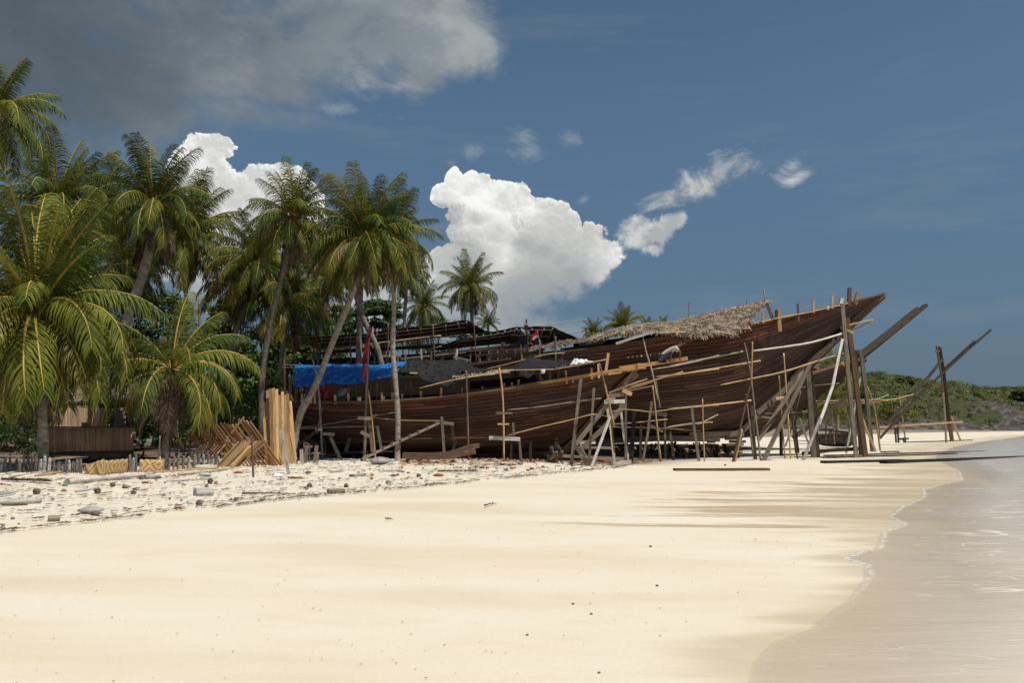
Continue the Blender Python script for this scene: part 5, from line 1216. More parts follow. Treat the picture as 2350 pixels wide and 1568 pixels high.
# ---------- tarpaulins ----------
patch('blue_tarpaulin', 'blue_tarp', [pl('A', [(292, 630), (370, 632), (450, 636), (560, 625), (650, 630), (800, 622), (900, 634), (990, 622), (1050, 610), (1155, 604)], 35.9),
      pl('A', [(284, 665), (370, 660), (450, 662), (560, 655), (650, 668), (800, 672), (900, 680), (990, 672), (1050, 655), (1110, 640)], 34.3),
      pl('A', [(275, 790), (300, 800), (400, 797), (500, 780), (568, 766), (700, 777), (800, 765), (860, 750), (960, 730), (1045, 716)], 33.75)], 90, 18, .08, 'bright blue plastic tarpaulin draped over the stern of the smaller ship', 'tarpaulin', seed=3, fold=.018)
patch('black_tarpaulin', 'black_tarp', [pl('A', [(1120, 625), (1160, 595), (1260, 594), (1300, 590), (1430, 596), (1570, 590), (1620, 630), (1680, 655), (1760, 665)], 35.8),
      pl('A', [(1095, 655), (1160, 655), (1260, 650), (1340, 655), (1430, 665), (1560, 660), (1640, 675), (1700, 682), (1760, 678)], 34.2),
      pl('A', [(1060, 690), (1130, 690), (1215, 705), (1300, 765), (1380, 778), (1450, 808), (1500, 778), (1620, 725), (1745, 692)], 33.5)], 80, 18, .12, 'wrinkled black tarpaulin next to the blue one', 'tarpaulin', seed=11, fold=.02)
patch('black_tarpaulin', 'black_tarp', [pl('B', [(0, 600), (30, 640), (100, 660), (180, 664)], 35.2), pl('B', [(0, 680), (60, 690), (120, 688), (180, 672)], 33.9)], 20, 6, .06, 'low flat corner of black tarpaulin between the wrinkled and the peaked ones', 'tarpaulin', seed=12)
patch('black_tarpaulin', 'black_tarp', [pl('B', [(380, 655), (430, 605), (490, 576), (540, 572), (600, 588), (680, 596), (760, 594), (830, 605)], 35.9), pl('B', [(370, 672), (440, 640), (500, 630), (560, 625), (620, 632), (690, 632), (760, 636), (825, 625)], 34.3),
      pl('B', [(365, 688), (440, 668), (500, 660), (570, 662), (640, 660), (700, 655), (760, 662), (822, 640)], 33.5)], 50, 14, .09, 'peaked black tarpaulin over the thatch beside the white plastic', 'tarpaulin', seed=21, fold=.02)
patch('black_tarpaulin', 'black_tarp', [pl('B', [(415, 680), (480, 676), (560, 680)], 33.4), pl('B', [(425, 690), (500, 735), (545, 700)], 33.3)], 14, 6, .05, 'torn black flap hanging under the peaked tarpaulin', 'tarpaulin', seed=23)
patch('plastic_sheet', 'white_cloth', [pl('B', [(842, 600), (870, 582), (930, 592), (1000, 606)], 34.2), pl('B', [(822, 632), (880, 622), (940, 612), (1005, 612)], 33.5)], 24, 8, .10, 'crumpled white plastic sheet on the edge of the near thatch', 'plastic sheet', seed=31)
b = MB(); q0 = pl('B', [(600, 680), (632, 680)], 32.9); b.tube(curve(q0, 4), [.075, .085, .085, .07], 10); b.build('plastic_jug', 'white_cloth', label='white plastic jug hanging below the edge of the near thatch', cat='jug')
# ---------- thatch ----------
def thatch(label, rows, n, ln, seed, root_at, back=None):
    rr = random.Random(seed); root = empty('thatch_shelter', root_at, label, 'thatch roof')
    rw = [curve(r, 60) for r in rows]
    b = MB()
    for j in range(len(rw) - 1):
        for i in range(59): b.quad(rw[j][i], rw[j][i + 1], rw[j + 1][i + 1], rw[j + 1][i], [(i, j), (i + 1, j), (i + 1, j + 1), (i, j + 1)], rr.random() * .4)
    b.build('roof_base', 'thatch', root)
    b = MB()
    for k in range(n):
        u = rr.random() ** .85 * (len(rw) - 1.001); v = rr.random() * 58.9; j = int(u); i = int(v); t = u - j; s = v - i
        if rr.random() > .12 + (rw[0][i] - rw[-1][i]).length / 2.2: continue
        p = rw[j][i].lerp(rw[j][i + 1], s).lerp(rw[j + 1][i].lerp(rw[j + 1][i + 1], s), t)
        dn = (rw[j][i] - rw[j + 1][i]).normalized(); al = (rw[j][i + 1] - rw[j][i]).normalized()
        up = Vector((0, -.5, .8)).normalized()
        d = (dn + al * rr.gauss(0, .7) + up * rr.uniform(-.05, .35) + Vector((0, -.2, -.25))).normalized()
        L_ = ln * rr.uniform(.5, 1.3) * min(1, .25 + (rw[0][i] - rw[-1][i]).length / 2.6); w = rr.uniform(.012, .035); x = d.cross(up).normalized() * w
        q = p + up * rr.uniform(.0, .09); m_ = q + d * L_ * .5; e = q + d * L_ + Vector((0, 0, -.25 * L_)); tn = rr.random() ** 1.2
        b.quad(q - x, q + x, m_ + x, m_ - x, tone=tn); b.quad(m_ - x, m_ + x, e + x * .3, e - x * .3, tone=tn)
    b.build('thatch_cover', 'thatch', root)
    return root
eave = pl('C', [(-560, 510), (-360, 462), (-250, 448), (0, 455), (130, 462), (240, 468), (380, 452), (470, 458), (560, 405)], [39.6, 39.5, 39.4, 39.4, 39.4, 39.5, 39.6, 39.7, 40.2])
mid = pl('C', [(-560, 500), (-360, 440), (-180, 410), (0, 412), (130, 405), (240, 395), (380, 380), (500, 360), (600, 330)], [40.3, 40.3, 40.3, 40.4, 40.5, 40.6, 40.7, 40.8, 41])
ridge = pl('C', [(-560, 492), (-360, 425), (-180, 392), (0, 378), (130, 350), (280, 318), (430, 280), (600, 245), (738, 220)], [41.5, 42, 42.6, 43, 43.3, 43.4, 43.5, 43.5, 43.6])
backe = [Vector((p.x, 2 * 43.6 - 40.4 + 0, p.z - (1.0 if i > 3 else .4))) for i, p in enumerate(ridge)]
thatch('long palm thatch roof over the foredeck of the big ship', [eave, mid, ridge], 8500, .38, 5, (8, 42, zg(8, 42)))
thatch('ragged palm thatch patch behind the small flag', [pl('B', [(510, 535), (560, 515), (640, 500), (720, 500), (800, 480), (900, 455), (1000, 440), (1100, 432)], 39.7), pl('B', [(510, 510), (560, 485), (640, 480), (720, 450), (800, 440), (900, 435), (1000, 425), (1100, 418)], 40.8)], 900, .3, 6, (2, 40, zg(2, 40)))
thatch('thin palm thatch fringe along the roof edge of the smaller ship', [pl('B', [(-60, 728), (60, 712), (200, 700), (400, 690), (560, 682), (700, 672), (860, 645), (1000, 622)], 33.7), pl('B', [(-60, 712), (60, 698), (200, 680), (400, 668), (560, 660), (700, 652), (860, 625), (1000, 608)], 34.6)], 900, .26, 8, (0, 34, zg(0, 34)))
thatch('tuft of palm thatch below the first black tarpaulin', [pl('A', [(1080, 710), (1130, 715), (1200, 712)], 33.9), pl('A', [(1085, 690), (1130, 690), (1200, 692)], 34.4)], 160, .35, 9, (-2.5, 34, zg(-2.5, 34)))
# ---------- flags ----------
def ribbon(name, mat, left, right, Y, label, cat, parent=None, seed=0):
    a = curve([P(*p, Y) for p in left], 26); c = curve([P(*p, Y) for p in right], 26); b = MB()
    for i in range(25):
        for j in range(4):
            def q(i, j): 
                p = a[i].lerp(c[i], j / 4); return p + Vector((0, .09 * math.sin(i * .7 + j * 1.3 + seed), 0))
            b.quad(q(i, j), q(i, j + 1), q(i + 1, j + 1), q(i + 1, j), tone=.5, smooth=True)
    return b.build(name, mat, parent, label, cat)
fp = G(*cv('A', [(820, 1340)])[0])
ribbon('banner', 'red_cloth', cv('A', [(905, 318), (868, 350), (850, 400), (822, 480), (808, 600), (803, 700), (805, 745)]), cv('A', [(880, 345), (876, 370), (858, 440), (850, 500), (835, 600), (825, 700), (812, 750)]), 31.9, 'tall narrow dark red cloth banner hanging on the stout grey pole', 'banner')
q = pl('B', [(572, 368), (588, 470), (592, 585)], 39.2); fr = empty('flag_on_pole', tuple(q[-1]), 'small red and white flag on a thin pole above the middle of the ships', 'flag')
b = MB(); b.tube(curve(q, 8), .028, 6); b.build('flag_pole', 'wood_grey', fr)
def cloth(name, mat, quad4, Y, parent, n=8):
    p = [P(a, c, Y) for a, c in cv('B', quad4)]; b = MB()
    for i in range(n):
        for j in range(4):
            f = lambda i, j: p[0].lerp(p[1], i / n).lerp(p[3].lerp(p[2], i / n), j / 4) + Vector((0, .05 * math.sin(i * 1.1 + j), 0))
            b.quad(f(i, j), f(i + 1, j), f(i + 1, j + 1), f(i, j + 1), tone=.5, smooth=True)
    b.build(name, mat, parent)
cloth('red_stripe', 'flag_red', [(517, 406), (567, 370), (570, 396), (528, 430)], 39.2, fr); cloth('white_stripe', 'flag_white', [(528, 430), (570, 396), (576, 418), (540, 443)], 39.2, fr)
# ---------- logs lying on the sand at right ----------
many([
 ('flat weathered plank lying alone on the dry sand in front of the big bow', [(50, 1438), (380, 1436), (718, 1438)], 17, 'wood_brown', {'Y': None}),
], 'C')
o = bpy.data.objects[-1] if 0 else None
def lying(label, crop, pts, w, mat, h=None, kind='beam', name='log', cat='log', group=None, up=.5, taper=1, jit=.06):
    """timber lying on the sand: every point on the ground below its picture point"""
    p = cv(crop, pts); k = CR[crop][2]; q = [G(*a) for a in p]; W = w * k * M(sum(a.y for a in q) / len(q))
    q = [Vector((a.x, a.y, zg(a.x, a.y) + W * up)) for a in q]; b = MB()
    if kind == 'beam': b.beam(q, W, h or W, side=(0, 1, 0), jit=jit, taper=taper)
    else:
        q = curve(q, max(6, len(q) * 3)) ; n = len(q); b.tube(q, [W / 2 * (1 + .1 * math.sin(i * 2.1 + W * 50)) * lerp(1, taper, i / n) for i in range(n)], 9, jit=.12)
    return b.build(name, mat, label=label, cat=cat, group=group)
for o in [o for o in col.objects if o.get('label', '').startswith('flat weathered plank lying alone')]: bpy.data.objects.remove(o)
lying('flat weathered plank lying alone on the dry sand in front of the big bow', 'C', [(50, 1446), (380, 1446), (718, 1444)], 17, 'wood_brown', h=.3)
lying('black wet beam at the water edge, left one', 'E', [(400, 1382), (1010, 1368)], 18, 'wet_wood', h=.3)
lying('black wet beam running out into the water past the right edge', 'E', [(858, 1384), (1400, 1364), (2060, 1338)], 20, 'wet_wood', h=.35)
lying('thin black beam behind the wet ones, nearer', 'E', [(410, 1342), (900, 1328), (1410, 1312)], 9, 'wet_wood', h=.3)
lying('thin black beam behind the wet ones, longest', 'E', [(420, 1328), (1000, 1310), (1650, 1293)], 8, 'wet_wood', h=.3)
lying('grey board lying loose right of the tall pillars', 'E', [(860, 1301), (962, 1298)], 11, 'wood_grey', h=.4)
lying('thin dark beam lying before the tower', 'E', [(1040, 1224), (1300, 1216), (1535, 1206)], 6, 'wet_wood', h=.3)
lying('dark drift timber at the foot of the stumpy posts', 'E', [(985, 1205), (1050, 1200)], 14, 'wood_dark')
lying('thin timber on the sand behind the pillars feet', 'E', [(180, 1335), (420, 1338)], 7, 'wood_dark', h=.2)
# woodpile platform beyond the pillars, and a small dark boat
c0 = pl('E', [(480, 1000)], 58)[0]; rp = empty('drying_platform', (c0.x, c0.y, zg(c0.x, c0.y)), 'raised platform stacked with thin orange boards beyond the tall pillars', 'platform')
for k in range(14): bm('board', rnd.choice(['wood_orange', 'wood_tan', 'wood_brown', 'bamboo']), rp, 'E', [(rnd.uniform(320, 420), 905 + (k % 4) * 6 + rnd.uniform(-3, 3)), (rnd.uniform(700, 900), 893 + (k % 4) * 6 + rnd.uniform(-3, 3))], 6, 57 + k * .25)
for x in (350, 420, 600, 640): bm('post', 'wood_grey', rp, 'E', [(x, 925), (x + 3, 1230)], 9, 58 + (x % 3))
bm('cross_beam', 'wood_brown', rp, 'E', [(310, 1000), (640, 925)], 16, 57.5); bm('cross_beam', 'wood_brown', rp, 'E', [(320, 1015), (800, 990)], 10, 58.5)
h4 = Hull([(1872, 1008, 1880, 1016, .5, 66, .7), (1890, 999, 1892, 1020, .9, 66, .9), (1925, 997, 1925, 1022, 1.0, 66, .9), (1950, 995, 1948, 1021, .7, 66, .6), (1968, 990, 1964, 1010, .1, 66, .1)])
r4 = empty('small_boat', (25, 66, zg(25, 66)), 'small dark wooden boat resting low beyond the tall pillars', 'boat')
make_hull(h4, 'boat', r4, 5, mat='boat_paint', seed=4, sheer_w=.06)
for k, (x, y) in enumerate(((402, 1092), (440, 1100), (520, 1118), (560, 1122))): bm('thwart', 'wood_pale', r4, 'E', [(x, y + 6), (x + 36, y + 9)], 6, 65.6)
many([('low dark rail by the small boat, %s' % w, p, 16, 'wood_dark', {'Y': 63}) for w, p in (('upper left', [(370, 1128), (480, 1128)]), ('upper right', [(455, 1132), (615, 1150)]), ('lower', [(380, 1205), (580, 1190)]), ('lowest', [(365, 1222), (480, 1228)]))], 'E', name='timber_rail', cat='rail')
many([('short dark post by the small boat, number %s from the left' % w, [(x, 1140), (x + 4, 1215)], 12, 'wood_dark', {'Y': 62.5}) for w, x in (('one', 452), ('two', 500), ('three', 560), ('four', 590))], 'E', name='short_post', cat='post')
# ---------- hut at the left ----------
hb = pl('L', [(580, 540)], 29)[0]; hut = empty('beach_hut', (hb.x, hb.y, zg(hb.x, hb.y)), 'raised bamboo walled hut with brown posts half hidden by drooping palm fronds', 'hut')
def panel(name, mat, parent, crop, quad4, Y, nx, tone=True, th=.03, tubes=False):
    p = pl(crop, quad4, Y); b = MB()
    for i in range(nx):
        a, c = p[0].lerp(p[1], i / nx), p[0].lerp(p[1], (i + .93) / nx); d, e = p[3].lerp(p[2], i / nx), p[3].lerp(p[2], (i + .93) / nx)
        if tubes:
            r = (c - a).length * .5; b.tube([(a + c) / 2 + Vector((0, 0, rnd.uniform(-.02, .02))), (d + e) / 2], r, 6, tone=rnd.random())
        else: b.beam([(a + c) / 2, (d + e) / 2], (c - a).length, th, side=(0, 1, 0))
    return b.build(name, mat, parent)
panel('wall_panel', 'bamboo_wall', hut, 'L', [(285, 360), (873, 358), (873, 512), (290, 520)], 29, 62, tubes=True)
bm('rail', 'wood_brown', hut, 'L', [(282, 358), (875, 357)], 6, 28.95)
bm('floor_beam', 'wood_brown', hut, 'L', [(290, 535), (872, 518)], 18, 29.1); bm('floor_beam', 'wood_brown', hut, 'L', [(292, 548), (872, 532)], 8, 28.9)
for k in range(8): bm('joist', 'wood_dark', hut, 'L', [(300 + k * 78, 533), (304 + k * 78, 528)], 12, [29.1, 32])
for x in (312, 590, 858): bm('stilt', 'wood_brown', hut, 'L', [(x, 520), (x, 590)], 22, 29.3, kind='tube')
for x in (585, 848): bm('post', 'bamboo_grey' if x == 585 else 'wood_brown', hut, 'L', [(x, 200), (x, 530)], 20, 29.6, kind='tube')
for x in (320, 590, 860): bm('post', 'wood_dark', hut, 'L', [(x, 215), (x, 530)], 16, 33, kind='tube')
bm('eave_beam', 'wood_brown', hut, 'L', [(290, 215), (860, 196)], 20, 29.5)
panel('back_wall', 'bamboo_wall', hut, 'L', [(300, 230), (700, 235), (700, 400), (300, 400)], 33, 40)
bm('shelf_board', 'wood_orange', hut, 'L', [(540, 345), (572, 345)], 34, 32)
fl = pl('L', [(290, 525), (872, 520)], 29.1); b = MB(); b.quad(fl[0], fl[1], fl[1] + Vector((0, 4, 0)), fl[0] + Vector((0, 4, 0)), tone=.4); b.build('floor', 'wood_dark', hut)
b = MB(); rr = random.Random(3)
ea = pl('L', [(255, 212), (910, 190)], 28.6); rg = [p + Vector((0, 2.6, .8)) for p in ea]; bk = [p + Vector((0, 5.2, 0)) for p in ea]
for (u, v) in ((ea, rg), (bk, rg)):
    b.quad(u[0], u[1], v[1], v[0], tone=.2)
    for k in range(1300):
        s, t = rr.random(), rr.random(); p = u[0].lerp(u[1], s).lerp(v[0].lerp(v[1], s), t); dn = (u[0] - v[0]).normalized(); d = (dn + Vector((rr.gauss(0, .3), 0, .08))).normalized()
        x = Vector((1, 0, 0)) * rr.uniform(.015, .035); q = p + Vector((0, -.02, .05)); e = q + d * rr.uniform(.25, .5) - Vector((0, 0, .05)); b.quad(q - x, q + x, e + x * .4, e - x * .4, tone=rr.random())
b.build('thatch_roof', 'thatch', hut)
# ---------- picket fence of weathered stakes ----------
def fence(label, xs, tops, bots, rope):
    p0 = G(*cv('L', [(xs[0], bots[0])])[0]); root = empty('stake_fence', (p0.x, p0.y, zg(p0.x, p0.y)), label, 'fence')
    for i, x in enumerate(xs):
        g = G(*cv('L', [(x, bots[i])])[0]); k = M(g.y) * .35114; h = (bots[i] - tops[i]) * k; w = rnd.uniform(17, 24) * k
        b = MB(); n = 7; l = rnd.uniform(-.05, .05) * h; rings = []
        for j, f in enumerate((-.15, .3, .7, .93, 1.0)):
            r_ = w / 2 * (1, 1.03, .98, .8, .32)[j] ; c = g + Vector((l * f + rnd.uniform(-.008, .008), 0, h * f))
            rings.append([c + Vector((math.cos(6.283 * q / n) * r_ * rnd.uniform(.85, 1.1), math.sin(6.283 * q / n) * r_ * .7, rnd.uniform(-.01, .01))) for q in range(n)])
        b.loft(rings, us=[0, .3 * h, .7 * h, .93 * h, h], per=.4, smooth=False); b.build('stake', rnd.choice(['driftwood', 'wood_grey', 'wood_grey']), root)
    b = MB()
    for dy in rope:
        q = [G(*cv('L', [(x, bots[i])])[0]) for i, x in enumerate(xs)]; q = [a + Vector((0, -.09, dy + .03 * math.sin(i * 1.7))) for i, a in enumerate(q)]
        b.tube(q, .010, 5)
    b.build('rope', 'rope', root)
fence('long low fence of pointed grey stakes tied with blue rope at far left', [-40, -15, 8, 32, 66, 103, 125, 153, 180, 207, 232, 262, 289, 318, 352, 383, 405, 429, 452, 477, 503, 528],
      [560, 562, 565, 562, 560, 565, 580, 535, 532, 532, 555, 570, 545, 560, 565, 585, 612, 560, 575, 585, 570, 568], [662, 661, 660, 660, 660, 658, 658, 656, 655, 655, 655, 655, 655, 656, 657, 658, 660, 660, 662, 662, 662, 662], (.28,))
fence('short clump of grey stakes between two woven mats', [848, 866, 888], [540, 560, 530], [656, 656, 652], (.3,))
fence('stake fence of mixed heights in front of the orange herringbone timbers', [1045, 1068, 1086, 1104, 1133, 1165, 1200, 1235, 1270, 1298, 1330, 1360, 1385, 1410, 1425],
      [555, 565, 535, 562, 553, 540, 545, 552, 540, 530, 532, 533, 540, 545, 545], [645, 645, 642, 642, 640, 636, 634, 630, 626, 622, 620, 618, 617, 616, 615], (.3, .5))
def mat_panel(label, quad4, u):
    p = [G(*cv('L', [quad4[3]])[0]), G(*cv('L', [quad4[2]])[0])]; k = .35114
    h = [(quad4[3][1] - quad4[0][1]) * k * M(p[0].y), (quad4[2][1] - quad4[1][1]) * k * M(p[1].y)]; L = (p[1] - p[0]).length
    n, m = 14, 5; b = MB(); g = []
    for j in range(m):
        for i in range(n):
            t = i / (n - 1); s = j / (m - 1); q = p[0].lerp(p[1], t) + Vector((0, .12 * s + .03 * math.sin(i * .9 + j), lerp(h[0], h[1], t) * s + .012 * math.sin(i * 2.3) * s - .03)); b.v.append(q)
    for j in range(m - 1):
        for i in range(n - 1):
            a = j * n + i; b.face((a, a + 1, a + n + 1, a + n), [(u + L * i / (n - 1), h[0] * j / (m - 1)), (u + L * (i + 1) / (n - 1), h[0] * j / (m - 1)), (u + L * (i + 1) / (n - 1), h[0] * (j + 1) / (m - 1)), (u + L * i / (n - 1), h[0] * (j + 1) / (m - 1))], .5, True)
    o = b.build('woven_mat', 'woven', label=label, cat='mat'); md = o.modifiers.new('t', 'SOLIDIFY'); md.thickness = .02
mat_panel('woven bamboo mat with large diamonds, left one standing by the fence', [(542, 602), (662, 562), (662, 672), (545, 668)], .1)
mat_panel('woven bamboo mat with small dense diamonds, middle and widest', [(664, 574), (842, 560), (836, 656), (668, 672)], 1.3)
mat_panel('woven bamboo mat with large diamonds, right of the stake clump', [(902, 566), (1062, 566), (1062, 652), (900, 658)], 2.7)
# ---------- stacked timber ----------
def plank3(name, label, cat, a, c, ya, yb, w, mat, group=None, th=.035, flat=(0, 1, 0)):
    p, q = P(*a, ya), P(*c, yb); 
    gz = zg(q.x, q.y); 
    b = MB(); b.beam([p, q], w, th, side=flat, jit=.02); return b.build(name, mat, label=label, cat=cat, group=group)
# upright leaning stack
tops = [(1733, 195), (1748, 118), (1768, 108), (1788, 104), (1808, 112), (1826, 150), (1846, 128), (1862, 150), (1880, 140), (1898, 190), (1728, 300), (1745, 290), (1850, 260), (1866, 275), (1885, 270)]
bots = [(1742, 602), (1762, 602), (1782, 604), (1802, 604), (1820, 604), (1838, 604), (1856, 602), (1876, 600), (1896, 598), (1935, 596), (1750, 604), (1862, 604), (1900, 600), (1918, 598), (1944, 596)]
for i, (a, c) in enumerate(zip(tops, bots)):
    pa, pc = cv('L', [a, c]); g = G(*pc); Yb = g.y - (.04 if i < 10 else .12) - .012 * (i % 3); Yt = Yb + .9 - (.0 if i < 10 else .1)
    w = (19 if i != 11 else 15) * .35114 * M(Yb) * rnd.uniform(.78, .98)
    p, q = P(*pa, Yt), g; q = Vector((q.x, Yb, zg(q.x, Yb)))
    b = MB(); b.beam([p, q], w, .03, side=(0, 1, 0), jit=.015)
    lb = 'fresh yellow sawn plank in the leaning upright stack beside the curved palm trunk'
    b.build('sawn_plank', ('wood_fresh', 'wood_tan', 'wood_fresh', 'wood_fresh', 'wood_tan')[i % 5], label='shorter sawn plank lying askew across the front of the upright stack' if i == 11 else lb, cat='plank', group=None if i == 11 else 'sawn planks leaning upright')
# herringbone drying stacks: boards leaning both ways on a ridge rail
hl = 'reddish orange board crossed with others in the long herringbone drying stack'
def hb_plank(a, c, Ya, Yb, w, mat='wood_orange', lb=hl, grp='boards in the herringbone drying stack'):
    pa, pc = cv('L', [a, c]); p, q = P(*pa, Ya), P(*pc, Yb); gz = zg(q.x, q.y)
    if q.z < gz: q.z = gz
    b = MB(); b.beam([p, q], w * .35114 * M(Ya), .03, side=(.75, .66, 0), jit=.02); b.build('sawn_board', mat, label=lb, cat='board', group=grp)
rr = random.Random(8)
for i in range(12):
    x = 1368 + i * 24; hb_plank((x, 335 + 8 * math.sin(i * 1.3) - (i > 7) * 22), (x + 205, 610), 27.6 + i * .0, 27.9, 19, rr.choice(['wood_orange', 'wood_tan', 'wood_orange']))
for i in range(17):
    x = 1410 + i * 9; hb_plank((x + 150 + i * 3, 455 - i * .5), (x, 618), 27.0 - .01 * i, 26.7 - .012 * i, 5.5, rr.choice(['wood_orange', 'wood_tan', 'wood_brown']))
for i in range(9): x = 1222 + i * 15; hb_plank((x, 398 - (i % 3) * 5), (x + 110, 560), 28.4, 28.2, 13)
for i in range(5): x = 1310 + i * 17; hb_plank((x, 385 - i * 8), (x + 110, 520), 28.1, 28.2, 16)
for i in range(8): x = 1250 + i * 22; hb_plank((x + 70, 470), (x - 20, 575), 27.6, 27.5, 11, rr.choice(['wood_orange', 'wood_tan']))
for i in range(7): x = 1070 + i * 24; hb_plank((x + (i % 2) * 40, 415 + (i * 37) % 60), (x + (60 if i % 2 else -10), 560), 28.6, 28.4, 12, rr.choice(['wood_orange', 'wood_brown']))
hb_plank((1632, 478), (1518, 614), 26.5, 26.2, 28, 'wood_fresh', 'widest pale orange board at the right end of the herringbone stack', None)
hb_plank((1126, 352), (1200, 500), 27.5, 27.6, 20, 'wood_orange', 'lone orange board standing tilted left of the herringbone stack', None)
hb_plank((1595, 295), (1512, 400), 27.3, 27.4, 16, 'wood_orange', 'highest orange board peeking out of the herringbone stack', None)
many([('ridge rail that carries the herringbone boards', [(1200, 478), (1450, 462), (1720, 452)], 9, 'wood_brown', {'Y': 27.4, 'kind': T}),
      ('thin straight pole standing in front of the herringbone stack', [(1416, 275), (1419, 580)], 9, 'bamboo_grey', {'kind': T}),
      ('brown stake standing in the sand in front of the herringbone stack', [(1645, 412), (1650, 550), (1656, 692)], 14, 'wood_brown', {'kind': T}),
      ('white topped square stake in the sand before the upright plank stack', [(1834, 376), (1888, 667)], 19, 'driftwood', {}),
      ('leaning grey stick in front of the bamboo hut wall', [(666, 378), (646, 560)], 9, 'wood_grey', {'kind': T}),
      ('leaning grey stake left of the herringbone stack, tied with a green line', [(1046, 414), (1030, 640)], 13, 'wood_grey', {'kind': T}),
      ('pale concrete post behind the lone tilted board', [(1145, 225), (1146, 420)], 36, 'concrete', {'Y': 30.5}),
      ('short blueish stake right of the upright plank stack', [(1970, 503), (1973, 598)], 20, 'driftwood', {}),
      ('short split stake right of the blueish one', [(2004, 488), (1996, 594)], 20, 'wood_grey', {}),
      ('tallest short stake right of the upright plank stack', [(2070, 478), (2056, 592)], 20, 'wood_grey', {}),
      ('smallest stake right of the upright plank stack', [(2078, 522), (2078, 590)], 10, 'driftwood', {}),
      ('thin stake behind the blueish one', [(2024, 468), (2022, 590)], 8, 'wood_grey', {}),
      ], 'L', name='stake', cat='stake')
pole('green line strung from the stake towards the hut', 'L', [(876, 442), (960, 444), (1046, 430)], 3, 'green_net', Y=26.5, kind=T, name='line', cat='line')
lying('yellow bamboo poles lying on the ground right of the hut', 'L', [(880, 520), (1010, 514)], 12, 'bamboo', name='bamboo_pole', cat='bamboo', kind=T)
# ---------- driftwood, husks and stones on the upper beach ----------
def log(label, pts, w, mat='driftwood', crop='L', taper=.8, name='driftwood_log', cat='log', lump=.12, n=10, group=None):
    p = cv(crop, pts); k = CR[crop][2]; q = [G(*a) for a in p]; W = w * k * M(q[0].y)
    q = [Vector((a.x, a.y, zg(a.x, a.y) + W * .38)) for a in q]; m = max(8, len(q) * 4); q = curve(q, m); b = MB()
    b.tube(q, [W / 2 * lerp(1, taper, i / m) * (1 + lump * math.sin(i * 1.9 + w)) * (1 if 0 < i < m - 1 else .86) for i in range(m)], n, jit=lump * .9)
    return b.build(name, mat, label=label, cat=cat, group=group)
log('long pale knotty driftwood log lying before the woven mats', [(440, 738), (560, 725), (700, 708), (850, 698), (1000, 675)], 46, taper=.55, lump=.16)
log('short pale driftwood piece against the right end of the long log', [(945, 700), (1045, 696)], 38)
log('grey log cut by the left picture edge', [(-80, 868), (120, 866), (265, 856)], 48, 'driftwood', lump=.05)
log('thin brown log in front of the cut grey log', [(10, 876), (180, 872)], 18, 'wood_brown')
log('pointed grey driftwood piece above the cut grey log', [(0, 808), (105, 790)], 26, taper=.4)
log('big round stump lying on its side in the pale sand', [(1272, 812), (1388, 808)], 66, 'driftwood', taper=.9, name='stump', cat='stump', lump=.03, n=14)
log('short cut stump piece nearest the left side of the beach', [(312, 976), (392, 974)], 46, 'wood_grey', taper=.9, name='stump', cat='stump', lump=.04, n=12)
log('dark cylindrical log piece below the plank stack near the tide line', [(2142, 790), (2250, 786)], 32, 'wood_grey', taper=.95, lump=.06)
log('grey log piece right of the coconut before the tilted stake', [(495, 790), (625, 768)], 22)
log('grey flat plank on the sand between the long log and the big stump', [(1092, 720), (1285, 706)], 16)
log('pale rounded stump end beside the flat grey plank', [(1310, 708), (1390, 700)], 22, 'driftwood', taper=.7, name='driftwood_lump', cat='driftwood')
for k, (lb, p, w, m_) in enumerate((('topmost grey bamboo lying before the mixed stakes', [(1150, 612), (1400, 604)], 14, 'bamboo_grey'), ('second grey bamboo lying before the mixed stakes', [(1170, 630), (1390, 618)], 14, 'driftwood'), ('stubby pale pole at the right of the lying bamboos', [(1275, 630), (1430, 624)], 18, 'driftwood'),
      ('longest yellow bamboo lying along the foot of the stakes', [(1010, 662), (1230, 648), (1425, 634)], 12, 'bamboo'), ('thick brown bamboo ending right of the stakes', [(1165, 676), (1350, 658), (1520, 636)], 16, 'bamboo_grey'), ('yellow bamboo lying at the foot of the left fence, upper', [(40, 672), (250, 636)], 12, 'bamboo_grey'), ('yellow bamboo lying at the foot of the left fence, middle', [(60, 690), (300, 655), (412, 640)], 13, 'bamboo_grey'), ('brown pole lying at the foot of the left fence, lower', [(230, 690), (440, 655)], 14, 'wood_tan'))):
    lying(lb, 'L', p, w, m_, kind=T, name='bamboo_pole', cat='bamboo', up=.5 + .3 * (k % 2))
def rock(label, crop, c, w, h, mat='stone', name='boulder', cat='rock', seed=0, group=None, sink=.15):
    (px, py), = cv(crop, [c]); k = CR[crop][2]; g = G(px, py + h * k / 2 * .8); W = w * k * M(g.y) / 2; Hh = h * k * M(g.y) / 2; b = MB(); n = 14; rings = []
    for i in range(0, 9):
        a = math.pi * (i + .3) / 8.6; ring = []
        for j in range(n):
            u = 6.283 * j / n; d = Vector((math.sin(a) * math.cos(u), math.sin(a) * math.sin(u), -math.cos(a))); f = 1 + (.22 if mat != 'white_cloth' else .6) * mn.noise(d * 1.3 + Vector((seed, 0, 0))) + .08 * mn.noise(d * 4 + Vector((seed, 3, 0)))
            ring.append(Vector((g.x + d.x * W * f, g.y + d.y * W * .8 * f, g.z + Hh * (1 - sink) + d.z * Hh * f)))
        rings.append(ring)
    b.loft(rings, per=1); return b.build(name, mat, label=label, cat=cat, group=group)
rock('smooth grey boulder at the edge of the shade left of the carved log', 'A', (940, 1365), 160, 58, seed=1)
rock('hollow grey coral stone lying near the front tide line', 'L', (595, 903), 150, 46, seed=4, name='coral_stone')
rock('small brown stone touching the hollow coral stone', 'L', (620, 925), 58, 26, 'coconut', seed=6, name='stone')
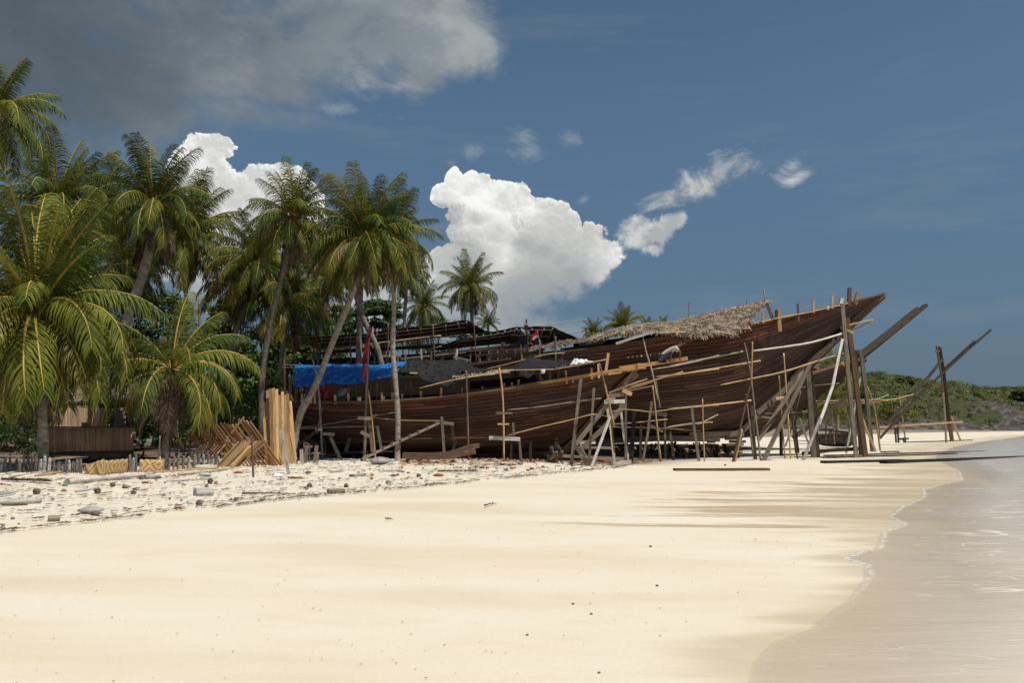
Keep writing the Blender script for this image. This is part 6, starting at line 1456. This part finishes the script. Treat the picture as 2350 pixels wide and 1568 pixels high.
rock('small square dark stone in the sand below the boulder', 'A', (1005, 1524), 44, 32, seed=7, name='stone')
rock('heap of crumpled white plastic by the white topped stake', 'L', (1815, 676), 70, 30, 'white_cloth', seed=9, name='plastic_heap', cat='rubbish')
rock('pale lump of driftwood by the thin bamboo before the herringbone stack', 'L', (1345, 668), 70, 18, 'driftwood', seed=10, name='driftwood_lump', cat='driftwood')
rock('scrap of green net under the left end of the long driftwood log', 'L', (425, 737), 40, 16, 'green_net', seed=14, name='net_scrap', cat='net')
nuts = [('coconut at the left below the stake fence', 240, 780, 50), ('coconut beside the grey log piece', 637, 777, 46), ('coconut with a blue speck of rubbish beside it', 873, 786, 36), ('round coconut nearest the tide line', 1302, 856, 42), ('coconut under the pale rounded stump end', 1375, 712, 38), ('half buried coconut above the middle coconuts', 738, 736, 36), ('coconut by an orange husk below the plank stack', 2023, 741, 34),
        ('small dark coconut right of the cylindrical log', 2262, 744, 30), ('coconut beside the long driftwood log', 925, 690, 36), ('coconut sitting half hidden behind the big stump', 1350, 744, 26)]
for i, (lb, x, y, w) in enumerate(nuts): rock(lb, 'L', (x, y), w, w * .86, 'coconut', 'coconut', 'coconut', 30 + i, 'coconuts on the sand')
husks = [('L', 2000, 756, 30, 16), ('L', 1160, 886, 48, 12), ('L', 948, 722, 48, 18), ('L', 822, 750, 52, 18), ('L', 418, 776, 40, 14), ('L', 1412, 722, 26, 12), ('L', 2015, 655, 40, 18), ('L', 1560, 655, 60, 18), ('L', 1110, 827, 16, 14),
         ('A', 720, 1478, 32, 24), ('A', 880, 1470, 26, 16), ('A', 878, 1498, 26, 18), ('A', 1045, 1474, 50, 20), ('A', 1075, 1470, 24, 18), ('A', 1235, 1473, 36, 26), ('A', 1256, 1497, 26, 14), ('A', 1385, 1472, 78, 24), ('A', 403, 1550, 40, 28), ('A', 681, 1556, 36, 28), ('A', 1157, 1454, 26, 16), ('A', 1270, 1418, 18, 12), ('A', 1555, 1415, 22, 14),
         ('B', 60, 1420, 36, 16), ('B', 105, 1412, 30, 16), ('B', 150, 1412, 50, 18), ('B', 190, 1416, 30, 18), ('B', 262, 1420, 20, 12), ('B', 332, 1430, 32, 16), ('B', 378, 1418, 34, 16), ('B', 402, 1413, 20, 14), ('B', 500, 1434, 24, 16), ('B', 530, 1422, 40, 20), ('B', 616, 1407, 26, 14), ('B', 836, 1403, 16, 12), ('C', 412, 1404, 18, 12), ('W', 210, 740, 12, 5)]
for i, (c, x, y, w, h) in enumerate(husks): rock('broken reddish brown coconut husk lying among the litter on the sand', c, (x, y), w, h, 'husk' if i % 3 else 'coconut', 'coconut_husk', 'husk', 60 + i, 'coconut husks scattered on the sand')
for lb, p, w in (('short driftwood piece in the litter left of the orange husks', [(735, 1488), (828, 1476)], 28), ('flat driftwood piece below the boulder', [(935, 1448), (1060, 1442), (1128, 1452)], 16), ('grey driftwood piece in the litter left of the boulder, far', [(565, 1455), (650, 1446)], 22), ('pale driftwood piece right of the carved log', [(1845, 1392), (1990, 1396)], 22)): log(lb, p, w, 'driftwood', 'A')
for lb, p, w in (('cut log piece below the bent pole, left', [(280, 1392), (410, 1396)], 22), ('cut log end right of the left log piece', [(412, 1392), (455, 1398)], 32), ('brown knotty timber piece at the bent pole foot', [(130, 1395), (245, 1388)], 22)): log(lb, p, w, 'driftwood', 'B')
# fallen branches and dry fronds
def twigs(label, crop, a, c, n, mat, seed, name='fallen_branch', cat='branch', spread=.35, r=.012):
    rr = random.Random(seed); p, q = G(*cv(crop, [a])[0]), G(*cv(crop, [c])[0]); b = MB(); L = (q - p).length
    for k in range(n):
        t = rr.uniform(0, .8); s = p.lerp(q, t); d = (q - p).normalized() * rr.uniform(.3, 1) + Vector((rr.gauss(0, spread), rr.gauss(0, spread), abs(rr.gauss(0, spread * .5))))
        e = s + d * L * rr.uniform(.1, .3); b.tube([s + Vector((0, 0, .03)), (s + e) / 2 + Vector((0, 0, .05)), Vector((e.x, e.y, max(e.z, zg(e.x, e.y) + .02)))], [r, r * .8, r * .4], 5)
    b.tube([p + Vector((0, 0, .05)), (p + q) / 2 + Vector((0, 0, .05)), q + Vector((0, 0, .02))], [r * 3.5, r * 2, r], 6); return b.build(name, mat, label=label, cat=cat)
twigs('dry branch with a thick brown butt lying near the tide line', 'L', (1582, 806), (1930, 802), 26, 'wood_brown', 1, r=.007)
twigs('tangled brown root mass at the foot of the white topped stake', 'L', (1880, 700), (1990, 702), 60, 'husk', 2, spread=.6, r=.006, name='root_tangle', cat='roots')
twigs('dry grey palm frond lying in the litter below the carved log', 'A', (1380, 1452), (1722, 1450), 70, 'frond_dead', 3, r=.007, name='dry_frond', cat='palm frond')
twigs('dry brown palm frond heap below the left fence', 'L', (10, 712), (330, 720), 190, 'frond_dead', 4, spread=.2, r=.009, name='dry_frond', cat='palm frond')
twigs('orange dry twig near the bottom of the left litter', 'L', (-20, 745), (80, 750), 8, 'husk', 5, r=.006)
twigs('short dark stick lying alone in the middle of the smooth sand', 'D', (1112, 1166), (1140, 1158), 3, 'wood_brown', 6, r=.005)
twigs('brown seaweed tuft lying alone on the smooth sand', 'D', (884, 1197), (904, 1196), 8, 'litter', 7, r=.004, name='seaweed_tuft', cat='seaweed')
# carved log that curves up at its right end
p = [G(*cv('A', [a])[0]) for a in ((1110, 1345), (1330, 1352), (1530, 1350))]
cl_ = empty('carved_log', tuple(p[1]), 'long carved brown keel log curving up at its right end, lying before the hull', 'carved timber')
b = MB(); k = .30072 * M(31)
q = [P(*a, 31.0) for a in cv('A', [(1115, 1322), (1300, 1330), (1480, 1325), (1590, 1300), (1668, 1285)])]; q2 = [P(*a, 31.5) for a in cv('A', [(1120, 1318), (1440, 1310), (1600, 1262), (1698, 1245)])]
b.beam(curve(q, 12), 46 * k, .30, side=(0, 1, 0), jit=.03); b.build('near_side', 'wood_brown', cl_)
b = MB(); b.beam(curve(q2, 12), 34 * k, .22, side=(0, 1, 0), jit=.03); b.build('far_side', 'wood_brown', cl_)
b = MB(); b.beam([q[0] + Vector((.1, .25, -.05)), q[-2] + Vector((0, .25, -.05))], .22, .3, side=(0, 1, 0)); b.build('bottom', 'wood_brown', cl_)
# wood chip heaps catching light beneath the hull
rr = random.Random(77); b = MB()
for k in range(900):
    c_, x, y = rr.choice([('B', (450, 640), (1345, 1375)), ('B', (820, 1200), (1370, 1395)), ('A', (1100, 1950), (1352, 1375)), ('B', (60, 420), (1360, 1400)), ('A', (1080, 1500), (1360, 1400))]); g = G(*cv(c_, [(rr.uniform(*x), rr.uniform(*y))])[0])
    s = rr.uniform(.04, .13); a = rr.random() * 3.14; d = Vector((math.cos(a), math.sin(a), rr.uniform(-.2, .3))) * s; e = Vector((-math.sin(a), math.cos(a), rr.uniform(-.2, .2))) * s * .35; z = Vector((0, 0, .02 + rr.random() * .05))
    b.quad(g - d - e + z, g + d - e + z, g + d + e + z, g - d + e + z, tone=rr.random(), mi=rr.choice([0, 1]))
b.build('wood_chips', ['husk', 'wood_tan'], label='reddish wood chips strewn along the foot of the smaller hull', cat='wood chips', kind='stuff')
# beach litter, thick along the tide lines
def litter():
    rr = random.Random(4); b = MB(); n = 0
    lines = [12.95, 13.05, 13.6, 13.2, 14.6, 16.3, 18.8, 22]
    while n < 3600:
        Y = rr.uniform(7, 38); L = rr.choice(lines) + rr.gauss(0, .07) + .5 * math.sin(Y * .7) * 0 + .45 * mn.noise(Vector((Y * .35, 0, 3))) + .12 * mn.noise(Vector((Y * 2.1, 0, 9))) if rr.random() < .40 else rr.uniform(13.6, 30)
        x = float(np.interp(Y, ysm, xsm2)) - L
        if abs(x) > Y * .66: continue
        if mn.noise(Vector((x * .5, Y * 1.3, 0))) < -.12 and rr.random() < .85: continue
        z = zg(x, Y); s = rr.uniform(.012, .065) * (1.6 if rr.random() < .1 else 1); a = rr.gauss(0, .5); d = Vector((math.cos(a), math.sin(a), rr.uniform(-.1, .25))) * s; e = Vector((-math.sin(a), math.cos(a), 0)) * s * rr.uniform(.10, .3); q = Vector((x, Y, z + .03 + rr.random() * .015)); u = Vector((0, 0, s * .18))
        b.quad(q - d - e, q + d - e, q + d + e + u, q - d + e + u, tone=rr.random()); b.quad(q - d + e + u, q + d + e + u, q + d + e * 2, q - d + e * 2, tone=rr.random()); n += 1
    for L0, cnt, wd in ((12.85, 1300, .04), (13.5, 600, .05), (15.4, 600, .08), (17.6, 500, .12)):
        for k in range(cnt):
            Y = 7 * (40 / 7) ** rr.random()
            if mn.noise(Vector((Y * .55, L0, 5))) < -.18: continue
            x = float(np.interp(Y, ysm, xsm2)) - L0 - rr.gauss(0, wd) - .35 * mn.noise(Vector((Y * .3, L0, 3))) - .10 * mn.noise(Vector((Y * 2.4, L0, 9)))
            if abs(x) > Y * .66: continue
            s = rr.uniform(.015, .055); a = rr.gauss(math.radians(50), .5); d = Vector((math.cos(a), math.sin(a), rr.uniform(-.05, .2))) * s; e = Vector((-math.sin(a), math.cos(a), 0)) * s * rr.uniform(.10, .25); q = Vector((x, Y, zg(x, Y) + .03 + rr.random() * .02)); u = Vector((0, 0, s * .2))
            b.quad(q - d - e, q + d - e, q + d + e + u, q - d + e + u, tone=rr.random() * .6)
    for k in range(700):
        Y = 5.5 * (40 / 5.5) ** rr.random(); x = rr.uniform(-.62, .62) * Y
        dd = float(np.interp(Y, ysm, xsm2)) - x
        if dd < .8 or dd > 14: continue
        s = rr.uniform(.004, .012); a = rr.gauss(0, .7); d = Vector((math.cos(a), math.sin(a), .1)) * s; e = Vector((-math.sin(a), math.cos(a), 0)) * s * .22; q = Vector((x, Y, zg(x, Y) + .008)); u = Vector((0, 0, s * .3))
        b.quad(q - d - e, q + d - e, q + d + e + u, q - d + e + u, tone=rr.random())
    b.build('beach_litter', 'litter', label='brown seaweed, twigs and bark bits strewn along the tide lines', cat='litter', kind='stuff')
    b = MB()
    for k in range(700):
        Y = rr.uniform(8, 36); x = float(np.interp(Y, ysm, xsm2)) - rr.uniform(13.4, 28)
        if abs(x) > Y * .66: continue
        s = rr.uniform(.012, .04); coco(b, Vector((x, Y, zg(x, Y) + s * .5 + .01)), s, 5, .7, 0, .5)
    b.build('coral_rubble', 'stone', label='pale broken coral and shell bits on the upper beach', cat='coral rubble', kind='stuff')
litter()
for lb, x, y in (('small brown bit of husk on the smooth sand, upper of the close pair', 1315, 1387), ('small brown bit of husk on the smooth sand, lower of the close pair', 1357, 1410), ('pale scrap on the sand left of the bottom middle', 1210, 1458), ('brown scrap on the sand at the very bottom', 1375, 1545), ('brown pebble highest of the scattered ones on the smooth sand', 1493, 1255), ('brown pebble right of the middle of the smooth sand', 1508, 1345)):
    rock(lb, 'D', (x, y), 7, 4, 'coconut', 'husk_scrap', 'husk', int(x), sink=0)
# ---------- utility pole ----------
up = pl('S', [(1519, 470), (1524, 600), (1530, 760)], 60); rt = empty('utility_pole', (up[-1].x, 60, zg(up[-1].x, 60)), 'thin pale utility pole with small crossarms seen between the palms', 'utility pole')
b = MB(); b.tube([up[0], up[1], up[2], Vector((up[2].x, 60, .7))], [.10, .12, .14, .17], 8); b.build('pole', 'wood_grey', rt)
for y in (476, 526): bm('crossarm', 'wood_grey', rt, 'S', [(1478, y + 4), (1522, y)], 5, 60)
b = MB()
for (a, c) in (((1520, 480), (1800, 510)), ((1520, 530), (1780, 640)), ((1480, 528), (700, 500)), ((1520, 495), (1900, 560))): 
    q = [P(*cv('S', [a])[0], 60), P(*cv('S', [((a[0] + c[0]) / 2, (a[1] + c[1]) / 2 + 8)])[0], 61), P(*cv('S', [c])[0], 62)]; b.tube(curve(q, 8), .012, 4)
b.build('wire', 'wood_dark', rt)
# ---------- people ----------
def skinmesh(name, chains, mat, parent, sub=1):
    """one smooth surface grown along connected joints; chains: {'joint': (pos, r)}, edges"""
    J, E_ = chains; names = list(J); me = bpy.data.meshes.new(name)
    me.from_pydata([J[n][0] for n in names], [(names.index(a), names.index(c)) for a, c in E_], []); o = bpy.data.objects.new(name, me); col.objects.link(o)
    md = o.modifiers.new('s', 'SKIN'); lay = me.skin_vertices[0].data if me.skin_vertices else None
    if lay is None: me.skin_vertices_add() if hasattr(me, 'skin_vertices_add') else None
    return o
def body(name, J, E_, mat, parent, org, sub=1, root='pelvis'):
    import bmesh
    names = list(J); bmh = bmesh.new(); ly = bmh.verts.layers.skin.verify(); vs = {}
    for n in names:
        v = bmh.verts.new(J[n][0]); r = J[n][1]; v[ly].radius = (r, r) if not isinstance(r, tuple) else r; v[ly].use_root = (n == root); vs[n] = v
    for a, c in E_: bmh.edges.new((vs[a], vs[c]))
    me = bpy.data.meshes.new(name); bmh.to_mesh(me); bmh.free(); o = bpy.data.objects.new(name, me); col.objects.link(o)
    o.modifiers.new('s', 'SKIN'); m2 = o.modifiers.new('u', 'SUBSURF'); m2.levels = sub; m2.render_levels = sub
    dg = bpy.context.evaluated_depsgraph_get(); dg.update(); nm_ = bpy.data.meshes.new_from_object(o.evaluated_get(dg)); bpy.data.objects.remove(o)
    nm_.name = name; nm_.materials.clear(); nm_.materials.append(MATS[mat])
    for p in nm_.polygons: p.use_smooth = True
    ob = bpy.data.objects.new(name, nm_); col.objects.link(ob); ob.parent = parent; return ob
def person(label, at, yaw, pose, s=1.0, shirt='shirt_white', pants='trousers', cap=None, short=True):
    root = empty('person', at, label, 'person'); root.rotation_euler = (0, 0, yaw); root.scale = (s, s, s)
    J = {k: (Vector(v), r) for k, (v, r) in pose.items()}
    E_ = [('pelvis', 'waist'), ('waist', 'chest'), ('chest', 'neck'), ('neck', 'jaw'), ('jaw', 'head'), ('head', 'crown')]
    for sd_ in 'LR': E_ += [('chest', 'sh' + sd_), ('sh' + sd_, 'el' + sd_), ('el' + sd_, 'wr' + sd_), ('wr' + sd_, 'palm' + sd_), ('pelvis', 'hip' + sd_), ('hip' + sd_, 'kn' + sd_), ('kn' + sd_, 'an' + sd_), ('an' + sd_, 'toe' + sd_)]
    for sd_ in 'LR':
        pw, pp = J['wr' + sd_][0], J['palm' + sd_][0]; d = (pp - pw).normalized(); sx = d.orthogonal().normalized()
        for i in range(5):
            a = J['palm' + sd_][0] if i < 4 else pw.lerp(pp, .4); off = sx * (.028 * (i - 1.5) if i < 4 else -.035); fl = (.07, .08, .075, .058, .055)[i]
            J['f%d%s' % (i, sd_)] = (a + off + d * (.012 if i < 4 else .01), .009); J['g%d%s' % (i, sd_)] = (a + off * 1.2 + (d + Vector((0, 0, -.25))).normalized() * fl, .008)
            E_ += [('palm' + sd_ if i < 4 else 'wr' + sd_, 'f%d%s' % (i, sd_)), ('f%d%s' % (i, sd_), 'g%d%s' % (i, sd_))]
    body('body', J, E_, 'skin', root, at)
    g = lambda ks, f, add=0: {k: (J[k][0], (J[k][1] * f + add)) for k in ks}
    T_ = g(['pelvis', 'waist', 'chest', 'shL', 'shR'], 1.12, .018); 
    for sd_ in 'LR': T_['el' + sd_] = (J['sh' + sd_][0].lerp(J['el' + sd_][0], .75), J['el' + sd_][1] * 1.2 + .018)
    T_['neck'] = (J['chest'][0].lerp(J['neck'][0], .6), J['neck'][1] * 1.15)
    if shirt: body('shirt', T_, [('pelvis', 'waist'), ('waist', 'chest'), ('chest', 'neck'), ('chest', 'shL'), ('chest', 'shR'), ('shL', 'elL'), ('shR', 'elR')], shirt, root, at)
    Q = g(['pelvis', 'hipL', 'hipR', 'knL', 'knR'], 1.12, .02); ed = [('pelvis', 'hipL'), ('pelvis', 'hipR'), ('hipL', 'knL'), ('hipR', 'knR')]
    for sd_ in 'LR': Q['an' + sd_] = (J['kn' + sd_][0].lerp(J['an' + sd_][0], .2 if short else .9), J['an' + sd_][1] * 1.3 + .03); ed.append(('kn' + sd_, 'an' + sd_))
    body('trousers', Q, ed, pants, root, at)
    hd, cr_ = J['head'][0], J['crown'][0]; upv = (cr_ - J['jaw'][0]).normalized()
    fw = Vector(pose.get('_f', ((1, 0, 0), 0))[0]) if '_f' in pose else Vector((1, 0, 0)); fw = (fw - upv * fw.dot(upv)).normalized(); sdv = upv.cross(fw)
    # hair cap, nose, ears, eyes, mouth
    b = MB(); n = 12; rings = []
    for i in range(6):
        a = math.pi * .5 * i / 5; rr_ = .098 * math.cos(a) + .004; rings.append([hd + upv * (.02 + .105 * math.sin(a)) - fw * .014 + (fw * math.cos(6.283 * j / n) + sdv * math.sin(6.283 * j / n)) * rr_ - upv * (.035 if math.cos(6.283 * j / n) < -.2 and i == 0 else 0) for j in range(n)])
    b.v = []; b.loft(rings, per=1); o = b.build('hair' if not cap else 'cap', cap or 'hair', None, origin=(0, 0, 0)); o.parent = root
    def dot(nm__, p, r, mat):
        b = MB(); coco(b, Vector(p), r, 6, 1, 0, 0); o = b.build(nm__, mat, None, origin=(0, 0, 0)); o.parent = root
    dot('nose', hd + fw * .100 - upv * .01, .016, 'skin')
    for sg in (-1, 1): dot('eye', hd + fw * .086 + sdv * .034 * sg + upv * .015, .012, 'hair'); dot('ear', hd + sdv * .088 * sg - upv * .005, .020, 'skin')
    dot('mouth', hd + fw * .088 - upv * .052, .013, 'husk')
    return root
def pose(**o):
    b = dict(pelvis=((0, 0, .93), .13), waist=((0, 0, 1.08), .115), chest=((0, 0, 1.32), .135), neck=((0, 0, 1.47), .055), jaw=((.02, 0, 1.53), .062), head=((.02, 0, 1.62), .088), crown=((.01, 0, 1.70), .062))
    for s_, k in (('L', 1), ('R', -1)):
        b.update({'sh' + s_: ((0, .18 * k, 1.40), .062), 'el' + s_: ((-.02, .24 * k, 1.12), .042), 'wr' + s_: ((.04, .25 * k, .87), .028), 'palm' + s_: ((.06, .25 * k, .79), .034), 'hip' + s_: ((0, .09 * k, .88), .092), 'kn' + s_: ((.02, .10 * k, .50), .058), 'an' + s_: ((-.02, .10 * k, .09), .038), 'toe' + s_: ((.16, .11 * k, .03), .03)})
    b.update(o); return b
def sit(lean=.25, knee=.42, arm=(.45, .5)):
    """seated on something, facing +X"""
    d = dict(pelvis=((0, 0, .12), .13), waist=((lean * .25, 0, .28), .115), chest=((lean * .8, 0, .50), .135), neck=((lean * 1.15, 0, .64), .055), jaw=((lean * 1.35 + .02, 0, .70), .062), head=((lean * 1.5 + .03, 0, .78), .088), crown=((lean * 1.6 + .02, 0, .86), .062))
    for s_, k in (('L', 1), ('R', -1)):
        d.update({'sh' + s_: ((lean * .9, .18 * k, .57), .062), 'el' + s_: ((lean + .15, .22 * k, .34), .042), 'wr' + s_: ((arm[0], .16 * k, arm[1] - .1), .028), 'palm' + s_: ((arm[0] + .07, .15 * k, arm[1] - .13), .034), 'hip' + s_: ((.02, .10 * k, .11), .092), 'kn' + s_: ((.42, .14 * k, knee), .058), 'an' + s_: ((.34, .12 * k, knee - .40), .038), 'toe' + s_: ((.50, .13 * k, knee - .46), .03)})
    return d
def put_person(label, crop, feet, Y, yaw, ps, zoff=0, **k):
    q = pl(crop, [feet], Y)[0]; q.z += zoff; return person(label, tuple(q), yaw, ps, **k)
cr_ = sit(.62, .38, (.72, .12))
cr_['_f'] = ((.6, 0, -.8), 0)
def strip(p): return {k: v for k, v in p.items() if k != '_f'}
for lb, cp, ft, Y, yaw, ps, kw in (
    ('man in a pale shirt crouching forward on the end of the orange head timber', 'B', (1518, 602), 35.1, -.1, strip(cr_), dict(shirt='shirt_white', pants='trousers')),
    ('person with a grey hood sitting on the small platform left of the flag', 'B', (460, 462), 39.6, -.6, sit(.12, .36, (.3, .35)), dict(shirt='shirt_grey', pants='trousers', cap='shirt_grey')),
    ('person in red with a white cap working under the blue tarpaulin', 'A', (545, 918), 34.5, -2.0, sit(.3, .4, (.4, .4)), dict(shirt='shirt_red', pants='shirt_red', cap='white_cloth')),
    ('person in a white shirt bending with back turned under the blue tarpaulin', 'A', (630, 918), 34.5, 1.2, sit(.35, .4, (.45, .3)), dict(shirt='shirt_white', pants='trousers_tan')),
    ('person sitting in the shade under the bow of the smaller ship', 'B', (690, 1368), 34.0, -.9, sit(.15, .40, (.35, .4)), dict(shirt='trousers', pants='trousers_tan'))):
    put_person(lb, cp, ft, Y, yaw, ps, **kw)
w = pose(); w.update({'knL': ((.14, .1, .5), .058), 'anL': ((.16, .1, .09), .038), 'toeL': ((.32, .1, .03), .03), 'knR': ((-.02, -.1, .5), .058), 'anR': ((-.24, -.1, .12), .038), 'toeR': ((-.10, -.1, .03), .03)})
put_person('distant walker at the foot of the headland, left one in a darker shirt', 'E', (1704, 1146), 255, -1.2, w, shirt='shirt_grey', pants='trousers_tan')
put_person('distant walker at the foot of the headland, right one in a pale shirt', 'E', (1719, 1145), 255, -1.4, pose(), shirt='shirt_white', pants='trousers')
# tidy
for o in bpy.data.objects:
    if '_org' in o.keys(): del o['_org']
beach.name = 'beach_sand'; water.name = 'sea_water'
